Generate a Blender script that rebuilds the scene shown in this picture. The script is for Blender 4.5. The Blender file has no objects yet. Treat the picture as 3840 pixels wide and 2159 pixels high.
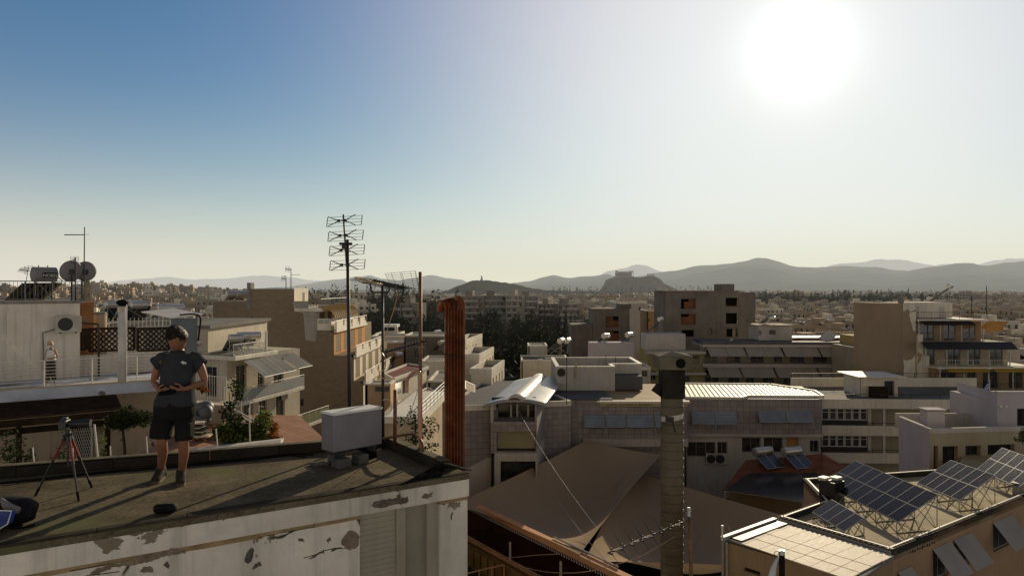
import bpy, bmesh, math, random
from mathutils import Vector, Matrix, noise as mnoise
SC = bpy.context.scene
COL = SC.collection
R = math.radians
rng = random.Random(7)
# camera model
F, CX, CY, ZC = 2800.0, 1920.0, 1079.5, 24.0      # focal length in photo pixels, level camera 24 m above the street
def P(x, y, Y):
 return Vector(((x - CX) / F * Y, Y, ZC - (y - CY) / F * Y))
def onz(x, y, z):
 return P(x, y, (ZC - z) * F / (y - CY))
def view(ox, oy, k):
 return lambda x, y: (ox + x * k, oy + y * k)
K9 = 960 / 2574
vA = view(0, 800, K9); vB = view(0, 1200, K9); vC = view(0, 1619, K9); vD = view(640, 1000, K9)
vE = view(640, 1300, K9); vF = view(900, 1619, K9); vG = view(1500, 960, K9); vH = view(1700, 1340, K9)
vI = view(1740, 1619, K9); vJ = view(2400, 960, K9); vK = view(2880, 960, K9); vL = view(2500, 1300, K9)
vM = view(2880, 1300, K9); vN = view(2880, 1619, K9)
vO = view(1300, 1200, 480 / 2574); vP = view(1300, 1420, 480 / 2172); vQ = view(1180, 780, 480 / 2172)
vR = view(1680, 1860, 720 / 2576); vS = view(2580, 1880, 720 / 2576); vT = view(0, 1480, 480 / 2172)
vU = view(0, 960, 480 / 2172); vV = view(2060, 1160, 500 / 2576)
vX = view(540, 1190, 280 / 1267); vY = view(540, 1500, 280 / 1126)
vW = view(0, 0, 3840 / 2575)                       # the whole photograph
# objects
ORG = {}
def tag(o, label=None, cat=None, group=None, kind=None):
 if label: o['label'] = label
 if cat: o['category'] = cat
 if group: o['group'] = group
 if kind: o['kind'] = kind
 return o
def thing(name, label, cat, loc, group=None):
 o = bpy.data.objects.new(name, None)
 COL.objects.link(o)
 o.location = loc
 o.empty_display_size = .3
 ORG[o] = Vector(loc)
 return tag(o, label, cat, group)
class MB:
 def __init__(s):
  s.v = []; s.f = []; s.mi = []; s.cur = 0
 def add(s, vs, fs):
  b = len(s.v)
  s.v.extend([Vector(p) for p in vs])
  for f in fs:
   s.f.append(tuple(i + b for i in f)); s.mi.append(s.cur)
  return s
 def quad(s, a, b, c, d):
  return s.add([a, b, c, d], [(0, 1, 2, 3)])
 def para(s, o, ax, ay, az):
  o, ax, ay, az = Vector(o), Vector(ax), Vector(ay), Vector(az)
  vs = [o, o + ax, o + ax + ay, o + ay, o + az, o + ax + az, o + ax + ay + az, o + ay + az]
  fs = [(0, 3, 2, 1), (4, 5, 6, 7), (0, 1, 5, 4), (1, 2, 6, 5), (2, 3, 7, 6), (3, 0, 4, 7)]
  if ax.cross(ay).dot(az) < 0: fs = [f[::-1] for f in fs]
  return s.add(vs, fs)
 def box(s, c, d, rz=0):
  c = Vector(c); m = Matrix.Rotation(rz, 3, 'Z')
  ax, ay, az = m @ Vector((d[0], 0, 0)), m @ Vector((0, d[1], 0)), Vector((0, 0, d[2]))
  return s.para(c - (ax + ay + az) / 2, ax, ay, az)
 def bx(s, x0, x1, y0, y1, z0, z1):
  return s.para((x0, y0, z0), (x1 - x0, 0, 0), (0, y1 - y0, 0), (0, 0, z1 - z0))
 def prism(s, poly, z0, z1, side=True, bot=True):
  n = len(poly)
  a = sum(poly[i][0] * poly[(i + 1) % n][1] - poly[(i + 1) % n][0] * poly[i][1] for i in range(n))
  if a < 0: poly = list(poly)[::-1]
  vs = [(p[0], p[1], z0) for p in poly] + [(p[0], p[1], z1) for p in poly]
  fs = [tuple(range(n, 2 * n))]
  if bot: fs.append(tuple(range(n - 1, -1, -1)))
  if side: fs += [(i, (i + 1) % n, n + (i + 1) % n, n + i) for i in range(n)]
  return s.add(vs, fs)
 def cyl(s, p, q, r, r2=None, n=10, cap=True):
  p, q = Vector(p), Vector(q); r2 = r if r2 is None else r2
  d = (q - p); d = d.normalized() if d.length else Vector((0, 0, 1))
  u = d.cross(Vector((0, 0, 1)) if abs(d.z) < .95 else Vector((1, 0, 0))).normalized(); w = d.cross(u)
  vs = []
  for c, rr in ((p, r), (q, r2)):
   for i in range(n):
    a = 2 * math.pi * i / n
    vs.append(c + (u * math.cos(a) + w * math.sin(a)) * rr)
  fs = [(i, i + n, (i + 1) % n + n, (i + 1) % n) for i in range(n)]
  if cap: fs += [tuple(range(n)), tuple(range(2 * n - 1, n - 1, -1))]
  return s.add(vs, fs)
 def tube(s, pts, r, n=8):
  pts = [Vector(p) for p in pts]
  rs = r if isinstance(r, (list, tuple)) else [r] * len(pts)
  vs = []; up = None
  for i, p in enumerate(pts):
   d = (pts[min(i + 1, len(pts) - 1)] - pts[max(i - 1, 0)])
   d = d.normalized() if d.length > 1e-9 else Vector((0, 0, 1))
   if up is None: up = Vector((0, 0, 1)) if abs(d.z) < .9 else Vector((1, 0, 0))
   u = d.cross(up)
   u = u.normalized() if u.length > 1e-6 else d.orthogonal().normalized()
   w = u.cross(d).normalized(); up = w
   for k in range(n):
    a = 2 * math.pi * k / n
    vs.append(p + (u * math.cos(a) + w * math.sin(a)) * rs[i])
  m = len(pts)
  fs = [(i * n + k, i * n + (k + 1) % n, (i + 1) * n + (k + 1) % n, (i + 1) * n + k) for i in range(m - 1) for k in range(n)]
  fs += [tuple(range(n - 1, -1, -1)), tuple(range((m - 1) * n, m * n))]
  return s.add(vs, fs)
 def loft(s, rings, close=True, cap=True):
  n = len(rings[0]); vs = [p for r in rings for p in r]; m = len(rings)
  fs = [(i * n + k, i * n + (k + 1) % n, (i + 1) * n + (k + 1) % n, (i + 1) * n + k) for i in range(m - 1) for k in range(n if close else n - 1)]
  if cap and close: fs += [tuple(range(n - 1, -1, -1)), tuple(range((m - 1) * n, m * n))]
  return s.add(vs, fs)
 def sphere(s, c, r, nu=12, nv=8):
  c = Vector(c); r = (r, r, r) if not isinstance(r, (tuple, list)) else r
  rings = []
  for j in range(1, nv):
   t = math.pi * j / nv
   rings.append([c + Vector((r[0] * math.sin(t) * math.cos(2 * math.pi * i / nu), r[1] * math.sin(t) * math.sin(2 * math.pi * i / nu), -r[2] * math.cos(t))) for i in range(nu)])
  return s.loft(rings)
def mesh_obj(name, mb, mat, org, smooth=False):
 me = bpy.data.meshes.new(name)
 me.from_pydata([tuple(p - org) for p in mb.v], [], mb.f)
 mats = mat if isinstance(mat, (list, tuple)) else [mat]
 for m in mats: me.materials.append(m)
 if len(mats) > 1: me.polygons.foreach_set('material_index', mb.mi)
 if smooth: me.polygons.foreach_set('use_smooth', [True] * len(me.polygons))
 me.update()
 o = bpy.data.objects.new(name, me)
 COL.objects.link(o)
 return o
def part(name, mb, mat, parent, label=None, smooth=False, bevel=0, sub=0, kind=None):
 org = ORG[parent]
 o = mesh_obj(name, mb, mat, org, smooth)
 o.parent = parent; ORG[o] = org
 if label: o['label'] = label
 if kind: o['kind'] = kind
 mods(o, bevel, sub)
 return o
def mods(o, bevel=0, sub=0):
 if bevel:
  b = o.modifiers.new('bevel', 'BEVEL'); b.width = bevel; b.segments = 2; b.limit_method = 'ANGLE'
 if sub:
  b = o.modifiers.new('sub', 'SUBSURF'); b.levels = sub; b.render_levels = sub
def solo(name, mb, mat, label, cat, group=None, smooth=False, bevel=0, sub=0, kind=None, loc=None):
 if loc is None:
  n = len(mb.v)
  loc = Vector((sum(p.x for p in mb.v) / n, sum(p.y for p in mb.v) / n, min(p.z for p in mb.v)))
 o = mesh_obj(name, mb, mat, Vector(loc), smooth)
 o.location = loc; ORG[o] = Vector(loc)
 mods(o, bevel, sub)
 return tag(o, label, cat, group, kind)
def struct(name, mb, mat, smooth=False, kind='structure'):
 o = mesh_obj(name, mb, mat, Vector((0, 0, 0)), smooth)
 o['kind'] = kind; ORG[o] = Vector((0, 0, 0))
 return o
KIDS = {}
def kids(o):
 return [c for c in bpy.data.objects if c.parent == o] if o not in KIDS else KIDS[o]
def copy_tree(o, loc=None, rz=None, sc=None, label=None, group=None, parent=None):
 if o not in KIDS: KIDS[o] = [c for c in bpy.data.objects if c.parent == o]
 c = o.copy(); COL.objects.link(c)
 if parent is not None: c.parent = parent
 if loc is not None: c.location = loc; ORG[c] = Vector(loc)
 if rz is not None: c.rotation_euler = (0, 0, rz)
 if sc is not None: c.scale = sc if isinstance(sc, (tuple, list)) else (sc, sc, sc)
 if label: c['label'] = label
 if group: c['group'] = group
 for k in KIDS[o]: copy_tree(k, parent=c)
 return c
class Pl:
 """a vertical wall plane from A to B (left to right seen from the camera); d > 0 is in front of it"""
 def __init__(s, A, B):
  s.A = Vector(A[:2]); s.B = Vector(B[:2]); s.u = (s.B - s.A).normalized(); s.n = Vector((s.u.y, -s.u.x))
  s.L = (s.B - s.A).length
 def px(s, x, y):
  d = Vector(((x - CX) / F, 1.0)); t = s.A.dot(s.n) / d.dot(s.n)
  return (d * t - s.A).dot(s.u), ZC - (y - CY) / F * t
 def at(s, a, z, d=0):
  q = s.A + s.u * a + s.n * d
  return Vector((q.x, q.y, z))
 def box(s, mb, s0, s1, z0, z1, d0, d1):
  return mb.para(s.at(s0, z0, d0), s.at(s1, z0, d0) - s.at(s0, z0, d0), s.at(s0, z0, d1) - s.at(s0, z0, d0), (0, 0, z1 - z0))
 def rect(s, a, b):
  (s0, z1), (s1, z0) = s.px(*a), s.px(*b)
  return min(s0, s1), max(s0, s1), min(z0, z1), max(z0, z1)
 def boxpx(s, mb, a, b, d0, d1):
  return s.box(mb, *s.rect(a, b), d0, d1)
 def shift(s, d):
  return Pl(s.A + s.n * d, s.B + s.n * d)
def front(mb, pl, s0, s1, z0, z1, holes, r=.18):
 """wall surface with real openings: quads between the holes, and the reveals of each hole"""
 hs = [(max(a, s0), min(b, s1), max(c, z0), min(d, z1)) for a, b, c, d in holes]
 hs = [h for h in hs if h[1] - h[0] > .02 and h[3] - h[2] > .02]
 S = sorted({s0, s1, *[h[0] for h in hs], *[h[1] for h in hs]}); Z = sorted({z0, z1, *[h[2] for h in hs], *[h[3] for h in hs]})
 for i in range(len(S) - 1):
  for j in range(len(Z) - 1):
   cs, cz = (S[i] + S[i + 1]) / 2, (Z[j] + Z[j + 1]) / 2
   if any(h[0] < cs < h[1] and h[2] < cz < h[3] for h in hs): continue
   mb.quad(pl.at(S[i], Z[j]), pl.at(S[i + 1], Z[j]), pl.at(S[i + 1], Z[j + 1]), pl.at(S[i], Z[j + 1]))
 for a, b, c, d in hs:
  for (p, q) in (((a, c), (b, c)), ((b, c), (b, d)), ((b, d), (a, d)), ((a, d), (a, c))):
   mb.quad(pl.at(*p), pl.at(*p, -r), pl.at(*q, -r), pl.at(*q))
 return hs
def window(parent, pl, h, fm, gm, nv=1, nh=0, r=.18, fw=.06, name='window', label=None):
 a, b, c, d = h; f = MB()
 t0, t1 = -r + .005, -r + .05
 pl.box(f, a, a + fw, c, d, t0, t1); pl.box(f, b - fw, b, c, d, t0, t1)
 pl.box(f, a + fw, b - fw, c, c + fw, t0, t1); pl.box(f, a + fw, b - fw, d - fw, d, t0, t1)
 for i in range(nv):
  x = a + (b - a) * (i + 1) / (nv + 1); pl.box(f, x - fw / 3, x + fw / 3, c + fw, d - fw, t0, t1 - .008)
 for i in range(nh):
  z = c + (d - c) * (i + 1) / (nh + 1); pl.box(f, a + fw, b - fw, z - fw / 3, z + fw / 3, t0, t1 - .014)
 w = part(name, f, fm, parent, label)
 g = MB(); pl.box(g, a + fw * .6, b - fw * .6, c + fw * .6, d - fw * .6, t0 - .02, t0 + .015)
 part('pane', g, gm, w)
 return w
def rail(pl, s0, s1, z0, z1, d, bars=0, posts=1.2, r=.02, vert=0, mb=None, r2=None):
 """railing mesh: top rail, horizontal bars or vertical balusters, posts"""
 mb = mb or MB(); r2 = r2 or r * .6
 mb.tube([pl.at(s0, z1, d), pl.at(s1, z1, d)], r, 6)
 n = max(1, round((s1 - s0) / posts))
 for i in range(n + 1):
  x = s0 + (s1 - s0) * i / n; mb.tube([pl.at(x, z0, d), pl.at(x, z1, d)], r, 6)
 for i in range(bars):
  z = z0 + (z1 - z0) * (i + .6) / (bars + .6); mb.tube([pl.at(s0, z, d), pl.at(s1, z, d)], r2, 5)
 if vert:
  zl = z0 + .08; mb.tube([pl.at(s0, zl, d), pl.at(s1, zl, d)], r * .8, 5)
  m = round((s1 - s0) / vert)
  for i in range(1, m):
   x = s0 + (s1 - s0) * i / m; mb.tube([pl.at(x, zl, d), pl.at(x, z1, d)], r2, 4)
 return mb
# materials
def nd(nt, t, **kw):
 n = nt.nodes.new(t)
 for k, v in kw.items():
  if k.startswith('i_'):
   n.inputs[k[2:].replace('_', ' ')].default_value = v
  else: setattr(n, k, v)
 return n
def base_mat(name):
 m = bpy.data.materials.new(name); m.use_nodes = True
 nt = m.node_tree; b = nt.nodes['Principled BSDF']
 return m, nt, b
def sep_uv(nt, pos):
 """wall coordinates for any upright wall: u along the wall, v up"""
 sx = nd(nt, 'ShaderNodeSeparateXYZ'); nt.links.new(pos, sx.inputs[0])
 ad = nd(nt, 'ShaderNodeMath', operation='MULTIPLY_ADD'); nt.links.new(sx.outputs[1], ad.inputs[0]); ad.inputs[1].default_value = .83
 nt.links.new(sx.outputs[0], ad.inputs[2])
 cb = nd(nt, 'ShaderNodeCombineXYZ'); nt.links.new(ad.outputs[0], cb.inputs[0]); nt.links.new(sx.outputs[2], cb.inputs[1])
 return cb.outputs[0]
def ramp(nt, src, a, b):
 r = nd(nt, 'ShaderNodeMapRange'); r.inputs[1].default_value = a; r.inputs[2].default_value = b
 nt.links.new(src, r.inputs[0]); return r.outputs[0]
def mixc(nt, fac, a, b, mode='MIX'):
 m = nd(nt, 'ShaderNodeMix', data_type='RGBA', blend_type=mode)
 for s, v in ((m.inputs[0], fac), (m.inputs[6], a), (m.inputs[7], b)):
  if hasattr(v, 'is_linked'): nt.links.new(v, s)
  else: s.default_value = v if not isinstance(v, tuple) else (*v[:3], 1)
 return m.outputs[2]
def M(name, col, rough=.85, var=.25, scale=1.2, fine=14., streak=0., peel=None, metal=0., bump=0., spec=.3, grid=None, brick=None, crack=0., trans=0., fade=None, fvar=.5):
 """weathered surface: large and fine mottling, run-down streaks, peeling patches, grid joints or bricks"""
 m, nt, b = base_mat(name); L = nt.links.new
 g = nd(nt, 'ShaderNodeNewGeometry'); pos = g.outputs['Position']
 n1 = nd(nt, 'ShaderNodeTexNoise', i_Scale=scale, i_Detail=6., i_Roughness=.6); L(pos, n1.inputs['Vector'])
 n2 = nd(nt, 'ShaderNodeTexNoise', i_Scale=fine, i_Detail=4., i_Roughness=.7); L(pos, n2.inputs['Vector'])
 lo = tuple(c * (1 - var) for c in col); hi = tuple(min(1, c * (1 + var)) for c in col)
 c = mixc(nt, ramp(nt, n1.outputs[0], .3, .7), lo, hi)
 f2 = ramp(nt, n2.outputs[0], .25, .75)
 c = mixc(nt, var * fvar, c, mixc(nt, f2, (.25, .24, .23), (1, 1, 1)), 'MULTIPLY')
 if fade:
  n5 = nd(nt, 'ShaderNodeTexNoise', i_Scale=fade[1], i_Detail=5.); L(pos, n5.inputs['Vector'])
  c = mixc(nt, ramp(nt, n5.outputs[0], fade[2], fade[2] + .12), c, fade[0])
 if streak:
  mp = nd(nt, 'ShaderNodeMapping'); L(pos, mp.inputs[0]); mp.inputs['Scale'].default_value = (3.2, 3.2, .16)
  n3 = nd(nt, 'ShaderNodeTexNoise', i_Scale=1.6, i_Detail=5., i_Roughness=.65); L(mp.outputs[0], n3.inputs['Vector'])
  sf = nd(nt, 'ShaderNodeMath', operation='MULTIPLY'); L(ramp(nt, n3.outputs[0], .48, .78), sf.inputs[0]); sf.inputs[1].default_value = streak
  c = mixc(nt, sf.outputs[0], c, (.10, .085, .065))
 hgt = n2.outputs[0]
 if peel:
  n4 = nd(nt, 'ShaderNodeTexNoise', i_Scale=peel[2], i_Detail=9., i_Roughness=.62, i_Distortion=.25); L(pos, n4.inputs['Vector'])
  pm = ramp(nt, n4.outputs[0], peel[1], peel[1] + .015)
  n6 = nd(nt, 'ShaderNodeTexNoise', i_Scale=peel[2] * 4, i_Detail=5.); L(pos, n6.inputs['Vector'])
  pc = mixc(nt, n6.outputs[0], tuple(x * .6 for x in peel[0]), tuple(x * 1.35 for x in peel[0]))
  c = mixc(nt, pm, c, pc); hgt = pm
 if crack:
  vo = nd(nt, 'ShaderNodeTexVoronoi', feature='DISTANCE_TO_EDGE', i_Scale=crack); 
  nv = nd(nt, 'ShaderNodeTexNoise', i_Scale=crack * 3, i_Detail=4.); L(pos, nv.inputs['Vector'])
  va = nd(nt, 'ShaderNodeVectorMath', operation='MULTIPLY_ADD'); L(nv.outputs[1], va.inputs[0]); va.inputs[1].default_value = (.4, .4, .4); L(pos, va.inputs[2])
  L(va.outputs[0], vo.inputs['Vector'])
  mk = nd(nt, 'ShaderNodeMath', operation='MULTIPLY'); L(ramp(nt, vo.outputs['Distance'], .010, .002), mk.inputs[0])
  L(ramp(nt, n1.outputs[0], .5, .56), mk.inputs[1])
  c = mixc(nt, mk.outputs[0], c, (.05, .045, .04))
 if grid or brick:
  uv = sep_uv(nt, pos); bt = nd(nt, 'ShaderNodeTexBrick'); L(uv, bt.inputs['Vector'])
  w, h, mo, jc = grid or brick
  bt.offset = 0 if grid else .5; bt.squash = 1
  bt.inputs['Scale'].default_value = 1; bt.inputs['Brick Width'].default_value = w; bt.inputs['Row Height'].default_value = h
  bt.inputs['Mortar Size'].default_value = mo; bt.inputs['Mortar Smooth'].default_value = .1
  bt.inputs['Color1'].default_value = (1, 1, 1, 1); bt.inputs['Color2'].default_value = (.8, .8, .8, 1) if grid else (.84, .83, .82, 1)
  bt.inputs['Mortar'].default_value = (*jc, 1)
  c = mixc(nt, 1., c, bt.outputs['Color'], 'MULTIPLY')
 L(c, b.inputs['Base Color'])
 rr = nd(nt, 'ShaderNodeMapRange'); L(n2.outputs[0], rr.inputs[0]); rr.inputs[3].default_value = max(.02, rough - .12); rr.inputs[4].default_value = min(1, rough + .12)
 L(rr.outputs[0], b.inputs['Roughness'])
 b.inputs['Metallic'].default_value = metal; b.inputs['Specular IOR Level'].default_value = spec if rough < .62 or metal else spec * .2
 if bump:
  bn = nd(nt, 'ShaderNodeBump', i_Strength=.6, i_Distance=bump); L(hgt, bn.inputs['Height']); L(bn.outputs[0], b.inputs['Normal'])
 if trans:
  tr = nd(nt, 'ShaderNodeBsdfTranslucent'); L(c, tr.inputs[0]); ms = nd(nt, 'ShaderNodeMixShader'); ms.inputs[0].default_value = trans
  out = nt.nodes['Material Output']; L(b.outputs[0], ms.inputs[1]); L(tr.outputs[0], ms.inputs[2]); L(ms.outputs[0], out.inputs[0])
 return m
def leaf_mat(name, a, b_, tr=.35):
 m, nt, b = base_mat(name); L = nt.links.new
 oi = nd(nt, 'ShaderNodeObjectInfo'); g = nd(nt, 'ShaderNodeNewGeometry')
 n = nd(nt, 'ShaderNodeTexNoise', i_Scale=1.3, i_Detail=3.); L(g.outputs['Position'], n.inputs['Vector'])
 ad = nd(nt, 'ShaderNodeMath', operation='ADD'); L(g.outputs['Random Per Island'], ad.inputs[0]); L(n.outputs[0], ad.inputs[1])
 c = mixc(nt, ramp(nt, ad.outputs[0], .45, 1.45), a, b_)
 L(c, b.inputs['Base Color']); b.inputs['Roughness'].default_value = .8; b.inputs['Specular IOR Level'].default_value = .06
 t = nd(nt, 'ShaderNodeBsdfTranslucent'); L(c, t.inputs[0]); ms = nd(nt, 'ShaderNodeMixShader'); ms.inputs[0].default_value = tr
 L(b.outputs[0], ms.inputs[1]); L(t.outputs[0], ms.inputs[2]); L(ms.outputs[0], nt.nodes['Material Output'].inputs[0])
 return m
def glass_mat(name, col, rough=.08):
 m, nt, b = base_mat(name); L = nt.links.new
 g = nd(nt, 'ShaderNodeNewGeometry'); n = nd(nt, 'ShaderNodeTexNoise', i_Scale=.9, i_Detail=2.); L(g.outputs['Position'], n.inputs['Vector'])
 L(mixc(nt, ramp(nt, n.outputs[0], .35, .65), tuple(c * .4 for c in col), tuple(c * 1.6 for c in col)), b.inputs['Base Color'])
 b.inputs['Roughness'].default_value = rough; b.inputs['Specular IOR Level'].default_value = .6
 return m
# light, sky, haze, camera
SUN_PX = (2997, 186)
sd = Vector(((SUN_PX[0] - CX) / F, 1.0, -(SUN_PX[1] - CY) / F)).normalized()
sun_el = math.asin(sd.z); sun_az = math.atan2(sd.x, sd.y)
w = bpy.data.worlds.new('World'); SC.world = w; w.use_nodes = True
nt = w.node_tree; nt.nodes.clear(); L = nt.links.new
sky = nd(nt, 'ShaderNodeTexSky', sky_type='NISHITA', sun_disc=False)
sky.sun_elevation = sun_el; sky.sun_rotation = sun_az
sky.altitude = 80; sky.air_density = 1.0; sky.dust_density = 0.5; sky.ozone_density = 2.5
tc = nd(nt, 'ShaderNodeTexCoord'); nv = nd(nt, 'ShaderNodeVectorMath', operation='NORMALIZE'); L(tc.outputs['Generated'], nv.inputs[0])
dt = nd(nt, 'ShaderNodeVectorMath', operation='DOT_PRODUCT'); L(nv.outputs[0], dt.inputs[0]); dt.inputs[1].default_value = sd
ac = nd(nt, 'ShaderNodeMath', operation='ARCCOSINE', use_clamp=False); L(dt.outputs['Value'], ac.inputs[0])
def fall(amp, width, power=1.0):
 a = nd(nt, 'ShaderNodeMath', operation='DIVIDE'); L(ac.outputs[0], a.inputs[0]); a.inputs[1].default_value = R(width)
 p = nd(nt, 'ShaderNodeMath', operation='POWER'); L(a.outputs[0], p.inputs[0]); p.inputs[1].default_value = power
 n = nd(nt, 'ShaderNodeMath', operation='MULTIPLY'); L(p.outputs[0], n.inputs[0]); n.inputs[1].default_value = -1
 e = nd(nt, 'ShaderNodeMath', operation='EXPONENT'); L(n.outputs[0], e.inputs[0])
 m = nd(nt, 'ShaderNodeMath', operation='MULTIPLY'); L(e.outputs[0], m.inputs[0]); m.inputs[1].default_value = amp
 return m.outputs[0]
def vm(op, a, b=None):
 n = nd(nt, 'ShaderNodeVectorMath', operation=op)
 for s_, v in zip(n.inputs, (a, b)):
  if v is None: continue
  if hasattr(v, 'is_linked'): L(v, s_)
  else: s_.default_value = v
 return n.outputs[0]
def colored(fac, col):
 c = nd(nt, 'ShaderNodeCombineXYZ')
 for i in range(3):
  m = nd(nt, 'ShaderNodeMath', operation='MULTIPLY'); L(fac, m.inputs[0]); m.inputs[1].default_value = col[i]; L(m.outputs[0], c.inputs[i])
 return c.outputs[0]
hs_ = nd(nt, 'ShaderNodeHueSaturation'); hs_.inputs['Saturation'].default_value = 1.75; hs_.inputs['Value'].default_value = 1.0
L(sky.outputs[0], hs_.inputs['Color'])
KS = .068
tot = vm('MULTIPLY', hs_.outputs[0], (KS * .34, KS * 1.12, KS * 1.24))
for amp, wd, pw, c in [(.5, 8.5, 1.1, (1.03, .97, .92)), (1.15, 21.0, 2.0, (1.32, .96, .88))]: tot = vm('ADD', tot, colored(fall(amp, wd, pw), c))
sz = nd(nt, 'ShaderNodeSeparateXYZ'); L(nv.outputs[0], sz.inputs[0])
hz = nd(nt, 'ShaderNodeMath', operation='MULTIPLY'); L(sz.outputs[2], hz.inputs[0]); hz.inputs[1].default_value = -15.0
he = nd(nt, 'ShaderNodeMath', operation='EXPONENT'); L(hz.outputs[0], he.inputs[0])
hm = nd(nt, 'ShaderNodeMath', operation='MINIMUM'); L(he.outputs[0], hm.inputs[0]); hm.inputs[1].default_value = 1.0
tot = vm('ADD', tot, colored(hm.outputs[0], (1.6, .92, .60)))
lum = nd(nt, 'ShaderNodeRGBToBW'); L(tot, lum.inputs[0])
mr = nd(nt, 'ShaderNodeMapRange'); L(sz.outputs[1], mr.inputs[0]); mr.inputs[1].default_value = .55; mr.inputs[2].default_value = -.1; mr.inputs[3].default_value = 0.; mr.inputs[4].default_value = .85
tot = mixc(nt, mr.outputs[0], tot, colored(lum.outputs[0], (2.5, 2.2, 1.85)))  # unseen sky behind the camera greyed and brightened as added fill light
sp = nd(nt, 'ShaderNodeSeparateXYZ'); L(tot, sp.inputs[0]); cb = nd(nt, 'ShaderNodeCombineXYZ')
for i in range(3):
 m = nd(nt, 'ShaderNodeMath', operation='MULTIPLY'); L(sp.outputs[i], m.inputs[0]); m.inputs[1].default_value = -1
 e = nd(nt, 'ShaderNodeMath', operation='EXPONENT'); L(m.outputs[0], e.inputs[0])
 u = nd(nt, 'ShaderNodeMath', operation='SUBTRACT'); u.inputs[0].default_value = 1; L(e.outputs[0], u.inputs[1])
 v = nd(nt, 'ShaderNodeMath', operation='MULTIPLY'); L(u.outputs[0], v.inputs[0]); v.inputs[1].default_value = 10.; L(v.outputs[0], cb.inputs[i])
fin = vm('ADD', cb.outputs[0], colored(fall(15., 1.7, 1.15), (1, .99, .96)))
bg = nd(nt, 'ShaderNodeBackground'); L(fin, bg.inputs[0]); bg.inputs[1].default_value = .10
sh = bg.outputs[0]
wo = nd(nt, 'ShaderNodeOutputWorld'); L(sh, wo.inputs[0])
sun = bpy.data.lights.new('sun', 'SUN'); sun.energy = 5.0; sun.angle = R(.53); sun.color = (1.0, .84, .58)
so = bpy.data.objects.new('sun', sun); COL.objects.link(so)
so.rotation_euler = (-sd).to_track_quat('-Z', 'Y').to_euler()
cam = bpy.data.cameras.new('camera'); co = bpy.data.objects.new('camera', cam); COL.objects.link(co)
co.location = (0, 0, ZC); co.rotation_euler = (R(90), 0, 0)
cam.sensor_width = 36; cam.lens = 36 * F / 3840; cam.clip_start = .1; cam.clip_end = 60000
SC.camera = co
SC.view_settings.view_transform = 'Standard'; SC.view_settings.look = 'None'; SC.view_settings.exposure = 0
SC.cycles.use_denoising = True
SC.cycles.max_bounces = 6; SC.cycles.transparent_max_bounces = 12
hm_, hnt, hb = base_mat('haze_air'); hnt.nodes.remove(hb)
ab = nd(hnt, 'ShaderNodeVolumeAbsorption'); em = nd(hnt, 'ShaderNodeEmission')
SIG = 6.5e-5
ab.inputs[0].default_value = (0, 0, 0, 1); ab.inputs[1].default_value = SIG
em.inputs[0].default_value = (.74, .72, .65, 1); em.inputs[1].default_value = SIG  # even glow stands in for sunlight scattered by the haze
ad = nd(hnt, 'ShaderNodeAddShader'); hnt.links.new(ab.outputs[0], ad.inputs[0]); hnt.links.new(em.outputs[0], ad.inputs[1])
hnt.links.new(ad.outputs[0], hnt.nodes['Material Output'].inputs['Volume'])
hmB = MB(); hmB.bx(-14000, 14000, 170, 19000, -60, 620)
struct('haze', hmB, hm_, kind='stuff')
# ground, sea, hills, mountains
def gau(x, y, cx, cy, sx, sy):
 return math.exp(-((x - cx) / sx) ** 2 - ((y - cy) / sy) ** 2)
def H(x, y):
 h = 15 * gau(x, y, -385, 720, 120, 260) + 8 * gau(x, y, -95, 470, 80, 110) + 3 * gau(x, y, -60, 420, 90, 80)
 h += 7 * gau(x, y, 325, 760, 240, 140)
 h -= 4 * gau(x, y, 120, 300, 120, 160)
 return h
m_ground = M('street_asphalt', (.055, .052, .05), .9, .35, .08, 3., spec=0)
m_far = M('far_ground', (.10, .10, .075), .95, .5, .012, .08, fvar=.8, spec=0)
def grid_xs(a, b, n): return [a + (b - a) * i / n for i in range(n + 1)]
g = MB(); xs = grid_xs(-900, 900, 60); ys = grid_xs(-60, 1300, 60)
g.v = [Vector((x, y, H(x, y))) for y in ys for x in xs]
g.f = [(j * 61 + i, j * 61 + i + 1, (j + 1) * 61 + i + 1, (j + 1) * 61 + i) for j in range(60) for i in range(60)]; g.mi = [0] * len(g.f)
struct('ground', g, m_ground, True)
g = MB(); g.quad((-16000, 1200, -1.5), (16000, 1200, -1.5), (16000, 20000, -1.5), (-16000, 20000, -1.5))
struct('far_ground', g, m_far)
m_sea = M('sea_water', (.020, .22, .40), .35, .1, .002, .02, spec=.1)
g = MB(); g.quad((-30000, 2600, -1), (-700, 2600, -1), (-2300, 12500, -1), (-30000, 12500, -1))
struct('sea', g, m_sea)
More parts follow.
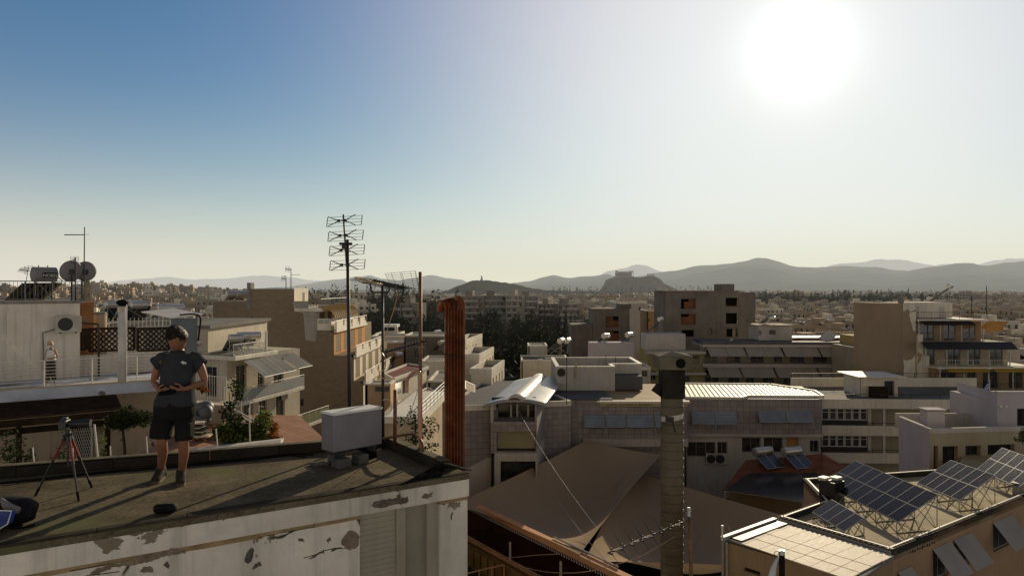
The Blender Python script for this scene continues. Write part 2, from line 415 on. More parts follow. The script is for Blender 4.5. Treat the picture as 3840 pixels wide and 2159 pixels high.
def ridge(name, pts, Y, depth, mat, seed, rough=.06, zb=-5):
 """mountain: a sloped, folded massif whose skyline follows pts (photo pixels) at distance Y"""
 pts = [vW(*p) for p in pts]; n = 150; rows = 14; g = MB()
 for j in range(rows + 1):
  t = j / rows
  for i in range(n + 1):
   q = i / n * (len(pts) - 1); k = min(int(q), len(pts) - 2); f = q - k; f2 = f * f * (3 - 2 * f) * .5 + f * .5
   x = pts[k][0] + (pts[k + 1][0] - pts[k][0]) * f; y = pts[k][1] + (pts[k + 1][1] - pts[k][1]) * f2
   top = P(x, y, Y)
   if t <= .6:
    a = t / .6; yy = Y - depth * (1 - a)
   else:
    a = 1 - (t - .6) / .4; yy = Y + depth * .8 * (1 - a)
   hgt = (top.z - zb) * (a ** 1.25)
   amp = rough * (top.z - zb)
   nz = mnoise.fractal(Vector((top.x / depth * 3.2 + seed, yy / depth * 3.2, seed)), .9, 2, 5)
   if t == .6: nz = mnoise.noise(Vector((x * .06, seed, 0))) * .12 + mnoise.noise(Vector((x * .2, seed, 3))) * .06
   xx = top.x * (yy / Y) if t <= .6 else top.x
   g.v.append(Vector((xx, yy, zb + hgt + amp * nz * (2.6 if t != .6 else 1) * (min(1, a * 2)))))
 for j in range(rows):
  for i in range(n):
   g.f.append((j * (n + 1) + i, j * (n + 1) + i + 1, (j + 1) * (n + 1) + i + 1, (j + 1) * (n + 1) + i)); g.mi.append(0)
 return struct(name, g, mat, True)
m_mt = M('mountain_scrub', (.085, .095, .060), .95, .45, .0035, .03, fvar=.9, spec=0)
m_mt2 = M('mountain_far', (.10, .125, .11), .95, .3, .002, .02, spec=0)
m_hill = M('hill_scrub', (.040, .042, .024), .95, .5, .012, .09, fvar=1, spec=0)
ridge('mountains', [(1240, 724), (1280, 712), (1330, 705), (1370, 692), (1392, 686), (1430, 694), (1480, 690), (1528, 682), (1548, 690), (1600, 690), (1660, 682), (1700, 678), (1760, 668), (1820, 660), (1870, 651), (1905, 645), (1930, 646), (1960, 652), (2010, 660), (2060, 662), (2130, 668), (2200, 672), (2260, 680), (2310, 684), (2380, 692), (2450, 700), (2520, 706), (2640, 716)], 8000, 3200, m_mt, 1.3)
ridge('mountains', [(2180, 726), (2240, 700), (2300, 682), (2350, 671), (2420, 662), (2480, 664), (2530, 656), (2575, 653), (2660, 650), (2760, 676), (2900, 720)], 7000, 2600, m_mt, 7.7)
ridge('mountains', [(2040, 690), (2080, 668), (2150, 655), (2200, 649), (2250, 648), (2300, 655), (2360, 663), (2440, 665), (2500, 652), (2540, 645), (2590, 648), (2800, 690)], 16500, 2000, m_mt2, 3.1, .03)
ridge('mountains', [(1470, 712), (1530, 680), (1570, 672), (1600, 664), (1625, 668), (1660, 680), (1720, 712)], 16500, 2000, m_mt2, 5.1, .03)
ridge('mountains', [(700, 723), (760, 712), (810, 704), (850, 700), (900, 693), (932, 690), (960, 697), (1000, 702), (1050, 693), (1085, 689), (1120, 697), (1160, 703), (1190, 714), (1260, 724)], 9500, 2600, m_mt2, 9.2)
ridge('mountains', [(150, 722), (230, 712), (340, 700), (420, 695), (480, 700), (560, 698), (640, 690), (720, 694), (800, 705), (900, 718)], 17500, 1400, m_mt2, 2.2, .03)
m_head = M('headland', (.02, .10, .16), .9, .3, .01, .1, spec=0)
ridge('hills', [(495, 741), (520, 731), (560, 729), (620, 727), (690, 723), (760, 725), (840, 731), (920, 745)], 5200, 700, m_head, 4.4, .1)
ridge('hills', [(1060, 752), (1090, 738), (1120, 727), (1150, 718), (1180, 710), (1200, 705), (1225, 706), (1260, 711), (1300, 718), (1350, 723), (1400, 727), (1450, 731), (1500, 735), (1580, 748)], 2000, 430, m_hill, 6.1, .10, -4)
m_marble = M('aged_marble', (.32, .29, .24), .8, .3, .05, .6, streak=.2)
t = thing('monument', 'small pale marble tower on the top of the dark wooded hill', 'monument', P(*vG(820, 247), 1994))
b = P(*vG(820, 247), 1994)
g = MB(); g.box(b + Vector((0, 0, 1)), (7, 4, 6)); part('plinth', g, m_marble, t)
g = MB(); g.box(b + Vector((.6, 0, 7)), (4, 3, 7)); g.box(b + Vector((-.6, 0, 12)), (2, 2, 4)); part('shaft', g, m_marble, t)
m_rock = M('citadel_rock', (.19, .155, .105), .95, .45, .02, .16, streak=.25, fvar=1, spec=0)
pr = [vW(*p) for p in [(1488, 747), (1505, 738), (1516, 727), (1524, 715), (1530, 703), (1542, 698), (1560, 697), (1590, 697), (1610, 698), (1632, 694), (1645, 697), (1656, 703), (1664, 713), (1680, 720), (1700, 730), (1740, 748)]]
g = MB(); Yc = 2400
n = 110; rows = [(-260, .0), (-200, .22), (-120, .42), (-70, .56), (-52, .88), (-40, 1.), (60, 1.), (90, .5), (240, 0)]
for dy, a in rows:
 for i in range(n + 1):
  q = i / n * (len(pr) - 1); k = min(int(q), len(pr) - 2); f = q - k
  x = pr[k][0] + (pr[k + 1][0] - pr[k][0]) * f; y = pr[k][1] + (pr[k + 1][1] - pr[k][1]) * f
  top = P(x, y, Yc); nz = mnoise.fractal(Vector((top.x * .03, dy * .03, a * 3)), .8, 2, 5)
  g.v.append(Vector((top.x, Yc + dy + nz * 9 * (a < 1), -4 + (top.z + 4) * a + nz * 5 * (0 < a < 1))))
for j in range(len(rows) - 1):
 for i in range(n):
  g.f.append((j * (n + 1) + i, j * (n + 1) + i + 1, (j + 1) * (n + 1) + i + 1, (j + 1) * (n + 1) + i)); g.mi.append(0)
struct('citadel_hill', g, m_rock, False)
a = P(*vW(1547, 696), 2380); bq = P(*vW(1592, 696), 2380); zt = P(*vW(1547, 682), 2380).z
t = thing('ancient_temple', 'ruined columned temple standing on the flat top of the rock citadel', 'temple', ((a.x + bq.x) / 2, 2390, a.z))
g = MB(); g.bx(a.x - 2, bq.x + 2, 2372, 2408, a.z - 4, a.z + 1.5); part('steps', g, m_marble, t)
Wt = bq.x - a.x
for i in range(11):
 x = a.x + 1 + (Wt - 2) * i / 10
 g = MB(); g.cyl((x, 2375, a.z + 1.5), (x, 2375, zt - 3), .95, .75, 8); part('column', g, m_marble, t)
g = MB(); g.bx(a.x, bq.x, 2373, 2377, zt - 3, zt - .6); g.bx(a.x, a.x + 8, 2373, 2377, zt - .6, zt + 2); g.bx(bq.x - 14, bq.x, 2373, 2377, zt - .6, zt + 1)
g.bx(a.x + 3, bq.x - 3, 2386, 2404, a.z + 1.5, zt - 3.5); part('entablature', g, m_marble, t)
a = P(*vW(1627, 694), 2385); bq = P(*vW(1645, 696), 2385)
t = thing('small_temple', 'low ruined porch at the lower end of the rock citadel', 'temple', ((a.x + bq.x) / 2, 2385, a.z))
g = MB(); g.bx(a.x, bq.x, 2378, 2390, a.z - 4, a.z + 1); part('steps', g, m_marble, t)
g = MB(); g.bx(a.x, bq.x, 2380, 2384, a.z + 5, a.z + 7)
for i in range(6):
 x = a.x + (bq.x - a.x) * (i + .3) / 6; g.bx(x - .7, x + .7, 2381, 2383, a.z + 1, a.z + 5)
part('colonnade', g, m_marble, t)
# materials of the place
m_white = M('old_white_plaster', (.70, .63, .52), .9, .22, .9, 16., streak=.5, peel=((.21, .165, .115), .60, 1.5), bump=.006, crack=.55)
m_fascia = M('fascia_plaster', (.72, .645, .53), .9, .25, 1.1, 20., streak=.55, peel=((.24, .19, .13), .635, 2.0), bump=.005)
m_ochre = M('bare_ochre_concrete', (.36, .25, .13), .95, .4, 3., 20., bump=.006)
m_bitumen = M('roof_bitumen', (.190, .155, .100), .95, .5, 1.3, 26., fade=((.13, .125, .062), 1.1, .56), bump=.004, spec=.12, fvar=1.9)
m_bitdark = M('roof_bitumen_dark', (.058, .050, .038), .95, .45, 2., 60., bump=.004, spec=.12, fvar=1.2)
m_ledge = M('ledge_mortar', (.17, .14, .09), .95, .4, 3., 50., bump=.004, fvar=1.2)
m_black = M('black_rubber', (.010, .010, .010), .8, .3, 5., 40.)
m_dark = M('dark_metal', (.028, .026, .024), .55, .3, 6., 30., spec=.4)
m_beige = M('beige_shutter', (.36, .32, .235), .7, .12, 1.5, 18., streak=.25)
m_beige2 = M('beige_panel', (.30, .27, .20), .7, .15, 1.5, 18., streak=.4)
m_rust = M('rust', (.215, .056, .020), .9, .5, 5., 30., fade=((.40, .26, .14), 3.2, .58), streak=.75, bump=.003, fvar=1.1)
m_rustd = M('dark_rust', (.085, .028, .013), .95, .5, 5., 30.); m_rustc = M('worn_rust', (.42, .22, .11), .9, .4, 4., 30., fade=((.17, .045, .018), 2.2, .45), streak=.5)
m_rust2 = M('brown_rusted_pipe', (.16, .065, .030), .55, .5, 6., 30., spec=.4)
m_copper = M('painted_copper_pipe', (.50, .25, .15), .38, .25, 5., 30., spec=.5)
m_grey = M('grey_enamel', (.215, .20, .21), .6, .12, 2.5, 30., streak=.15)
m_wtop = M('white_enamel', (.72, .70, .64), .5, .1, 2.5, 30.)
m_conc = M('concrete', (.26, .245, .215), .95, .3, 2., 24., streak=.45, bump=.006)
m_block = M('grey_block', (.16, .15, .14), .95, .35, 4., 30., bump=.006)
m_steel = M('galvanised_steel', (.42, .42, .41), .42, .2, 4., 30., metal=.7)
m_whitepaint = M('white_paint', (.62, .59, .53), .6, .15, 2., 20., streak=.2)
m_cream = M('cream_cover', (.62, .50, .33), .5, .12, 6., 30.)
# the roof we look across
ZR = ZC - 2.14
Rc = onz(1760, 1775, ZR); Lc = onz(0, 2055, ZR)
fr = Pl(Rc + (Lc - Rc) * 2.1, Rc)                       # front edge of the roof, left to right
Bk = onz(1441, 1677, ZR); bd = (onz(0, 1793, ZR) - Bk).normalized()
BkL = Bk + bd * 8.4
side_d = (onz(1554, 1697, ZR + .12) - onz(1452.5, 1654, ZR + .12)).normalized()
A0 = fr.at(0, ZR)
roofp = [Rc, Bk + Vector((.22, .10, 0)), BkL + Vector((-.1, .25, 0)), A0]
OWN = thing('rooftop_building', 'weathered white rooftop building with peeling plaster and a flat bitumen roof the man stands on', 'building', (Rc.x - 3, Rc.y + .5, 0))
g = MB(); g.prism([(p.x, p.y) for p in roofp], ZR - .06, ZR); part('roof', g, m_bitumen, OWN)
fl = fr.L
g = MB(); fr.box(g, 0, fl, ZR - .26, ZR - .061, -.35, 0); part('fascia', g, m_fascia, OWN, bevel=.008)
g = MB(); s = 0.; rr = random.Random(3)
while s < fl - .2:
 e = min(fl, s + rr.uniform(.5, 1.3)); wd = rr.uniform(.07, .11); h = rr.uniform(.012, .03)
 fr.box(g, s, e - .004, ZR + .001, ZR + h, -.012 - wd, .006 + rr.uniform(-.006, .006)); s = e
part('edge_felt', g, m_bitdark, OWN, bevel=.006)
wl = fr.shift(-.045)
def ws(vx, vy=900): return wl.px(*vF(vx, vy))[0]
sA, sB, sC, sD, sE = ws(1205), ws(1578), ws(1682), ws(2005), ws(2287)
zt = ZR - .26
g = MB(); wl.box(g, 0, sA, 0, zt - .05, -.3, 0); wl.box(g, sD, sE, 0, zt - .05, -.3, 0)
wl.box(g, sA, sD, 0, zt - 3, -.3, -.02); part('wall', g, m_white, OWN)
g = MB(); s = 0
while s < sA:
 e = min(sA, s + rr.uniform(.12, .4)); wl.box(g, s, e, zt - .05 + rr.uniform(-.012, .012), zt, -.25, .004 + rr.uniform(-.012, .008)); s = e
part('lintel', g, m_ochre, OWN, bevel=.004); g = MB(); wl.box(g, sD, sE, zt - .05, zt, -.25, .003); part('lintel', g, m_ochre, OWN, bevel=.004)
sh_ = part('shutter', MB().add([wl.at(sA, zt - 3, -.05), wl.at(sB, zt - 3, -.05), wl.at(sB, zt, -.05), wl.at(sA, zt, -.05)], [(0, 1, 2, 3)]), m_beige, OWN)
g = MB(); z = zt - .02
while z > zt - 3:
 wl.box(g, sA + .004, sB - .004, z - .054, z, -.049, -.044); z -= .058
part('slats', g, m_beige, sh_, bevel=.003)
g = MB(); wl.box(g, sB + .006, sC - .012, zt - 3, zt, -.2, -.018); part('door_frame', g, m_beige, OWN, bevel=.004)
sR = sC + (sD - sC) * .66
g = MB(); wl.box(g, sC, sR, zt - 3, zt, -.2, -.10); part('door', g, m_beige2, OWN)
g = MB(); wl.box(g, sR, sD, zt - 3, zt, -.2, -.045); part('door_jamb', g, m_beige, OWN)
m_peel = M('bare_render', (.26, .20, .14), .95, .4, 5., 40., bump=.006, fvar=1.2); m_peeld = M('bare_cement', (.15, .125, .10), .95, .4, 5., 40., bump=.006, fvar=1.2)
def blotch(pl, vw, pts, mat, par, d, seed, jit=9):
 r = random.Random(seed); out = []
 for i in range(len(pts)):
  a, b = Vector(pts[i]), Vector(pts[(i + 1) % len(pts)]); n = max(1, int((b - a).length / 22))
  for k in range(n): out.append(a.lerp(b, k / n) + Vector((r.uniform(-jit, jit), r.uniform(-jit, jit))))
 g = MB(); g.add([pl.at(*pl.px(*vw(*q)), d) for q in out], [tuple(range(len(out)))[::-1]]); part('peeled_patch', g, mat, par)
BL = [(wl, vF, [(1010, 1110), (1040, 1050), (1085, 990), (1150, 990), (1196, 1030), (1196, 1110), (1160, 1170), (1100, 1190), (1060, 1165)], m_peel), (wl, vF, [(870, 1080), (905, 1050), (915, 1085), (885, 1120)], m_peel), (wl, vF, [(40, 1300), (70, 1220), (110, 1160), (135, 1190), (100, 1260), (85, 1320)], m_peeld), (wl, vF, [(120, 1380), (150, 1325), (200, 1300), (210, 1345), (160, 1360)], m_peeld), (wl, vF, [(585, 1075), (640, 1070), (640, 1100), (590, 1100)], m_peeld),
 (wl, vF, [(680, 1265), (740, 1235), (800, 1205), (850, 1180), (850, 1215), (800, 1225), (740, 1268)], m_peeld), (wl, vF, [(905, 1195), (950, 1160), (1000, 1150), (1060, 1170), (1000, 1172), (940, 1190)], m_peeld), (wl, vF, [(2015, 720), (2075, 700), (2060, 735)], m_peeld), (wl, vF, [(2085, 770), (2110, 710), (2225, 700), (2215, 745), (2160, 775), (2110, 740)], m_peel), (wl, vF, [(2115, 870), (2135, 800), (2140, 850), (2125, 890)], m_peeld),
 (wl, vC, [(900, 1430), (940, 1385), (1000, 1360), (1100, 1330), (1250, 1300), (1400, 1240), (1560, 1220), (1700, 1190), (1860, 1180), (1870, 1215), (1700, 1240), (1500, 1300), (1400, 1320), (1200, 1350), (1100, 1370), (980, 1430)], m_peel), (wl, vC, [(1400, 1400), (1440, 1350), (1530, 1345), (1535, 1400), (1450, 1420)], m_peel), (wl, vC, [(1640, 1330), (1690, 1295), (1710, 1330), (1690, 1370)], m_peeld), (wl, vC, [(2460, 1300), (2490, 1200), (2540, 1160), (2560, 1200), (2510, 1310)], m_peeld),
 (fr, vF, [(1310, 740), (1360, 690), (1500, 670), (1680, 650), (1700, 700), (1640, 720), (1500, 745), (1400, 770)], m_peeld), (fr, vF, [(1815, 665), (1850, 620), (1945, 605), (1920, 645), (1880, 670)], m_peel), (fr, vF, [(1570, 640), (1600, 620), (1625, 640), (1600, 660)], m_peeld), (fr, vC, [(1350, 1070), (1390, 1055), (1400, 1075)], m_peeld), (fr, vC, [(1690, 1190), (1720, 1165), (1780, 1165), (1800, 1190), (1740, 1200)], m_peel), (fr, vC, [(1300, 1030), (1350, 1010), (1450, 1005), (1440, 1025), (1340, 1045)], m_peel)]
for k, (pl, vw, q, mt) in enumerate(BL): blotch(pl, vw, q, mt, OWN, .0025 + .0004 * (k % 3), k)
for k, q in enumerate([[(640, 1265), (760, 1230), (850, 1190), (950, 1165), (1020, 1160)], [(870, 1440), (980, 1430), (1200, 1400)]]):
 g = MB(); vw = (vF, vC)[k]; g.tube([wl.at(*wl.px(*vw(*p)), .001) for p in q], .004, 4); part('crack', g, m_black, OWN)
pb = Pl(BkL, Bk); h_ = .115
g = MB(); s = 0; rr = random.Random(5)
while s < pb.L:
 e = min(pb.L, s + rr.uniform(.6, 1.4)); pb.box(g, s, e - .002, ZR, ZR + h_ + rr.uniform(-.008, .008), -.15, rr.uniform(-.006, .006)); s = e
pr_ = Pl(Bk + Vector((.02, .02, 0)), Bk + side_d * 1.62 + Vector((.02, .02, 0)))
pr_.n = -pr_.n if pr_.n.dot(Vector((1, 0))) < 0 else pr_.n    # outward
nd_ = Vector((pr_.n.x, pr_.n.y, 0))
for a, b in ((0, .62), (.63, 1.62)):
 q0 = Bk + side_d * a; q1 = Bk + side_d * b
 g.para(Vector((q0.x, q0.y, ZR)), Vector((q1.x - q0.x, q1.y - q0.y, 0)), nd_ * .15, (0, 0, h_ + .004 * (a > 0)))
part('parapet', g, m_bitdark, OWN, bevel=.012)
g = MB()
for a, b in ((0, .615), (.64, 1.60)):
 q0 = Bk + side_d * a + nd_ * .012; q1 = Bk + side_d * b + nd_ * .012
 g.para(Vector((q0.x, q0.y, ZR + h_ + .006)), Vector((q1.x - q0.x, q1.y - q0.y, 0)), nd_ * .125, (0, 0, .012))
pb.box(g, 0, pb.L - .05, ZR + h_ + .009, ZR + h_ + .02, -.14, -.02)
part('coping', g, m_ledge, OWN, bevel=.005)
def on_roof(f, x, y, dz=0.): 
 p = onz(*f(x, y), ZR); p.z += dz; return p
def smooth_path(pts, n=6, sag=0, jit=0, seed=0):
 pts = [Vector(p) for p in pts]; r = random.Random(seed); out = []
 for i in range(len(pts) - 1):
  p0 = pts[max(i - 1, 0)]; p1 = pts[i]; p2 = pts[i + 1]; p3 = pts[min(i + 2, len(pts) - 1)]
  for k in range(n):
   t = k / n
   q = .5 * ((2 * p1) + (p2 - p0) * t + (2 * p0 - 5 * p1 + 4 * p2 - p3) * t * t + (3 * p1 - p0 - 3 * p2 + p3) * t ** 3)
   if jit: q = q + Vector((r.uniform(-jit, jit), r.uniform(-jit, jit), 0))
   out.append(q)
 out.append(pts[-1]); return out
g = MB(); g.tube(smooth_path([on_roof(vC, *q, .013) for q in [(-200, 545), (0, 520), (400, 480), (1000, 412), (1500, 368), (1800, 345), (2300, 295), (2574, 268), (2900, 232), (3150, 240)]], 6, jit=.006, seed=1), .0085, 6)
solo('power_cable', g, m_black, 'black cable lying along the back of the roof, nearer the parapet', 'cable', 'cables on the roof')
g = MB(); g.tube(smooth_path([on_roof(vC, *q, .012) for q in [(-200, 540), (0, 532), (400, 494), (1000, 425), (1500, 384), (1850, 352), (2300, 310), (2574, 286), (2900, 245), (3080, 262)]], 6, jit=.006, seed=2), .008, 6)
solo('power_cable', g, m_black, 'black cable lying on the roof in front of the other long cable', 'cable', 'cables on the roof')
rr = random.Random(11); g = MB()
for i in range(12):
 f = i / 11
 a = on_roof(vF, 1600 + 420 * f, 552 - 100 * f, .014); b = on_roof(vF, 1880 + 190 * f, 440 - 40 * f, .05 + .02 * rr.random())
 c = onz(*vF(2020 + 215 * f, 318 + 58 * f), ZR + h_ + .03); d = c + nd_ * .12 + Vector((0, 0, -.02))
 g.tube(smooth_path([a, (a + b) / 2 + Vector((0, 0, .0)), b, c, d], 5, jit=.007, seed=i), .0065, 6)
solo('cable_bundle', g, m_black, 'fan of black cables running over the roof corner beside the rusty flue pipes', 'cables')
g = MB(); a, b = on_roof(vC, 1325, 938, .004), on_roof(vC, 1475, 915, .004); g.tube([a, (a + b) / 2 + Vector((0, .01, 0)), b], .012, 6)
solo('rubber_strip', g, m_black, 'short black rubber strip lying near the roof edge', 'strip')
g = MB(); g.sphere(on_roof(vC, 1258, 946, .01), (.022, .014, .011), 8, 5); solo('stone_chip', g, m_wtop, 'small pale chip of stone near the roof edge', 'stone')
# metal cabinet on its stand
zt_ = ZR + .65
D = P(1251.6, 1550.6, 8.84); C_ = P(1432.5, 1524.9, 9.35); zb_ = ZR + .19; zt_ = D.z
ux = Vector((C_.x - D.x, C_.y - D.y, 0)); uw = Vector((-ux.y, ux.x, 0)).normalized() * .27
cab = thing('equipment_cabinet', 'grey metal cabinet with a top whitened as sunlit on a low stand by the masts', 'cabinet', D + ux / 2 + uw / 2 - Vector((0, 0, D.z - ZR)))
g = MB(); g.para(Vector((D.x, D.y, zb_)), ux, uw, (0, 0, zt_ - zb_ - .03)); part('body', g, m_grey, cab, bevel=.012)
g = MB(); g.para(Vector((D.x, D.y, zt_ - .028)) - ux * .012 - uw * .04, ux * 1.024, uw * 1.08, (0, 0, .03)); part('lid', g, m_wtop, cab, bevel=.008)  # lid coloured white for the sunlit top of the grey casing
for f in (.13, .78):
 g = MB(); o = Vector((D.x, D.y, ZR + .12)) + ux * f - uw * .15; g.para(o, ux * .06, uw * 1.3, (0, 0, .068)); part('foot', g, m_dark, cab, bevel=.006)
rr = random.Random(9)
for i, (f, w_, dd, hh) in enumerate([(.02, .26, -.32, .11), (.46, .2, -.22, .115), (.16, .2, .55, .115), (.70, .3, .5, .112)]):
 g = MB(); o = Vector((D.x, D.y, ZR + .001)) + ux * f + uw * dd; g.para(o, ux * w_, uw * .62, (0, 0, hh))
 solo('concrete_block', g, m_block, ['grey concrete block under the near left corner of the metal cabinet', 'grey concrete block under the middle of the metal cabinet front', 'grey concrete block under the far left corner of the metal cabinet', 'grey concrete block under the far right corner of the metal cabinet'][i], 'block', 'blocks under the cabinet', bevel=.012)
o = on_roof(vE, 1935, 1140)
g = MB(); g.para(o, ux * .30, uw * .7, (0, 0, .15)); solo('black_crate', g, m_black, 'black box lying under the right end of the metal cabinet', 'crate', bevel=.01)
g = MB(); o2 = on_roof(vE, 1530, 1190); 
for k in range(5): g.sphere(o2 + Vector((rr.uniform(-.12, .1), rr.uniform(-.06, .06), .02)), (rr.uniform(.03, .06), .03, rr.uniform(.02, .04)), 7, 5)
solo('rubble_heap', g, m_block, 'small heap of dark rubble in the shade before the cabinet', 'rubble', kind='stuff')
# masts and pipes
def mast(name, label, top, base, r0, r1, mat, cat='mast', n=10):
 t = thing(name, label, cat, base)
 g = MB(); g.cyl(base, top, r0, r1, n); part('pole', g, mat, t, smooth=True)
 return t
Ya = 9.95
ba = onz(1313, 1682, ZR); ba = P(1313, 0, Ya) * 1; ba.z = ZR
tp = P(1290, 805, Ya); mid = P(1304, 900, Ya)
t = thing('tv_antenna', 'tall antenna mast with four rows of bow-tie elements', 'antenna', ba)
g = MB(); g.cyl(ba, P(1303, 898, Ya), .024, .022, 10); part('pole', g, m_dark, t, smooth=True)
g = MB(); g.cyl(P(1300.5, 1000, Ya - .04), tp + Vector((0, -.04, 0)), .013, .012, 8); part('upper_pole', g, m_dark, t, smooth=True)
g = MB(); g.cyl(P(1273, 914, Ya - .03), P(1321, 914, Ya - .03), .018, n=8); g.box(P(1290, 924, Ya - .06), (.05, .05, .07)); part('clamp', g, m_dark, t)
kx = Ya / F
for k, (cx, cy) in enumerate([(1293, 829.5), (1297.5, 884.5), (1302, 938.5), (1304, 993.5)]):
 c = P(cx, cy, Ya - .05); ux_ = Vector((.94, -.28, .035)); 
 fr_ = MB(); W_, Hh = .262, .062
 for i in range(4):
  z = -Hh + 2 * Hh * i / 3
  fr_.cyl(c + ux_ * -W_ + Vector((-.004 * i, 0, -z)), c + ux_ * W_ + Vector((-.004 * i, 0, -z)), .0027, n=5)
 for s_ in (-1, 1): fr_.cyl(c + ux_ * (s_ * W_) + Vector((0, 0, Hh)), c + ux_ * (s_ * W_) + Vector((-.012, 0, -Hh)), .0055, n=5)
 o = part('reflector', fr_, m_dark, t)
 bw = MB(); cf = c + Vector((-.02, -.09, 0))
 for s_ in (-1, 1):
  h0 = cf + ux_ * (s_ * .045)
  bw.sphere(h0, (.024, .015, .022), 8, 6)
  for v in (-1, 1):
   bw.tube([h0, h0 + ux_ * (s_ * .055) + Vector((0, 0, v * .022)), h0 + ux_ * (s_ * .16) + Vector((0, 0, v * (.062 if s_ < 0 else .07)))], [.009, .006, .0055], 6)
 bw.cyl(cf - ux_ * .05, cf + ux_ * .05, .006, n=6); bw.cyl(cf, c + Vector((.01, .05, 0)), .008, n=6)
 part('dipole', bw, m_dark, o)
Yb = 9.9
bb = P(1437, 0, Yb); bb.z = ZR
t = thing('tv_antenna', 'long cream yagi antenna with a wire grid reflector on a slim pole', 'antenna', bb)
g = MB(); g.cyl(bb, P(1434, 1070, Yb), .021, .018, 10); part('pole', g, m_dark, t, smooth=True)
p0, p1 = P(1333, 1043, 9.25), P(1518, 1085, 10.35)
bdv = (p1 - p0); bn = bdv.normalized(); cross = bn.cross(Vector((0, 0, 1))).normalized()
g = MB(); g.cyl(p0, p0 + bdv * .5, .021, n=8); part('boom', g, m_cream, t, smooth=True)
g = MB(); g.cyl(p0 + bdv * .44, p1, .017, n=8); part('boom', g, m_dark, t, smooth=True)
g = MB()
for i in range(19):
 f = .05 + .93 * i / 18 if i > 4 else .05 + .07 * i; q = p0 + bdv * f; ln = .15 + .05 * f
 g.tube([q - cross * ln + Vector((0, 0, -.012)), q - cross * .02, q + cross * .02, q + cross * ln + Vector((0, 0, .012))], .0038, 5)
 if f > .3:
  for s_ in (-1, 1): g.tube([q + Vector((0, 0, .01)), q + cross * (s_ * .035) + Vector((0, 0, .035)), q + cross * (s_ * .06) + Vector((0, 0, .02))], .006, 5)
 g.box(q, (.028, .028, .03))
part('director', g, m_dark, t)
g = MB(); g.tube(smooth_path([P(1388, 1058, 9.6), P(1389, 1072, 9.62), P(1393, 1090, 9.68), P(1402, 1096, 9.75), P(1437, 1096, 9.88), P(1448, 1100, 9.95), P(1459, 1090, 10.), P(1457, 1070, 10.)], 4), .011, 6); part('bracket', g, m_dark, t)
g = MB(); q00, q10, q11, q01 = P(1443, 1026, 10.15), P(1559, 1016, 10.5), P(1574, 1092, 10.45), P(1466, 1073, 10.2)
for i in range(7):
 f = [0, .2, .48, .53, .82, .97, 1][i]; g.cyl(q00.lerp(q10, f), q01.lerp(q11, f), .0024, n=4)
for i in range(9):
 f = i / 8; g.cyl(q00.lerp(q01, f), q10.lerp(q11, f), .0024, n=4)
q20, q21 = P(1500, 1120, 10.3), P(1580, 1108, 10.5)
for i in range(5): f = i / 4; g.cyl(q01.lerp(q20, f), q11.lerp(q21, f), .0024, n=4)
g.cyl(P(1511, 1062, 10.3), P(1514, 1100, 10.3), .014, n=6)
part('reflector', g, m_dark, t)
g = MB(); g.tube(smooth_path([P(1493, 1092, 10.2), P(1480, 1150, 10.15), P(1462, 1205, 10.1), P(1442, 1265, 9.95), P(1427, 1300, 9.86), P(1428, 1315, 9.86), P(1446, 1348, 9.86), P(1441, 1385, 9.86), P(1424, 1395, 9.86), P(1428, 1412, 9.86), P(1455, 1425, 9.9)], 5), .006, 6)
part('antenna_cable', g, m_copper, t)
g = MB(); cc = P(1447, 1525, 9.86); g.tube([cc + Vector((.075 * math.cos(a) + .004, .02 * math.sin(a), .10 * math.sin(a))) for a in [(-.55 + 1.25 * i / 14) * math.pi for i in range(15)]], .006, 6)
solo('coiled_cable', g, m_whitepaint, 'pale loop of cable tied to the slim antenna pole', 'cable')
Yc_ = 9.35
bc = P(1577, 0, Yc_); bc.z = ZR - .25
t = thing('tv_antenna', 'brown rusty mast carrying a narrow dark yagi half way up', 'antenna', bc)
g = MB(); g.cyl(bc, P(1576, 1019, Yc_), .026, .022, 10); part('pole', g, m_rust2, t, smooth=True)
p0, p1 = P(1440, 1321, 10.5), P(1595, 1279, 9.25); bdv = p1 - p0; bn = bdv.normalized()
g = MB(); g.cyl(p0, p1, .011, n=7); part('boom', g, m_dark, t)
g = MB()
for i in range(15):
 q = p0 + bdv * (i + .3) / 15; g.cyl(q + Vector((-.05, .16, .02)), q + Vector((.05, -.16, -.02)), .004, n=5); g.box(q + Vector((0, 0, .01)), (.03, .03, .025))
part('director', g, m_dark, t)
g = MB(); g.tube([P(1572, 1303, 9.3) , P(1578, 1300, 9.28), P(1592, 1302, 9.3)], .01, 6); part('clamp', g, m_copper, t)
Yg = 9.28
t = thing('vent_pipe', 'copper coloured vent pipe bent over in a gooseneck at the roof edge', 'pipe', P(1574, 1690, Yg))
g = MB(); g.tube(smooth_path([P(1586, 1695, Yg), P(1575, 1640, Yg), P(1574, 1540, Yg), P(1573.5, 1412, Yg), P(1568, 1394, Yg + .03), P(1556, 1392, Yg + .1), P(1534, 1412, Yg + .35), P(1527, 1424, Yg + .4), P(1526, 1436, Yg + .41), P(1525.5, 1472, Yg + .41)], 6), .024, 10)
part('pipe', g, m_copper, t, smooth=True)
t = mast('stub_pole', 'short dark rusty pole standing behind the right end of the cabinet', P(1482, 1461, 9.7), P(1481, 1634, 9.7) - Vector((0, 0, .12)), .025, .025, m_rust2, 'pole')
g = MB(); g.tube(smooth_path([P(1430, 1645, 9.75), P(1480, 1636, 9.65), P(1530, 1628, 9.5), P(1560, 1632, 9.4), P(1580, 1655, 9.22), P(1587, 1692, 9.18)], 6), .017, 8)
solo('handrail_pipe', g, m_rust2, 'bent rusty pipe running low across the roof corner', 'pipe', smooth=True)
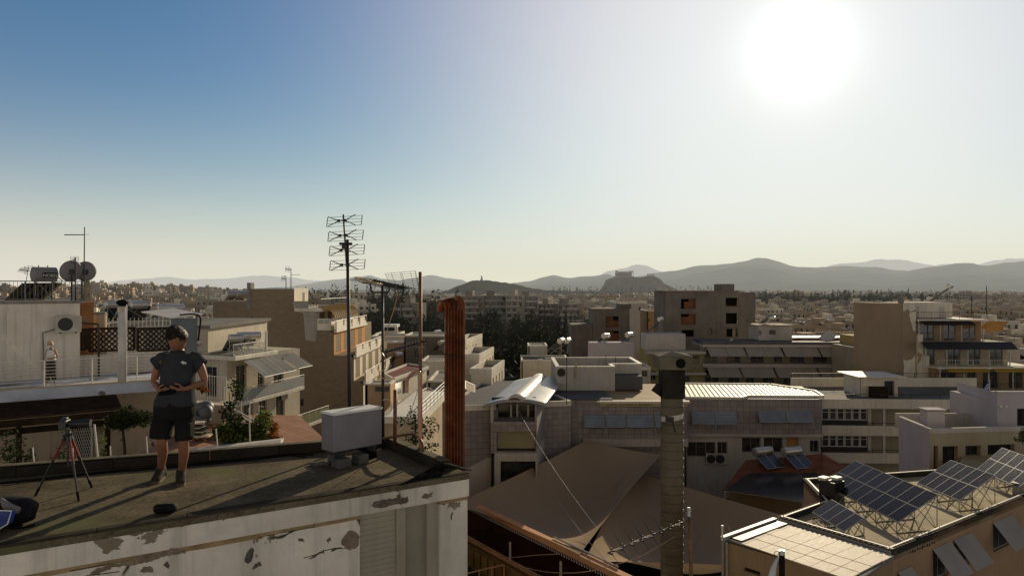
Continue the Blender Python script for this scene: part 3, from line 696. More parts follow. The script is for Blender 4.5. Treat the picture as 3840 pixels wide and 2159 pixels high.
g = MB(); g.tube(smooth_path([P(1490, 1622, 9.68), P(1520, 1585, 9.6), P(1542, 1538, 9.5), P(1556, 1497, 9.42), P(1573, 1440, 9.3)], 6), .005, 5)
solo('white_cable', g, m_wtop, 'thin white cable hanging between the stub pole and the vent pipe', 'cable')
Yf = 9.05
t = thing('flue_pipes', 'rust red bundle of ribbed flue pipes with hooked tops at the roof corner', 'flue', P(1704, 1760, Yf))
for k in range(5):
 x = 1673 + 62 * k / 4; yo = .05 * (k % 2) + (.05 if k == 0 else 0); r = .029 if k else .022
 b0 = P(x, 1790, Yf + yo); b1 = P(x, 1158 - 4 * k, Yf + yo); u_ = Vector((-.055, .045, 0)) if k else Vector((-.05, .05, 0)); hk = .052
 pts = [b0 + (b1 - b0) * i / 5 for i in range(6)]
 for i in range(1, 9):
  a = math.pi * i / 8; pts.append(b1 + u_ * (1 - math.cos(a)) * 1.05 + Vector((0, 0, hk * 1.5 * math.sin(a))))
 pts.append(pts[-1] - Vector((0, 0, .05)))
 g = MB(); g.tube(pts, r, 12); part('flue', g, (m_rustc, m_rust, m_rustd, m_rustc, m_rust)[k], t, smooth=True)
for k in range(13):
 g = MB(); x = 1670 + 68 * k / 12; g.cyl(P(x, 1780, Yf - .03 + .004 * (k % 2)), P(x, 1160, Yf - .03 + .004 * (k % 2)), .008, n=6); part('rib', g, m_rustd if k % 2 else m_rust, t)
g = MB(); za = P(1700, 1328, Yf).z
lp = [P(1666, 1327, Yf - .04), P(1690, 1333, Yf - .065), P(1715, 1334, Yf - .065), P(1744, 1339, Yf - .04), P(1746, 1338, Yf + .08), P(1668, 1327, Yf + .1), P(1663, 1326, Yf - .03)]
g.tube(lp, .006, 6); part('tie_wire', g, m_dark, t)
for i, (a, b, Y_) in enumerate([((555, 890), (582, 1222), 8.75), ((1600, 500), (1664, 1112), 9.1), ((1870, 865), (1880, 1083), 9.2), ((1236, 895), (1238, 1150), 8.95)]):
 q0, q1 = P(*vT(*a), Y_), P(*vT(*b), Y_); q1.z = min(q1.z, ZR + .1)
 g = MB(); g.cyl(q1, q0, .012 if i == 1 else .007, n=6)
 solo('stake', g, m_whitepaint, ['thin pale stake leaning behind the parapet left of the tripod', 'thick pale stake leaning beside the lattice gate', 'thin pale stake right of the lattice gate, before the dark post', 'thin pale stake directly behind the tripod legs'][i], 'stake', 'stakes behind the parapet')
for i, (a, b, Y_) in enumerate([((1470, 1170), (1484, 1350), 9.3), ((2172, 1090), (2186, 1272), 9.6), ((2505, 880), (2514, 1235), 9.8)]):
 q0, q1 = P(*vB(*a), Y_), P(*vB(*b), Y_); q1.z = min(q1.z, ZR + .1)
 g = MB(); g.cyl(q1, q0, .008, n=6)
 solo('stake', g, m_whitepaint, ['thin pale stake just left of the standing man', 'thin pale stake right of the man, before the tiled patio', 'tall thin pale stake before the white stair railing'][i], 'stake', 'stakes behind the parapet')
# people
m_skin = M('skin', (.27, .12, .066), .55, .12, 9., 60.)
m_tee = M('dark_tshirt', (.042, .042, .046), .9, .2, 8., 60.)
m_short = M('dark_shorts', (.017, .015, .014), .9, .25, 8., 60.)
m_hair = M('dark_hair', (.020, .014, .010), .6, .5, 20., 120.)
m_shoe = M('grey_shoes', (.055, .045, .038), .8, .3, 20., 80.)
m_sole = M('shoe_sole', (.16, .13, .10), .8, .2, 20., 80.)
m_logo = M('pale_print', (.62, .61, .58), .8, .05, 20., 80.)
def skinned(pts, edges, sub=2):
 """one continuous body grown around a skeleton: pts = [(Vector, rx, ry)]"""
 me = bpy.data.meshes.new('body'); me.from_pydata([tuple(p[0]) for p in pts], edges, []); me.update()
 o = bpy.data.objects.new('body', me); COL.objects.link(o)
 o.modifiers.new('skin', 'SKIN').use_smooth_shade = True
 for i, v in enumerate(me.skin_vertices[0].data):
  v.radius = (pts[i][1], pts[i][2]); v.use_root = (i == 0)
 s = o.modifiers.new('sub', 'SUBSURF'); s.levels = s.render_levels = sub
 dg = bpy.context.evaluated_depsgraph_get(); dg.update()
 em = o.evaluated_get(dg).to_mesh()
 mb = MB(); mb.add([v.co.copy() for v in em.vertices], [tuple(p.vertices) for p in em.polygons])
 o.evaluated_get(dg).to_mesh_clear(); bpy.data.objects.remove(o); bpy.data.meshes.remove(me)
 return mb
def ell(c, rx, ry, ax=Vector((1, 0, 0)), ay=Vector((0, 1, 0)), n=24, sq=2.4):
 out = []
 for i in range(n):
  a = 2 * math.pi * i / n; ca, sa = math.cos(a), math.sin(a)
  out.append(c + ax * (rx * math.copysign(abs(ca) ** (2 / sq), ca)) + ay * (ry * math.copysign(abs(sa) ** (2 / sq), sa)))
 return out
def wob(rings, amp, sc, seed):
 for r in rings:
  for i, p in enumerate(r):
   n = mnoise.noise_vector(p * sc + Vector((seed, seed, seed))); r[i] = p + Vector((n.x, n.y, n.z * .3)) * amp
 return rings
def limb(pts, rads, n=16, flat=1.0):
 """rings across a bent limb, for sleeves and trouser legs"""
 rings = []
 for i, p in enumerate(pts):
  d = (pts[min(i + 1, len(pts) - 1)] - pts[max(i - 1, 0)]).normalized()
  ax = d.cross(Vector((0, 1, 0))).normalized(); ay = ax.cross(d).normalized()
  rings.append(ell(p, rads[i], rads[i] * flat, ax, ay, n, 2.1))
 return rings
def head(mb, c, M3, s=1.0, nu=28, nv=20):
 """a head with brow, nose, lips, chin, ears; face looks along local -Y"""
 def shape(u, v):
  th = math.pi * v; ph = 2 * math.pi * u
  d = Vector((math.sin(th) * math.cos(ph), math.sin(th) * math.sin(ph), math.cos(th)))
  rx, ry, rz = .076, .097, .118
  p = Vector((d.x * rx, d.y * ry, d.z * rz))
  fz = p.z; front_ = max(0, -d.y)
  if fz < -.01:
   k = min(1, (-.01 - fz) / .11); p.x *= 1 - .36 * k ** 1.2
   if d.y > 0: p.y *= 1 - .45 * k
   else: p.y -= .004 * k
  p.y -= .017 * front_ ** 6 * math.exp(-((fz + .022) / .020) ** 2) * math.exp(-(p.x / .013) ** 2)
  p.y -= .010 * front_ ** 4 * math.exp(-((fz + .002) / .030) ** 2) * math.exp(-(p.x / .011) ** 2)
  p.y += .010 * front_ ** 3 * math.exp(-((fz - .012) / .011) ** 2) * math.exp(-((abs(p.x) - .031) / .015) ** 2)
  p.y -= .005 * front_ ** 3 * math.exp(-((fz - .030) / .010) ** 2) * math.exp(-((abs(p.x) - .028) / .024) ** 2)
  p.y -= .006 * front_ ** 4 * math.exp(-((fz + .060) / .009) ** 2) * math.exp(-(p.x / .024) ** 2)
  p.y += .004 * front_ ** 4 * math.exp(-((fz + .058) / .003) ** 2) * math.exp(-(p.x / .022) ** 2)
  p.y -= .009 * front_ ** 3 * math.exp(-((fz + .098) / .016) ** 2) * math.exp(-(p.x / .026) ** 2)
  return p
 rings = [[c + M3 @ (shape(i / nu, j / nv) * s) for i in range(nu)] for j in range(1, nv)]
 mb.loft(rings)
 for s_ in (-1, 1):
  e = []
  for j in range(7):
   t_ = j / 6; rr_ = .001 + .028 * math.sin(math.pi * min(1, t_ * .9 + .05))
   e.append([c + M3 @ (Vector((s_ * (.066 + .020 * math.sin(math.pi * t_) * (.5 + .5 * math.cos(a))), .012 + .016 * math.cos(a) * (1 - .3 * t_), .018 - .058 * t_ + .006 * math.sin(a))) * s) for a in [2 * math.pi * k / 8 for k in range(8)]])
  mb.loft(e)
def hand_bones(wrist, dirn, palm_n, side, curl, sc=1.0):
 """palm and five unequal, curled fingers; returns (points, edges) with point 0 = wrist"""
 d = dirn.normalized(); n = palm_n.normalized(); w_ = d.cross(n).normalized() * side
 pts = [(wrist, .024 * sc, .019 * sc), (wrist + d * .045 * sc, .034 * sc, .017 * sc), (wrist + d * .085 * sc, .036 * sc, .014 * sc)]
 ed = [(0, 1), (1, 2)]
 for k, (off, ln) in enumerate([(-.029, .066), (-.010, .076), (.010, .071), (.028, .056)]):
  p = wrist + d * (.092 - .004 * abs(k - 1.3)) * sc + w_ * off * sc; b = 2; dd = d.copy(); ang = curl * (.85 + .1 * k)
  pts.append((p, .0095 * sc, .0095 * sc)); ed.append((b, len(pts) - 1)); b = len(pts) - 1
  for q, fr_ in enumerate((.45, .32, .23)):
   dd = (dd * math.cos(ang) + n * math.sin(ang)).normalized(); nn = (n * math.cos(ang) - d * math.sin(ang))
   p = p + dd * ln * fr_ * sc; pts.append((p, (.0088 - .001 * q) * sc, (.0088 - .001 * q) * sc)); ed.append((b, len(pts) - 1)); b = len(pts) - 1
 th0 = wrist + d * .03 * sc - w_ * .027 * sc + n * .006 * sc
 pts.append((th0, .013 * sc, .012 * sc)); ed.append((1, len(pts) - 1)); b = len(pts) - 1
 for v, l_ in (((d * .62 - w_ * .62 + n * .45), .036), ((d * .85 - w_ * .1 + n * .5), .030), ((d * .9 + w_ * .12 + n * .4), .022)):
  p = pts[b][0] + v.normalized() * l_ * sc; pts.append((p, .0105 * sc, .0098 * sc)); ed.append((b, len(pts) - 1)); b = len(pts) - 1
 return pts, ed
def join(pts, ed, sub, at_):
 b = len(pts); hp, he = sub
 pts.extend(hp); ed.extend([(i + b, j + b) for i, j in he]); ed.append((at_, b))
Ym = 8.05; km = Ym / F
def mp(x, y, dy=0.): return P(x, y, Ym + dy)
def mX(x, y, dy=0.): return P(*vX(x, y), Ym + dy)
def mY(x, y, dy=0.): return P(*vY(x, y), Ym + dy)
MAN = thing('person', 'man in dark t-shirt and black shorts looking down at a controller in his hands', 'person', onz(632, 1826, ZR))
pelvis = mp(655, 1530, .02); spine = mp(655, 1465, .03); chest = mp(664, 1385, .03); neckb = mp(672, 1322, .03); neckt = mp(672, 1300, .0)
shR, shL = mp(603, 1342, .04), mp(740, 1341, .05)
elR, elL = mp(577, 1430, .06), mp(771, 1432, .07)
wrR, wrL = mp(597, 1462, -.16), mp(700, 1456, -.16)
hipR, hipL = mp(617, 1545, .03), mp(690, 1545, .03)
knR, knL = mp(607, 1650, -.02), mp(688, 1655, .01)
anR = onz(603, 1795, ZR) + Vector((0, 0, .09)); anL = onz(681, 1804, ZR) + Vector((0, 0, .09))
calfR = knR.lerp(anR, .38) + Vector((0, .03, 0)); calfL = knL.lerp(anL, .38) + Vector((0, .03, 0))
toeR = onz(566, 1826, ZR) + Vector((0, 0, .04)); toeL = onz(676, 1824, ZR) + Vector((0, 0, .04))
pts = [(pelvis, .145, .10), (spine, .13, .095), (chest, .15, .11), (neckb, .062, .062), (neckt, .054, .056),
       (shR, .062, .060), (elR, .041, .041), (wrR, .026, .024), (shL, .062, .060), (elL, .041, .041), (wrL, .026, .024),
       (hipR, .088, .088), (knR, .055, .058), (calfR, .056, .060), (anR, .034, .036), (anR.lerp(toeR, .35) - Vector((0, 0, .03)), .022, .018),
       (hipL, .088, .088), (knL, .055, .058), (calfL, .056, .060), (anL, .034, .036), (anL.lerp(toeL, .35) - Vector((0, 0, .03)), .022, .018),
       (elR.lerp(wrR, .3), .043, .041), (elL.lerp(wrL, .3), .043, .041)]
ed = [(0, 1), (1, 2), (2, 3), (3, 4), (2, 5), (5, 6), (6, 21), (21, 7), (2, 8), (8, 9), (9, 22), (22, 10), (0, 11), (11, 12), (12, 13), (13, 14), (14, 15), (0, 16), (16, 17), (17, 18), (18, 19), (19, 20)]
join(pts, ed, hand_bones(wrR + Vector((.012, -.02, -.002)), Vector((.72, -.62, -.02)), Vector((.5, .6, .65)), -1, .62), 7)
join(pts, ed, hand_bones(wrL + Vector((-.012, -.02, -.002)), Vector((-.80, -.50, -.02)), Vector((-.5, .6, .65)), 1, .62), 10)
mb = skinned(pts, ed)
hc = mp(667, 1270, -.05)
MH = Matrix.Rotation(R(-20), 3, 'Z') @ Matrix.Rotation(R(6), 3, 'Y') @ Matrix.Rotation(R(33), 3, 'X')
head(mb, hc, MH, 1.14)
body = part('body', mb, m_skin, MAN, smooth=True)
g = MB(); rings = []; rr = random.Random(2)
for j in range(0, 10):
 th = R(2) + R(99) * j / 9; ring = []
 for i in range(32):
  ph = 2 * math.pi * i / 32; fy = math.sin(ph)
  lim = th * (1 if fy > .1 else (.66 - .1 * abs(math.cos(ph)) if fy < -.35 else .80))
  d = Vector((math.sin(lim) * math.cos(ph), math.sin(lim) * fy, math.cos(lim)))
  k = 1 + .05 * mnoise.noise(d * 5) + .04 * mnoise.noise(d * 14)
  tp_ = .028 * max(0, d.z) ** 2
  ring.append(hc + MH @ (Vector((d.x * .084, d.y * .106, d.z * (.126 + tp_))) * k * 1.12))
 rings.append(ring)
g.loft(rings)
for k in range(420):
 ph = rr.uniform(0, 6.28); fy = math.sin(ph); th = R(rr.uniform(3, 95)) * (1 if fy > .1 else (.60 if fy < -.35 else .8)); d = Vector((math.sin(th) * math.cos(ph), math.sin(th) * fy, math.cos(th)))
 p0 = hc + MH @ (Vector((d.x * .084, d.y * .106, d.z * .126 + .028 * max(0, d.z) ** 3)) * 1.12); tg = MH @ Vector((d.x * .3 + rr.uniform(-.5, .25), -.8 + rr.uniform(-.4, .4), -.35 - .5 * (1 - d.z) + rr.uniform(-.3, .2))); od = MH @ d
 ln = rr.uniform(.018, .034); g.tube([p0, p0 + tg * ln * .5 + od * .004, p0 + tg * ln + od * rr.uniform(-.004, .004)], [.0045, .0036, .0008], 4)
part('hair', g, m_hair, MAN, smooth=True)
g = MB(); X = Vector((1, 0, 0))
TR = [(657.5, 1518, .212, .148), (657, 1500, .206, .146), (660, 1470, .188, .138), (664, 1435, .172, .132), (668, 1400, .176, .134), (670, 1370, .184, .136), (671, 1352, .186, .128), (671, 1338, .158, .112), (671, 1324, .105, .088), (671, 1312, .080, .074)]
rings = [ell(mp(x, y, .03), rx, ry, n=36, sq=2.5) for x, y, rx, ry in TR]; wob(rings[:7], .016, 9., 2.); g.loft(rings, cap=False)
for s_, sh0, el0 in ((-1, shR, elR), (1, shL, elL)):
 a = sh0 + Vector((-s_ * .085, 0, .016)); d_ = (el0 - sh0).normalized()
 if s_ < 0: tip = mX(205, 790, .05); rt = (.058, .064, .070, .074, .080)
 else: tip = mX(985, 830, .06); rt = (.058, .064, .070, .074, .080)
 ps = [a + (tip - a) * f for f in (0, .25, .5, .78, 1.)]; ps[1] += Vector((0, 0, .008)); ps[2] += Vector((0, 0, .008))
 g.sphere(sh0 + Vector((-s_ * .028, 0, .004)), (.085, .078, .062), 14, 10)
 rg = limb(ps, rt, 18, .92); wob(rg[2:], .012, 11., 3. + s_); g.loft(rg, cap=False)
shirt = part('t_shirt', g, m_tee, MAN, smooth=True); 
sf = shirt.modifiers.new('thick', 'SOLIDIFY'); sf.thickness = .006
lx = [(0, .5), (.08, .68), (.22, .72), (.34, .95), (.46, .78), (.62, .66), (.88, .64), (.97, .52), (1.1, .30), (1.02, .34), (.97, .40), (.95, .10), (.86, -.05), (.83, .12), (.85, .30), (.68, .33), (.60, .06), (.50, -.02), (.53, .20), (.42, .30), (.35, .12), (.22, .10), (.30, .32), (.22, .42), (.08, .42)]
o_ = mX(622, 800, -.13); g = MB(); vs = []
for a, b in lx: vs.append(o_ + Vector((a * .058, .006 * a, b * .045)))
g.add(vs, [tuple(range(len(vs)))[::-1]]); part('print', g, m_logo, shirt, 'pale print of a walking animal')
g = MB()
SR = [(658, 1496, .190, .130), (656, 1520, .203, .145), (655, 1545, .212, .150), (654, 1566, .205, .145)]
rings = [ell(mp(x, y, .03), rx, ry, n=32, sq=2.6) for x, y, rx, ry in SR]; wob(rings, .010, 9., 8.); g.loft(rings)
for ps_, rs_ in (([(622, 1548), (612, 1580), (605, 1610), (601.5, 1643)], (.116, .112, .106, .104)), ([(686, 1548), (690, 1580), (691, 1612), (691.5, 1650)], (.112, .100, .090, .083))):
 p3 = [mp(x, y, .03 - .012 * i) for i, (x, y) in enumerate(ps_)]; p3 = [p3[0], p3[0].lerp(p3[1], .5), p3[1], p3[1].lerp(p3[2], .5), p3[2], p3[2].lerp(p3[3], .6), p3[3]]
 r7 = [rs_[0], (rs_[0] + rs_[1]) / 2, rs_[1], (rs_[1] + rs_[2]) / 2, rs_[2], rs_[2], rs_[3]]
 rg = limb(p3, r7, 22, .95); wob(rg[1:], .011, 10., ps_[0][0]); g.loft(rg, cap=False)
sho = part('shorts', g, m_short, MAN, smooth=True); sf = sho.modifiers.new('thick', 'SOLIDIFY'); sf.thickness = .006
for (x, y, dx) in ((583, 1608, -1), (716, 1608, 1)):
 g = MB(); g.box(mp(x, y, -.01), (.035, .13, .15)); part('pocket', g, m_short, sho, bevel=.012)
def shoe(an, toe):
 d = Vector((toe.x - an.x, toe.y - an.y, 0)).normalized(); w_ = Vector((-d.y, d.x, 0)); b = Vector((an.x, an.y, ZR + .002)) - d * .055
 g = MB(); rings = []
 for f, ww, hh in ((-.02, .028, .07), (.0, .042, .115), (.05, .050, .135), (.10, .052, .130), (.15, .052, .098), (.20, .054, .074), (.25, .050, .058), (.29, .030, .04)):
  c = b + d * f; ring = []
  for i in range(14):
   a = math.pi * 2 * i / 14; ca, sa = math.cos(a), math.sin(a)
   ring.append(c + w_ * (ww * math.copysign(abs(ca) ** .7, ca)) + Vector((0, 0, .022 + (hh - .022) * (.5 + .5 * sa))))
  rings.append(ring)
 g.loft(rings)
 col_ = an + Vector((0, 0, .0)); rg = [ell(col_ + Vector((0, 0, z)), r_, r_ * 1.1, n=14) for z, r_ in ((-.045, .060), (.0, .056), (.045, .050))]; g.loft(rg)
 s1 = part('shoe', g, m_shoe, MAN, smooth=True)
 g = MB(); rings = []
 for f, ww in ((-.004, .022), (.02, .038), (.10, .041), (.18, .048), (.24, .047), (.275, .036), (.295, .014)):
  c = b + d * f; rings.append([c + w_ * ww, c + w_ * ww + Vector((0, 0, .028)), c - w_ * ww + Vector((0, 0, .028)), c - w_ * ww])
 g.loft(rings); part('sole', g, m_sole, s1)
shoe(anR, toeR); shoe(anL, toeL)
q0, q1 = wrR + Vector((.045, -.085, -.012)), wrL + Vector((-.07, -.075, -.012))
c_ = (q0 + q1) / 2; ax_ = (q1 - q0).normalized()
t = thing('remote_controller', 'black drone controller held by the man in both hands', 'controller', c_)
M_ = Matrix.Rotation(R(28), 3, 'X'); w_ = ax_ * .175; yv = M_ @ Vector((0, .095, 0)); zv = M_ @ Vector((0, 0, .03))
g = MB(); g.para(c_ - w_ / 2 - yv / 2 - zv / 2, w_, yv, zv); part('case', g, m_black, t, bevel=.01)
g = MB(); g.para(c_ - w_ * .4 + yv * .45 - zv * .1, w_ * .8, yv * .62, zv * .3); part('screen', g, m_black, t, bevel=.004)
for s_ in (-.3, .3):
 g = MB(); k_ = c_ + w_ * s_ - yv * .1 + zv * .5; g.cyl(k_, k_ + zv * .5, .006, .009, 8); part('stick', g, m_dark, t)
ZT = ZC - 3.44
m_skin2 = M('tanned_skin', (.36, .19, .11), .55, .1, 9., 60.)
m_tank = M('white_vest', (.66, .64, .60), .9, .1, 9., 60.)
m_capri = M('brown_trousers', (.05, .042, .038), .9, .2, 9., 60.)
m_blond = M('grey_blond_hair', (.52, .42, .28), .7, .3, 20., 90.)
Yw = ZC - ZT; Yw = Yw * F / (1443 - CY); kw = Yw / F
def wp(x, y, dy=0.): return P(*vB(x, y), Yw + dy)
WOM = thing('person', 'fair-haired woman in white vest, dark trousers and face mask behind the terrace railing', 'person', wp(512, 650))
pel = wp(512, 425); chs = wp(513, 320); nb = wp(511, 282); nt_ = wp(511, 268, -.02)
sR, sL = wp(474, 300, .02), wp(552, 300, .02); eR, eL = wp(461, 372, .02), wp(582, 366, .02); w1, w2 = wp(492, 392, -.18), wp(520, 388, -.18)
hR, hL = wp(495, 430), wp(530, 430); kR, kL = wp(487, 545, -.02), wp(536, 545, -.02); aR, aL = wp(474, 628), wp(548, 626)
pts = [(pel, .14, .11), (wp(512, 375), .12, .10), (chs, .125, .10), (nb, .05, .05), (nt_, .046, .048), (sR, .048, .048), (eR, .036, .036), (w1, .024, .022), (sL, .048, .048), (eL, .036, .036), (w2, .024, .022),
       (hR, .088, .09), (kR, .058, .06), (aR, .036, .04), (wp(463, 645, -.12), .03, .022), (hL, .088, .09), (kL, .058, .06), (aL, .036, .04), (wp(556, 643, -.12), .03, .022)]
ed = [(0, 1), (1, 2), (2, 3), (3, 4), (2, 5), (5, 6), (6, 7), (2, 8), (8, 9), (9, 10), (0, 11), (11, 12), (12, 13), (13, 14), (0, 15), (15, 16), (16, 17), (17, 18)]
join(pts, ed, hand_bones(w1 + Vector((.01, -.01, 0)), Vector((.95, -.2, .05)), Vector((.1, .9, -.2)), 1, .35, .95), 7)
join(pts, ed, hand_bones(w2 + Vector((-.01, -.01, 0)), Vector((-.95, -.25, .05)), Vector((-.1, .9, -.2)), -1, .35, .95), 10)
mb = skinned(pts, ed, 1); hc2 = wp(506, 243, -.03); MH2 = Matrix.Rotation(R(-22), 3, 'Z') @ Matrix.Rotation(R(10), 3, 'X'); head(mb, hc2, MH2, 1.02, 20, 14)
part('body', mb, m_skin2, WOM, smooth=True)
g = MB(); rings = []
for j in range(8):
 th = R(2) + R(112) * j / 7; ring = []
 for i in range(24):
  ph = 2 * math.pi * i / 24; fy = math.sin(ph); lim = th * (1 if fy > -.1 else .55)
  d = Vector((math.sin(lim) * math.cos(ph), math.sin(lim) * fy, math.cos(lim))); k = 1 + .07 * mnoise.noise(d * 6)
  ring.append(hc2 + MH2 @ (Vector((d.x * .088, d.y * .112, d.z * .132)) * k))
 rings.append(ring)
g.loft(rings); part('hair', g, m_blond, WOM, smooth=True)
g = MB(); g.loft([[hc2 + MH2 @ Vector((.066 * math.cos(a) * k, -.085 * abs(math.sin(a)) - .022 * max(0, math.sin(a)) ** 2, z)) for a in [math.pi * i / 8 for i in range(9)]] for z, k in ((-.012, 1.08), (-.05, 1.02), (-.095, .7))], close=False)
part('face_mask', g, m_tank, WOM, smooth=True)
g = MB(); rings = [ell(wp(x, y, 0), rx, ry, n=20) for x, y, rx, ry in [(512, 405, .158, .135), (512, 385, .152, .13), (513, 345, .150, .125), (513, 318, .142, .118), (513, 300, .105, .105)]]; wob(rings[:3], .012, 9., 1.); g.loft(rings, cap=False)
for x in (492, 534): g.tube([wp(x, 306, -.12), wp(x - 1, 288, -.06), wp(x, 284, .02), wp(x, 305, .11)], .017, 6)
part('vest', g, m_tank, WOM, smooth=True)
g = MB(); rings = [ell(wp(x, y), rx, ry, n=20) for x, y, rx, ry in [(512, 400, .145, .12), (512, 425, .16, .13), (512, 445, .155, .13)]]; g.loft(rings)
for a, b, c2 in ((wp(494, 438), kR, kR.lerp(aR, .7)), (wp(531, 438), kL, kL.lerp(aL, .7))):
 rg = limb([a, a.lerp(b, .5), b, c2], (.098, .09, .078, .072), 14); wob(rg, .01, 8., a.x); g.loft(rg, cap=False)
part('trousers', g, m_capri, WOM, smooth=True)
for a, tx in ((aR, 463), (aL, 556)):
 g = MB(); g.sphere(Vector((a.x, a.y - .06, ZT + .045)), (.045, .13, .045), 10, 6); part('shoe', g, m_tank, WOM, smooth=True)
# tripod, camera, bag, pouch
m_cam = M('camera_black', (.012, .012, .013), .45, .3, 20., 80., spec=.5)
m_red = M('red_carbon_tube', (.22, .028, .018), .4, .3, 20., 80.)
ap = P(255, 1640, 7.72); ap2 = ap + Vector((0, 0, -.03))
TP = thing('tripod', 'black and red camera tripod standing on the roof', 'tripod', Vector((ap.x, ap.y, ZR)))
g = MB(); g.cyl(ap - Vector((0, 0, .07)), ap + Vector((0, 0, .02)), .026, .022, 10); g.sphere(ap + Vector((0, 0, .045)), .03, 10, 7); g.cyl(ap + Vector((0, 0, .06)), ap + Vector((0, 0, .085)), .024, n=10)
g.cyl(ap + Vector((-.06, 0, .02)), ap + Vector((.03, 0, .02)), .008, n=6); part('head', g, m_cam, TP)
g = MB(); g.cyl(ap - Vector((0, 0, .3)), ap, .011, n=8); part('centre_column', g, m_cam, TP)
for f in ((352, 645), (792, 695), (925, 558)):
 ft = on_roof(vC, *f); st = ap + (Vector((ft.x - ap.x, ft.y - ap.y, 0)).normalized() * .035); m1 = st.lerp(ft, .40)
 g = MB(); g.cyl(st, m1, .0135, n=8)
 lg = part('leg', g, m_red, TP)
 g = MB(); g.cyl(m1, st.lerp(ft, .9), .0105, n=8); g.cyl(m1 - (ft - st) * .02, m1 + (ft - st) * .04, .0165, n=8); part('lower_tube', g, m_cam, lg); g = MB(); g.cyl(st - (ft - st) * .02, st.lerp(ft, .06), .019, n=8); part('collar', g, m_cam, lg)
 g = MB(); g.cyl(st.lerp(ft, .86), ft, .015, .011, 8); part('rubber_foot', g, m_black, lg)
cc = P(246, 1592, 7.72); hd = Vector((.97, .22, 0)).normalized(); hn = Vector((-hd.y, hd.x, 0))
CAMR = thing('camera', 'black camera with a long lens mounted on the tripod', 'camera', ap + Vector((0, 0, .085)))
b0 = ap + Vector((-.03, 0, .088))
g = MB(); g.para(b0 - hd * .045 - hn * .07, hd * .075, hn * .14, (0, 0, .095)); g.para(b0 - hd * .03 - hn * .03, hd * .055, hn * .06, (0, 0, .122)); part('body', g, m_cam, CAMR, bevel=.008)
lz = Vector((0, 0, .052)); g = MB(); g.cyl(b0 + hd * .03 + lz, b0 + hd * .12 + lz, .034, .036, 16); g.cyl(b0 + hd * .12 + lz, b0 + hd * .21 + lz, .040, .040, 16); part('lens', g, m_cam, CAMR, smooth=False)
g = MB(); g.cyl(b0 + hd * .21 + lz, b0 + hd * .24 + lz, .043, .044, 16); part('lens_hood', g, m_cam, CAMR)
m_bag = M('black_nylon', (.014, .013, .015), .7, .3, 15., 80.)
m_blue = M('blue_panel', (.012, .035, .20), .35, .3, 12., 80., spec=.5)
m_bagg = M('grey_panel', (.20, .19, .18), .6, .2, 15., 80.)
bo = onz(30, 1985, ZR)
BAG = thing('backpack', 'black backpack with a blue panel lying on the roof at the edge of the picture', 'backpack', bo)
g = MB(); rings = []
for f, r1, r2 in ((0, .05, .05), (.02, .11, .10), (.10, .145, .125), (.22, .155, .13), (.33, .14, .115), (.40, .10, .08), (.42, .04, .03)):
 rings.append(ell(bo + Vector((-.27 + f, .12, .13)), r2, r1, Vector((0, .25, .97)), Vector((0, 1, -.2)), 18, 3.))
wob(rings, .014, 12., 3.); g.loft(rings); part('body', g, m_bag, BAG, smooth=True)
g = MB(); rings = [[p + Vector((0, 0, 0)) for p in ell(bo + Vector((-.10 + .05 * i, .03 - .012 * i, .225 - .012 * i)), .055 - .006 * i, .03, Vector((.2, .3, .9)), Vector((.2, .9, -.3)), 12)] for i in range(5)]; g.loft(rings); part('front_pocket', g, m_bagg, BAG, smooth=True)
g = MB(); a0 = P(-60, 1912, 6.5); a1 = P(44, 1914, 6.52); a2 = P(30, 1960, 6.48); a3 = P(-60, 1990, 6.45); a4 = P(0, 1978, 6.46)
g.add([a0, a1, a2, a4, a3] + [q + Vector((.01, .05, -.01)) for q in (a0, a1, a2, a4, a3)], [(0, 1, 2, 3, 4), (9, 8, 7, 6, 5), (0, 5, 6, 1), (1, 6, 7, 2), (2, 7, 8, 3), (3, 8, 9, 4), (4, 9, 5, 0)]); bl = part('side_panel', g, m_blue, BAG, 'glossy blue side panel', bevel=.006)
g = MB(); g.tube([a0 + Vector((0, -.012, .004)), a1 + Vector((.006, -.012, .004)), a2 + Vector((.004, -.012, -.004)), a4 + Vector((0, -.012, -.006)), a3 + Vector((0, -.012, -.006))], .006, 6); part('piping', g, m_wtop, bl)
g = MB(); g.tube(smooth_path([bo + Vector((.02, .0, .02)), bo + Vector((.10, .02, .012)), bo + Vector((.155, .06, .015)), bo + Vector((.17, .10, .014))], 5), .011, 6); part('strap', g, m_bag, BAG)
pc = onz(613, 1926, ZR)
PO = thing('pouch', 'small rounded black pouch lying alone on the roof in front of the man', 'pouch', pc)
g = MB(); rings = [ell(pc + Vector((-.10 + f, .02 + .10 * f, .044)), r_, r_ * .95, Vector((0, 0, 1)), Vector((0, 1, 0)), 14, 2.8) for f, r_ in ((0, .018), (.008, .034), (.03, .043), (.10, .045), (.17, .043), (.195, .034), (.203, .018))]; g.loft(rings); part('case', g, m_bag, PO, smooth=True)
g = MB(); g.tube([pc + Vector((-.1, -.022, .06)), pc + Vector((0, -.014, .062)), pc + Vector((.1, -.004, .06))], .003, 5); part('zip', g, m_dark, PO)
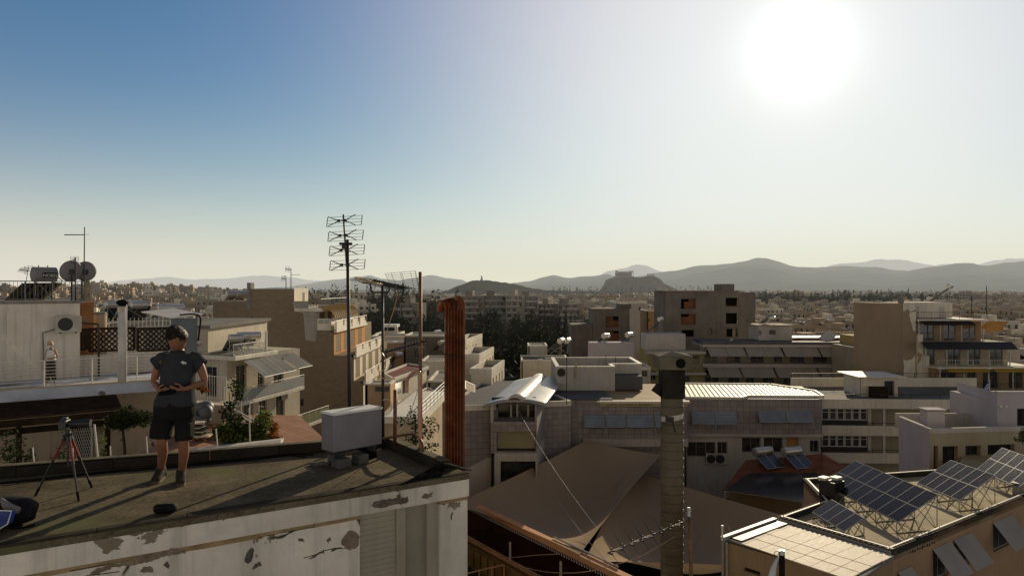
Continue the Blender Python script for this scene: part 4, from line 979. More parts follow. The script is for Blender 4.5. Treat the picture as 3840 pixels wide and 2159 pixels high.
# shared shapes for the neighbourhood
m_glass = glass_mat('dark_glass', (.030, .032, .034))
m_frame = M('aluminium_frame', (.34, .33, .30), .5, .1, 3., 20.)
m_tank_ = M('steel_tank', (.62, .58, .52), .40, .15, 1.5, 12., metal=.75, fvar=.3)
m_collector = M('dark_collector', (.030, .032, .036), .25, .3, 2., 12., spec=.6)
m_pv = M('pv_cells', (.014, .018, .030), .28, .25, 1.2, 9., spec=.5, brick=None)
m_alu = M('bright_aluminium', (.55, .55, .54), .38, .1, 3., 20., metal=.6)
m_acw = M('ac_casing', (.46, .43, .37), .6, .15, 3., 20., streak=.2)
m_wall_l = M('stained_white_wall', (.72, .65, .55), .92, .22, .35, 14., streak=.45, bump=.004)
m_wall_b = M('beige_wall', (.50, .40, .28), .92, .2, .4, 14., streak=.3)
m_slab_p = M('peeling_blue_white_slab', (.50, .53, .60), .92, .2, 1.2, 14., peel=((.20, .15, .11), .60, .9))
m_brickp = M('old_brick_pier', (.32, .155, .075), .95, .4, 1.5, 12., brick=(.22, .075, .008, (.6, .55, .5)), fade=((.25, .24, .17), 1.6, .52))
m_wood = M('dark_wood', (.035, .022, .014), .8, .4, 3., 30.)
m_terra = M('terracotta', (.33, .135, .065), .85, .3, 2., 14.)
m_tilefloor = M('clay_tiles', (.42, .225, .135), .75, .2, 1.2, 10., grid=(.33, .33, .012, (.45, .4, .36)))
m_brick = M('red_brick', (.28, .105, .05), .92, .3, 2., 14., brick=(.22, .07, .009, (.9, .8, .7)))
m_wrail = M('white_railing', (.66, .62, .54), .55, .12, 3., 20., spec=.4)
m_grail = M('grey_railing', (.20, .195, .185), .55, .15, 3., 20.)
m_leaf_d = leaf_mat('leaves_dark', (.016, .022, .010), (.045, .060, .022), .3)
m_leaf_m = leaf_mat('leaves_mid', (.035, .055, .016), (.14, .17, .045), .45)
m_leaf_w = leaf_mat('leaves_wood', (.014, .018, .009), (.040, .046, .020), .15)
m_bark = M('bark', (.05, .038, .026), .95, .4, 4., 30.)
m_roofgrey = M('flat_roof_grey', (.21, .195, .17), .95, .3, .3, 6., streak=0)
def foliage(mb, blobs, n, size, seed, flat=.0):
 """leaves: small crossed faces scattered through the volume of each blob (centre, radii)"""
 r = random.Random(seed); tot = sum(b[1][0] * b[1][1] * b[1][2] for b in blobs) ** 1
 for c, rad in blobs:
  k = max(8, int(n * (rad[0] * rad[1] * rad[2]) / tot))
  for _ in range(k):
   d = Vector((r.gauss(0, 1), r.gauss(0, 1), r.gauss(0, 1))); d.normalize(); q = r.random() ** .45
   p = Vector(c) + Vector((d.x * rad[0], d.y * rad[1], d.z * rad[2])) * q * r.uniform(.8, 1.12)
   a = Vector((r.gauss(0, 1), r.gauss(0, 1), r.gauss(0, .8))).normalized(); b = a.orthogonal().normalized()
   b = (b * math.cos(r.random() * 6.28) + a.cross(b) * math.sin(r.random() * 6.28)); s = size * r.uniform(.6, 1.3)
   mb.add([p - a * s, p + b * s * .45, p + a * s, p - b * s * .45], [(0, 1, 2, 3)])
 return mb
def plant(name, label, cat, base, hgt, rad, n, size, seed, mat, trunk=.03, nb=7, group=None, crown_lo=.25, spread=1.):
 r = random.Random(seed); t = thing(name, label, cat, base, group); base = Vector(base)
 blobs = []
 for i in range(nb):
  a = r.random() * 6.28; q = r.random() ** .5 * .62 * spread; z = crown_lo + (1 - crown_lo) * (i + .5) / nb
  blobs.append((base + Vector((math.cos(a) * rad * q, math.sin(a) * rad * q, hgt * (z - .04))), (rad * r.uniform(.38, .6), rad * r.uniform(.38, .6), hgt * (1 - crown_lo) * r.uniform(.16, .30))))
 g = MB(); top = base + Vector((r.uniform(-.1, .1) * rad, 0, hgt * .75))
 g.tube([base, base.lerp(top, .4) + Vector((rad * .06, 0, 0)), top], [trunk, trunk * .8, trunk * .35], 7)
 for b in blobs: g.tube([base.lerp(top, r.uniform(.3, .7)), b[0]], [trunk * .45, trunk * .15], 5)
 part('trunk', g, m_bark, t); g = MB(); foliage(g, blobs, n, size, seed + 1); part('crown', g, mat, t)
 return t
def heater_mesh(parent, c, rz, L_=1.2, r_=.26, panels=1, tilt=38, pw=1.05, pl_=1.9, hgt=.95):
 """a solar water heater: tank on a frame above a tilted collector that faces along rz"""
 m = Matrix.Rotation(rz, 3, 'Z'); c = Vector(c); V = lambda x, y, z: c + m @ Vector((x, y, z))
 zt2 = hgt + .18
 g = MB(); g.cyl(V(-L_ / 2, 0, zt2), V(L_ / 2, 0, zt2), r_, n=16)
 for s_ in (-1, 1): g.cyl(V(s_ * L_ / 2, 0, zt2), V(s_ * (L_ / 2 + .05), 0, zt2), r_ * .92, r_ * .55, 16)
 part('tank', g, m_tank_, parent)
 ct, st = math.cos(R(tilt)), math.sin(R(tilt))
 for k in range(panels):
  x0 = -pw * panels / 2 + k * pw
  g = MB(); o = V(x0 + .02, -.12 - pl_ * ct, .08); g.para(o, m @ Vector((pw - .04, 0, 0)), m @ Vector((0, pl_ * ct, pl_ * st)), m @ Vector((0, -.06 * st, .06 * ct)))
  p_ = part('collector', g, m_collector, parent)
  g = MB(); up = m @ Vector((0, -.075 * st, .075 * ct))
  for a in (0, pw - .07): g.para(V(x0 + .02 + a, -.12 - pl_ * ct, .08), m @ Vector((.03, 0, 0)), m @ Vector((0, pl_ * ct, pl_ * st)), up)
  for a in (0, 1): g.para(V(x0 + .02, -.12 - pl_ * ct * a - .03 * (1 - a), .08 + (pl_ * st) * (1 - a) - .02 * (1 - a)), m @ Vector((pw - .04, 0, 0)), m @ Vector((0, .03, .02)), up)
  part('collector_frame', g, m_alu, p_)
 g = MB(); hw = pw * panels / 2 - .06
 for x in (-hw, hw):
  g.cyl(V(x, -.08, 0), V(x, -.02, hgt), .022, n=5); g.cyl(V(x, -.12 - pl_ * ct, 0), V(x, -.12 - pl_ * ct, .1), .022, n=5); g.cyl(V(x, -.12 - pl_ * ct, .04), V(x, -.1, hgt * .9), .018, n=5); g.cyl(V(x, -.1, .05), V(x, -.12 - pl_ * ct * .5, .08 + pl_ * st * .45), .016, n=5)
 g.cyl(V(-hw, -.08, .03), V(hw, -.02, hgt), .016, n=5); part('stand', g, m_steel, parent)
def heater(c, rz, label, group=None, **kw):
 t = thing('solar_water_heater', label, 'water heater', c, group); heater_mesh(t, c, rz, **kw); return t
def ac_unit(parent_pl, s, z, d, label, group=None, w_=.85, h_=.62):
 o = parent_pl.at(s, z, d); t = thing('air_conditioner', label, 'air conditioner', o, group)
 g = MB(); parent_pl.box(g, s - w_ / 2, s + w_ / 2, z, z + h_, d, d + .3); part('casing', g, m_acw, t, bevel=.012)
 g = MB(); q = parent_pl.at(s - w_ * .12, z + h_ * .5, d + .3); n3 = Vector((parent_pl.n.x, parent_pl.n.y, 0)); g.cyl(q, q + n3 * .02, h_ * .40, n=20); part('fan_grille', g, m_dark, t)
 g = MB()
 for x in (-.3, .3): parent_pl.box(g, s + w_ * x - .02, s + w_ * x + .02, z - .05, z, d - .1, d + .32)
 part('bracket', g, m_dark, t); return t
def dish(parent_name_label, c, face, rad, label, mat=None):
 t = thing('satellite_dish', label, 'satellite dish', c); f = Vector(face).normalized(); u = f.cross(Vector((0, 0, 1))).normalized(); v = u.cross(f)
 c0 = Vector(c) + Vector((0, 0, rad * 1.35)); rings = []
 for j in range(6):
  q = rad * (j + .15) / 5.15; rings.append([c0 + (u * math.cos(a) + v * math.sin(a) * 1.08) * q - f * (.22 * rad * (1 - (q / rad) ** 2)) for a in [2 * math.pi * i / 24 for i in range(24)]])
 g = MB(); g.loft(rings); o = part('reflector', g, mat or m_grey, t, smooth=True); sf = o.modifiers.new('thick', 'SOLIDIFY'); sf.thickness = .012
 g = MB(); low = c0 - v * rad * 1.02; fp = c0 + f * rad * .85 - v * rad * .62; g.tube([low, fp], .014, 6); g.box(fp, (.08, .08, .07)); part('feed_arm', g, m_dark, t)
 g = MB(); g.cyl(Vector(c), Vector(c) + Vector((0, 0, rad * 1.1)), .03, n=8); g.cyl(Vector(c) + Vector((0, 0, rad * 1.1)), c0 - f * .25 * rad, .03, n=8); part('mount', g, m_dark, t)
 return t
# neighbour on the left
E0, E1 = onz(0, 1465, ZT), onz(570, 1427, ZT)
ed_ = (E1 - E0).normalized()
eA = E0 - ed_ * 6
ep = Pl(eA, E1); eB = ep.at(ep.px(700, 1420)[0], 0); ep = Pl(eA, eB)                                       # terrace edge
NB = thing('terrace_house', 'left hand house with a railed roof terrace over a dark canopied veranda', 'house', (ep.at(6, 0, -3).x, ep.at(6, 0, -3).y, 0))
S = lambda pl, x, y: pl.px(x, y)
g = MB(); ep.box(g, 0, ep.L, ZT - .40, ZT, -7, 0); part('terrace_slab', g, m_slab_p, NB, bevel=.01)
g = MB(); ep.box(g, 0, ep.L, ZT + .001, ZT + .05, -.16, .02); part('terrace_kerb', g, m_wall_b, NB)
rl = rail(ep, 0, ep.L - .25, ZT + .05, ZT + .93, -.08, bars=7, posts=1.45, r=.024, r2=.012)
part('railing', rl, m_wrail, NB)
hp = ep.shift(-2.9)
sR_ = S(hp, 300, 1250)[0]; ztop = S(hp, 300, 1137)[1]
g = MB(); hp.box(g, -1, sR_, ZT, ztop, -5.5, 0); part('wall', g, m_wall_l, NB)
g = MB(); hp.box(g, -1, sR_ + .08, ztop + .001, ztop + .10, -5.6, .06); part('roof', g, m_conc, NB, bevel=.01)
g = MB(); sp_, _ = S(hp, *vU(180, 1000)); hp.box(g, sp_ - .12, sp_ + .12, ZT, ztop - .25, .001, .05); part('pilaster', g, m_wall_l, NB)
wp2 = hp.shift(-.5)
g = MB(); wp2.box(g, sR_ + .001, S(wp2, 665, 1329)[0], ZT, S(wp2, 400, 1329)[1], -.2, 0); part('parapet', g, m_wall_l, NB)
g = MB(); a = S(hp, *vB(0, 120)); b = S(hp, *vB(370, 500)); q0, q1 = hp.at(a[0] - .6, a[1] + .55, .9), hp.at(b[0], b[1], .9); g.para(q0, q1 - q0, Vector((hp.n.x, hp.n.y, 0)) * .12, (0, 0, .16)); solo('diagonal_duct', g, m_wall_l, 'pale diagonal duct running down across the wall of the left house', 'duct')
rp = hp.shift(-.35); r0 = ztop + .1
g = rail(rp, -1, S(rp, 318, 1100)[0], r0, S(rp, 100, 1054)[1], 0, vert=.13, posts=1.9, r=.02, r2=.009); part('roof_railing', g, m_grail, NB)
g = MB(); a, b, c, d = rp.rect((320, 1053), (338, 1135)); rp.box(g, a, b, r0, d, -.2, .0); part('end_post', g, M('mossy_post', (.26, .22, .12), .95, .4, 4., 20.), NB)
hx = S(rp.shift(-.9), 160, 1030)[0]; hb_ = rp.shift(-.9)
tk = thing('solar_water_heater', 'large steel water heater tank with its name plate on the left house roof', 'water heater', hb_.at(hx, r0, 0))
zc_ = S(hb_, 160, 1029)[1]; ta, tb = S(hb_, 122, 1029)[0], S(hb_, 210, 1029)[0]; un = Vector((hb_.u.x, hb_.u.y, 0)); nn_ = Vector((hb_.n.x, hb_.n.y, 0))
axd = (un + nn_ * -.28).normalized(); q0, q1 = hb_.at(ta, zc_, .15), hb_.at(ta, zc_, .15) + axd * (tb - ta) * 1.02
g = MB(); g.cyl(q0, q1, .29, n=28); g.cyl(q1, q1 + axd * .06, .27, .17, 28); g.cyl(q0 - axd * .05, q0, .17, .28, 28)
for f in (.25, .65): g.cyl(q0.lerp(q1, f) + Vector((0, 0, .28)), q0.lerp(q1, f) + Vector((0, 0, .36)), .02, n=6)
body_ = part('tank', g, m_grey, tk, smooth=False)
fnr = Vector((axd.y, -axd.x, 0)).normalized(); mid_ = q0.lerp(q1, .62) + fnr * .285
g = MB(); rings = []
for a in (-26, -18, -10, -2, 6, 14):
 dv = fnr * math.cos(R(a)) + Vector((0, 0, math.sin(R(a)))); rings.append([q0.lerp(q1, .30) + dv * .293, q0.lerp(q1, .93) + dv * .293])
g.loft(rings, close=False); pt_ = part('name_plate', g, m_black, body_)
def text_on(s, size, loc, xdir, up, mat, parent, name='lettering', ext=.002, align='CENTER'):
 cu = bpy.data.curves.new(name, 'FONT'); cu.body = s; cu.size = size; cu.extrude = ext; cu.align_x = align; cu.align_y = 'CENTER'
 tmp = bpy.data.objects.new(name, cu); COL.objects.link(tmp)
 dg = bpy.context.evaluated_depsgraph_get(); dg.update(); me = bpy.data.meshes.new_from_object(tmp.evaluated_get(dg))
 bpy.data.objects.remove(tmp); o = bpy.data.objects.new(name, me); COL.objects.link(o); me.materials.clear(); me.materials.append(mat)
 xd = Vector(xdir).normalized(); zd = xd.cross(Vector(up)).normalized(); yd = zd.cross(xd)
 mx = Matrix((xd, yd, zd)).transposed(); o.parent = parent; o.location = Vector(loc) - ORG[parent]; o.rotation_euler = mx.to_euler(); ORG[o] = ORG[parent]
 return o
text_on('NOBEL', .165, q0.lerp(q1, .64) + fnr * .305 - Vector((0, 0, .045)), axd, (0, 0, 1), m_wtop, pt_)
for f in (.1, .85):
 g = MB(); b_ = q0.lerp(q1, f); g.cyl(Vector((b_.x, b_.y, r0)), b_, .025, n=6); g.cyl(Vector((b_.x, b_.y, r0 + .1)), q0.lerp(q1, 1 - f) - Vector((0, 0, .3)), .018, n=6); part('stand_leg', g, m_dark, tk)
g = MB(); a, b = q0 + fnr * -.1 - Vector((0, 0, .32)), q1 + axd * .25 - Vector((0, 0, .32)); dn = (-axd * .75 - fnr * .2) * 1.0
pl0, pl1 = P(*vU(370, 460), 31), P(*vU(1040, 450), 31.5); pl2, pl3 = P(*vU(640, 800), 30.2), P(*vU(70, 750), 29.8)
g = MB(); g.add([pl0, pl1, pl2, pl3] + [q + Vector((.02, .08, -.04)) for q in (pl0, pl1, pl2, pl3)], [(3, 2, 1, 0), (4, 5, 6, 7), (0, 1, 5, 4), (1, 2, 6, 5), (2, 3, 7, 6), (3, 0, 4, 7)])
part('collector', g, M('collector_back', (.075, .060, .022), .7, .4, 1.6, 8., fade=((.12, .06, .02), .9, .5)), tk)
g = MB()
for f in (.3, .55, .8): g.para(pl0.lerp(pl1, f) + Vector((0, -.03, .0)), (pl1 - pl0) * .07, (pl3 - pl0), (0, .03, 0))
part('collector_rib', g, m_black, tk)
g = MB(); g.tube(smooth_path([q1 + axd * .05 - Vector((0, 0, .1)), q1 + axd * .22 - Vector((0, 0, .2)), pl1 + Vector((.02, 0, .02))], 5), .02, 6); part('pipe', g, m_dark, tk)
d1 = rp.at(S(rp, *vU(1240, 500))[0], r0, -.5); d2 = rp.at(S(rp, *vU(1440, 500))[0], r0, -.9)
def dish2(c, px, py, rad, face, lab):
 t = thing('satellite_dish', lab, 'satellite dish', c); c = Vector(c); Yd = c.y; c0 = P(px, py, Yd); f = Vector(face).normalized(); u = f.cross(Vector((0, 0, 1))).normalized(); v = u.cross(f)
 rings = [[c0 + (u * math.cos(a) + v * math.sin(a) * 1.06) * q - f * (.2 * rad * (1 - (q / rad) ** 2)) for a in [2 * math.pi * i / 28 for i in range(28)]] for q in [rad * x for x in (.05, .25, .5, .75, .92, 1)]]
 g = MB(); g.loft(rings); o = part('reflector', g, m_grey, t, smooth=True); sf = o.modifiers.new('thick', 'SOLIDIFY'); sf.thickness = .015
 bk = c0 - f * .22 * rad
 g = MB(); g.cyl(c, Vector((c.x, c.y, c0.z - .05)), .035, n=8); g.tube([Vector((c.x, c.y, c0.z - .1)), bk], .03, 6); g.box(bk - f * .03, (.14, .14, .2)); part('mount', g, m_dark, t)
 g = MB(); fp = c0 + f * rad * .9 - v * rad * .75; g.tube([c0 - v * rad, fp], .016, 6); g.box(fp, (.09, .09, .08)); part('feed_arm', g, m_dark, t)
 return t
dish2(d1, *vU(1205, 255), .40, (-.62, .62, .28), 'left satellite dish of the pair on the left house roof, seen from behind')
dish2(d2, *vU(1450, 260), .38, (-.50, .75, .28), 'right satellite dish of the pair on the left house roof, by the corner post')
g = MB(); mb_ = rp.at(S(rp, *vU(1275, 500))[0], r0, .12); g.cyl(mb_, P(*vU(1275, 20), mb_.y), .028, n=8)
t = thing('tv_antenna', 'stubby antenna pole with a small grid before the satellite dishes', 'antenna', mb_); part('pole', g, m_dark, t)
g = MB(); ya = mb_.y + .15
for x in (1197, 1335): g.cyl(P(*vU(x, 10), ya), P(*vU(x, 110), ya), .006, n=4)
for k in range(6): g.cyl(P(*vU(1197, 10 + 20 * k), ya), P(*vU(1335, 10 + 20 * k), ya), .005, n=4)
g.cyl(P(*vU(1235, 62), ya - .1), P(*vU(1290, 62), ya - .1), .015, n=6); part('grid_reflector', g, m_dark, t)
mb2 = rp.at(S(rp, *vU(1440, 500))[0], r0, -.3); t = thing('tv_antenna', 'tall thin mast with a single side arm above the left house', 'antenna', mb2)
g = MB(); g.cyl(mb2, P(*vA(850, 137), mb2.y), .026, .018, 8); part('pole', g, m_dark, t)
g = MB(); g.cyl(P(*vA(648, 215), mb2.y), P(*vA(850, 215), mb2.y), .02, .018, 8); g.cyl(P(*vA(850, 213), mb2.y), P(*vA(898, 213), mb2.y), .006, n=5); part('arm', g, m_dark, t)
t = thing('tv_antenna', 'small yagi antenna behind the left end of the big steel tank', 'antenna', rp.at(S(rp, *vU(430, 500))[0], r0, -1.5)); ya = ORG[t].y
g = MB(); g.cyl(ORG[t], P(*vU(480, 200), ya), .012, n=5); part('pole', g, m_dark, t)
g = MB(); g.cyl(P(*vU(325, 225), ya), P(*vU(500, 250), ya), .018, n=6)
for k in range(8): q = P(*vU(335 + 20 * k, 226 + 3 * k), ya); g.cyl(q - Vector((.01, .12, .09)), q + Vector((.01, .12, .09)), .008, n=4)
for a, b in (((408, 180), (560, 165)), ((408, 205), (565, 192)), ((420, 265), (480, 262)), ((415, 300), (475, 297)), ((408, 180), (430, 212)), ((470, 170), (490, 210)), ((555, 165), (570, 195)), ((428, 262), (412, 305))): g.cyl(P(*vU(*a), ya), P(*vU(*b), ya), .007, n=4)
part('elements', g, m_dark, t)
sa, za = S(hp, *vU(1145, 1285)); ac_unit(hp, sa, za, .08, 'white air conditioner unit on the wall of the left house')
g = MB(); zz = [vU(985, 1215), vU(850, 1265), vU(720, 1300), vU(730, 1448), (163, 1330), (163, 1392)]; g.tube([hp.at(*S(hp, *q), .05) for q in zz], .025, 6); part('conduit', g, m_conc, NB)
pp = hp.shift(-1.6); g = MB(); a, b, c, d = pp.rect(vU(1367, 785), vU(1590, 1110)); pp.box(g, a, b, ZT, d, -.8, 0); part('brick_pier', g, m_brickp, NB)
pd = hp.shift(-2.2); a, b, c, d = pd.rect(vU(1592, 955), vU(1850, 1240)); cc = pd.at((a + b) / 2, ZT, -.6)
t = thing('water_drum', 'tan water drum with a dark lid beside the brick pier', 'drum', cc); g = MB(); g.cyl(cc, cc + Vector((0, 0, d - ZT - .12)), (b - a) / 2, n=20); part('barrel', g, m_wall_b, t, smooth=False); g = MB(); g.cyl(cc + Vector((0, 0, d - ZT - .12)), cc + Vector((0, 0, d - ZT)), (b - a) / 2 * 1.03, (b - a) / 2 * .96, 20); part('lid', g, m_conc, t)
lp_ = hp.shift(-.35)
for i, (x0, x1) in enumerate(((808, 868), (900, 1350), (1385, 1700))):
 a, b, c, d = lp_.rect(vB(x0, 88 if i else 95), vB(x1, 295)); t = thing('lattice_screen', ['narrow slatted dark screen beside the hut wall', 'dark diagonal lattice screen left half, behind the round flue', 'dark diagonal lattice screen right half, behind the head of the man'][i], 'screen', lp_.at((a + b) / 2, c, 0), 'screens on the left terrace')
 g = MB(); 
 for q in (a, b): lp_.box(g, q - .05, q + .05, c, d + .03, -.05, .03)
 for z in (c, d): lp_.box(g, a, b, z - .04, z + .04, -.045, .025)
 part('frame', g, m_wood, t); g = MB()
 if i == 0:
  for k in range(9): z = c + (d - c) * (k + .5) / 9; lp_.box(g, a, b, z - .035, z + .035, -.02, 0)
 else:
  st = .21; w_ = b - a; h2 = d - c; n = int((w_ + h2) / st) + 1
  for k in range(n):
   for s_ in (1, -1):
    x0_ = a + k * st; p0_ = [x0_, c]; p1_ = [x0_ - h2, d]
    if p0_[0] > b: f = (p0_[0] - b); p0_ = [b, c + f]
    if p1_[0] < a: f = a - p1_[0]; p1_ = [a, d - f]
    if p0_[1] >= d or p1_[1] <= c: continue
    if s_ < 0: p0_ = [a + b - p0_[0], p0_[1]]; p1_ = [a + b - p1_[0], p1_[1]]
    q0_, q1_ = lp_.at(*p0_, -.01 + .006 * s_), lp_.at(*p1_, -.01 + .006 * s_); dd = (q1_ - q0_).normalized(); nn3 = Vector((lp_.n.x, lp_.n.y, 0)); sd_ = dd.cross(nn3) * .030
    g.para(q0_ - sd_, sd_ * 2, q1_ - q0_, nn3 * .01)
 part('lattice', g, m_wood, t)
g = MB(); q = [vU(1365, 1130), vU(1665, 1155), vU(1680, 1400), vU(1675, 1448)]
fp_ = hp.shift(.1); pts_ = [fp_.at(*S(fp_, *k), 0) for k in q]; pts_.append(fp_.at(S(fp_, *q[-1])[0], ZT, 0)); g.tube(pts_, .045, 6); solo('steel_frame', g, m_dark, 'dark steel frame leaning by the lattice screen', 'frame')
wpk = hp.shift(-1.9)
a, b, c, d = wpk.rect(vB(1095, 15), vB(1710, 75)); g = rail(wpk, a, b, c, d, 0, posts=2., vert=.16, r=.018, r2=.013); 
for k in range(int((b - a) / .16)): wpk.box(g, a + .16 * k - .012, a + .16 * k + .012, c, d + .14, -.01, .01)
solo('picket_fence', g, m_wrail, 'low white picket fence above the lattice screens', 'fence')
sp2 = Pl(P(628, 0, 33), P(742, 0, 34.2)); a, b, c, d = sp2.rect(vB(1720, -10), vB(1985, 290))
t = thing('tin_shed', 'blue grey tin shed with a pale sheet roof behind the man', 'shed', sp2.at((a + b) / 2, c, -1))
g = MB(); sp2.box(g, a, b, ZT, d, -2.2, 0); part('wall', g, M('blue_grey_sheet', (.16, .19, .205), .6, .2, 1., 8., streak=.4), t)
g = MB(); g.para(sp2.at(a - .1, d + .02, .15), sp2.at(b + .2, d + .14, .15) - sp2.at(a - .1, d + .02, .15), sp2.at(a - .1, d + .25, -2.3) - sp2.at(a - .1, d + .02, .15), (0, 0, .05)); part('roof', g, m_whitepaint, t)
g = MB(); g.tube(smooth_path([sp2.at(a + .3, d + .18, .2), sp2.at(b - .3, d + .2, .2), sp2.at(b + .02, d + .02, .2), sp2.at(b, d - .6, .15), sp2.at(b - .03, c + .4, .12)], 4), .04, 6); part('hose', g, m_black, t)
Yk = 27.0; fb = P(459, 1429, Yk); fb.z = ZT + .05
t = thing('round_flue', 'tall round whitewashed flue with a black cowl on the terrace edge', 'flue', fb); ft_ = P(459, 1148, Yk)
g = MB(); g.cyl(fb, ft_, .15, .145, 20); part('pipe', g, m_whitepaint, t, smooth=True)
g = MB(); g.sphere(ft_ + Vector((0, 0, .13)), (.21, .2, .12), 14, 8); g.cyl(ft_, ft_ + Vector((0, 0, .06)), .12, n=14); part('cowl', g, m_black, t, smooth=True)
g = MB(); sz2 = P(456, 1157, Yk); g.box(sz2 + Vector((-.0, -.15, -.02)), (.15, .02, .14)); part('label_plate', g, m_cream, t)
g = MB(); hx2 = P(474, 1140, Yk); g.tube([hx2 + Vector((0, -.02, .15)), hx2 + Vector((.02, -.02, -.1)), Vector((hx2.x + .01, hx2.y - .02, ZT + .05))], .018, 6); part('wire', g, m_wrail, t)
vw = ep.shift(-1.7); ZV = 17.15
g = MB(); vw.box(g, 0, vw.L + .8, ZV, ZT - .40, -.3, 0); part('veranda_wall', g, m_wall_b, NB)
g = MB(); ep.box(g, 0, ep.L + 2, ZV - .25, ZV, -7, 1.6); ep.box(g, 0, ep.L, 0, ZV - .25, -7, .8); part('veranda_floor', g, m_conc, NB)
cl0, cl1 = S(ep, *vT(0, 155))[0] - 6, S(ep, *vT(1965, 20))[0]
g = MB(); o0, o1 = ep.at(cl0, ZT - .44, .02), ep.at(cl1, ZT - .44, .02); fo = Vector((ep.n.x, ep.n.y, 0)) * 1.45 + Vector((0, 0, -.32))
for k in range(14):
 g.para(o0 + fo * (k / 14), o1 - o0, fo * (1 / 14 + .004), (0, 0, .04 + .012 * (k % 2)))
part('canopy', g, m_wood, NB)
g = MB(); f2 = ep.shift(1.45); f2.box(g, cl0, cl1 + .15, ZT - 1.02, ZT - .80, -.06, .02); f2.box(g, cl0, cl1, ZT - 1.42, ZT - 1.22, -1.0, -.9); part('canopy_beam', g, m_wood, NB)
for x in (345, 1890):
 s_ = S(f2, *vT(x, 700))[0]; g = MB(); f2.box(g, s_ - .08, s_ + .08, ZV, ZT - 1.0, -.95, -.8); part('post', g, m_wood, NB)
a, b, c, d = vw.rect(vT(1195, 430), vT(1535, 1150)); t = thing('lattice_gate', 'folding white lattice security gate in the veranda wall', 'gate', vw.at((a + b) / 2, ZV, .06))
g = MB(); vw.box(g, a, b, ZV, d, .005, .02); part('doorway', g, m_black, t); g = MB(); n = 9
for k in range(n + 8):
 for s_ in (1, -1):
  x0_ = a + (b - a) * (k - 8) / n; x1_ = x0_ + (b - a) * 8 / n; z0_, z1_ = ZV, d
  f0 = max(0, (a - x0_) / (x1_ - x0_)); f1 = min(1, (b - x0_) / (x1_ - x0_))
  if f1 <= f0: continue
  pa, pb_ = (x0_ + (x1_ - x0_) * f0, z0_ + (z1_ - z0_) * f0), (x0_ + (x1_ - x0_) * f1, z0_ + (z1_ - z0_) * f1)
  if s_ < 0: pa, pb_ = (a + b - pa[0], pa[1]), (a + b - pb_[0], pb_[1])
  g.cyl(vw.at(*pa, .06 + .01 * s_), vw.at(*pb_, .06 + .01 * s_), .012, n=4)
vw.box(g, b, b + .06, ZV, d, .04, .1); part('lattice', g, m_wrail, t)
a2, b2, c2, d2 = vw.rect(vT(1600, 410), vT(1840, 640)); g = MB()
for k in range(6):
 x = a2 + (b2 - a2) * k / 6; w_ = (b2 - a2) / 6
 g.tube([vw.at(x, d2, .12), vw.at(x + w_ * .5, c2, .12), vw.at(x + w_, d2, .12)], .016, 5)
solo('rusty_zigzag', g, m_rust2, 'rusty zigzag bars hanging on the veranda wall', 'bars')
pz = lambda q, dep: Vector((P(*q, dep).x, dep, ZV))
plant('leafy_shrub', 'dark leafy shrub at the far left of the veranda', 'shrub', pz(vT(230, 1200), 22.5), 2.3, .62, 900, .07, 21, m_leaf_d, .03, 9, 'plants on the veranda', .1)
plant('leafy_shrub', 'thin dark shrub behind the tripod legs', 'shrub', pz(vT(1010, 1150), 23.2), 2.0, .42, 450, .06, 22, m_leaf_d, .02, 7, 'plants on the veranda', .1)
plant('leafy_shrub', 'sparse shrub before the dark post right of the lattice gate', 'shrub', pz(vT(1780, 1050), 24.3), 2.3, .25, 180, .06, 23, m_leaf_m, .015, 6, 'plants on the veranda', .15)
plant('leafy_shrub', 'low shrub in the shade just left of the standing man', 'shrub', pz(vB(1530, 1300), 25.2), 1.6, .22, 150, .06, 24, m_leaf_d, .015, 5, 'plants on the veranda', .2)
tb_ = pz(vB(1250, 1360), 23.5); t = thing('small_tree', 'small dark tree with two round crowns on the veranda', 'tree', tb_); tY = 23.5
g = MB(); fk = P(*vB(1235, 1100), tY); g.tube([tb_, P(*vB(1255, 1300), tY), P(*vB(1243, 1180), tY), fk], [.055, .045, .042, .035], 8)
for q in ((1180, 1000), (1250, 960), (1330, 1030), (1440, 985)): g.tube([fk, P(*vB(*q), tY)], [.03, .012], 6)
g.tube([P(*vB(1243, 1180), tY), P(*vB(1210, 1210), tY)], .02, 5); part('trunk', g, m_bark, t)
g = MB(); bl_ = [(P(*vB(x, y), tY + dy), (r_, r_, r_ * .8)) for x, y, dy, r_ in ((1190, 1010, 0, .36), (1270, 940, .1, .36), (1320, 1000, -.1, .36), (1240, 1040, -.2, .33), (1150, 1050, .1, .22), (1440, 990, 0, .38), (1480, 950, .1, .2))]
foliage(g, bl_, 2200, .055, 31); part('crown', g, m_leaf_d, t)
# patio between the houses
ZP = 19.0
PT = thing('patio_house', 'tiled patio with a brick planter and an iron fence behind the man', 'terrace', (-9.3, 24, 0))
pf = Pl((-10.9, 21.3), (-8.1, 20.2))
g = MB(); g.prism([(-11.2, 20.9), (-7.2, 19.6), (-6.1, 24.5), (-8.4, 29.4), (-11.7, 29.4)], 0, ZP - .02); part('base', g, m_wall_b, PT)
g = MB(); g.prism([(-11.2, 20.9), (-7.2, 19.6), (-6.1, 24.5), (-8.4, 29.4), (-11.7, 29.4)], ZP - .018, ZP); part('floor', g, m_tilefloor, PT)
fw_ = Pl(P(728, 0, 28), P(843, 0, 27.2)); zf1 = S(fw_, 730, 1513)[1]
g = MB(); fw_.box(g, -.5, fw_.L, 17, zf1, -.25, 0); part('low_wall', g, m_wall_b, PT)
g = MB(); fw_.box(g, -.5, fw_.L + .05, zf1 + .001, zf1 + .06, -.3, .05); part('coping', g, m_cream, PT)
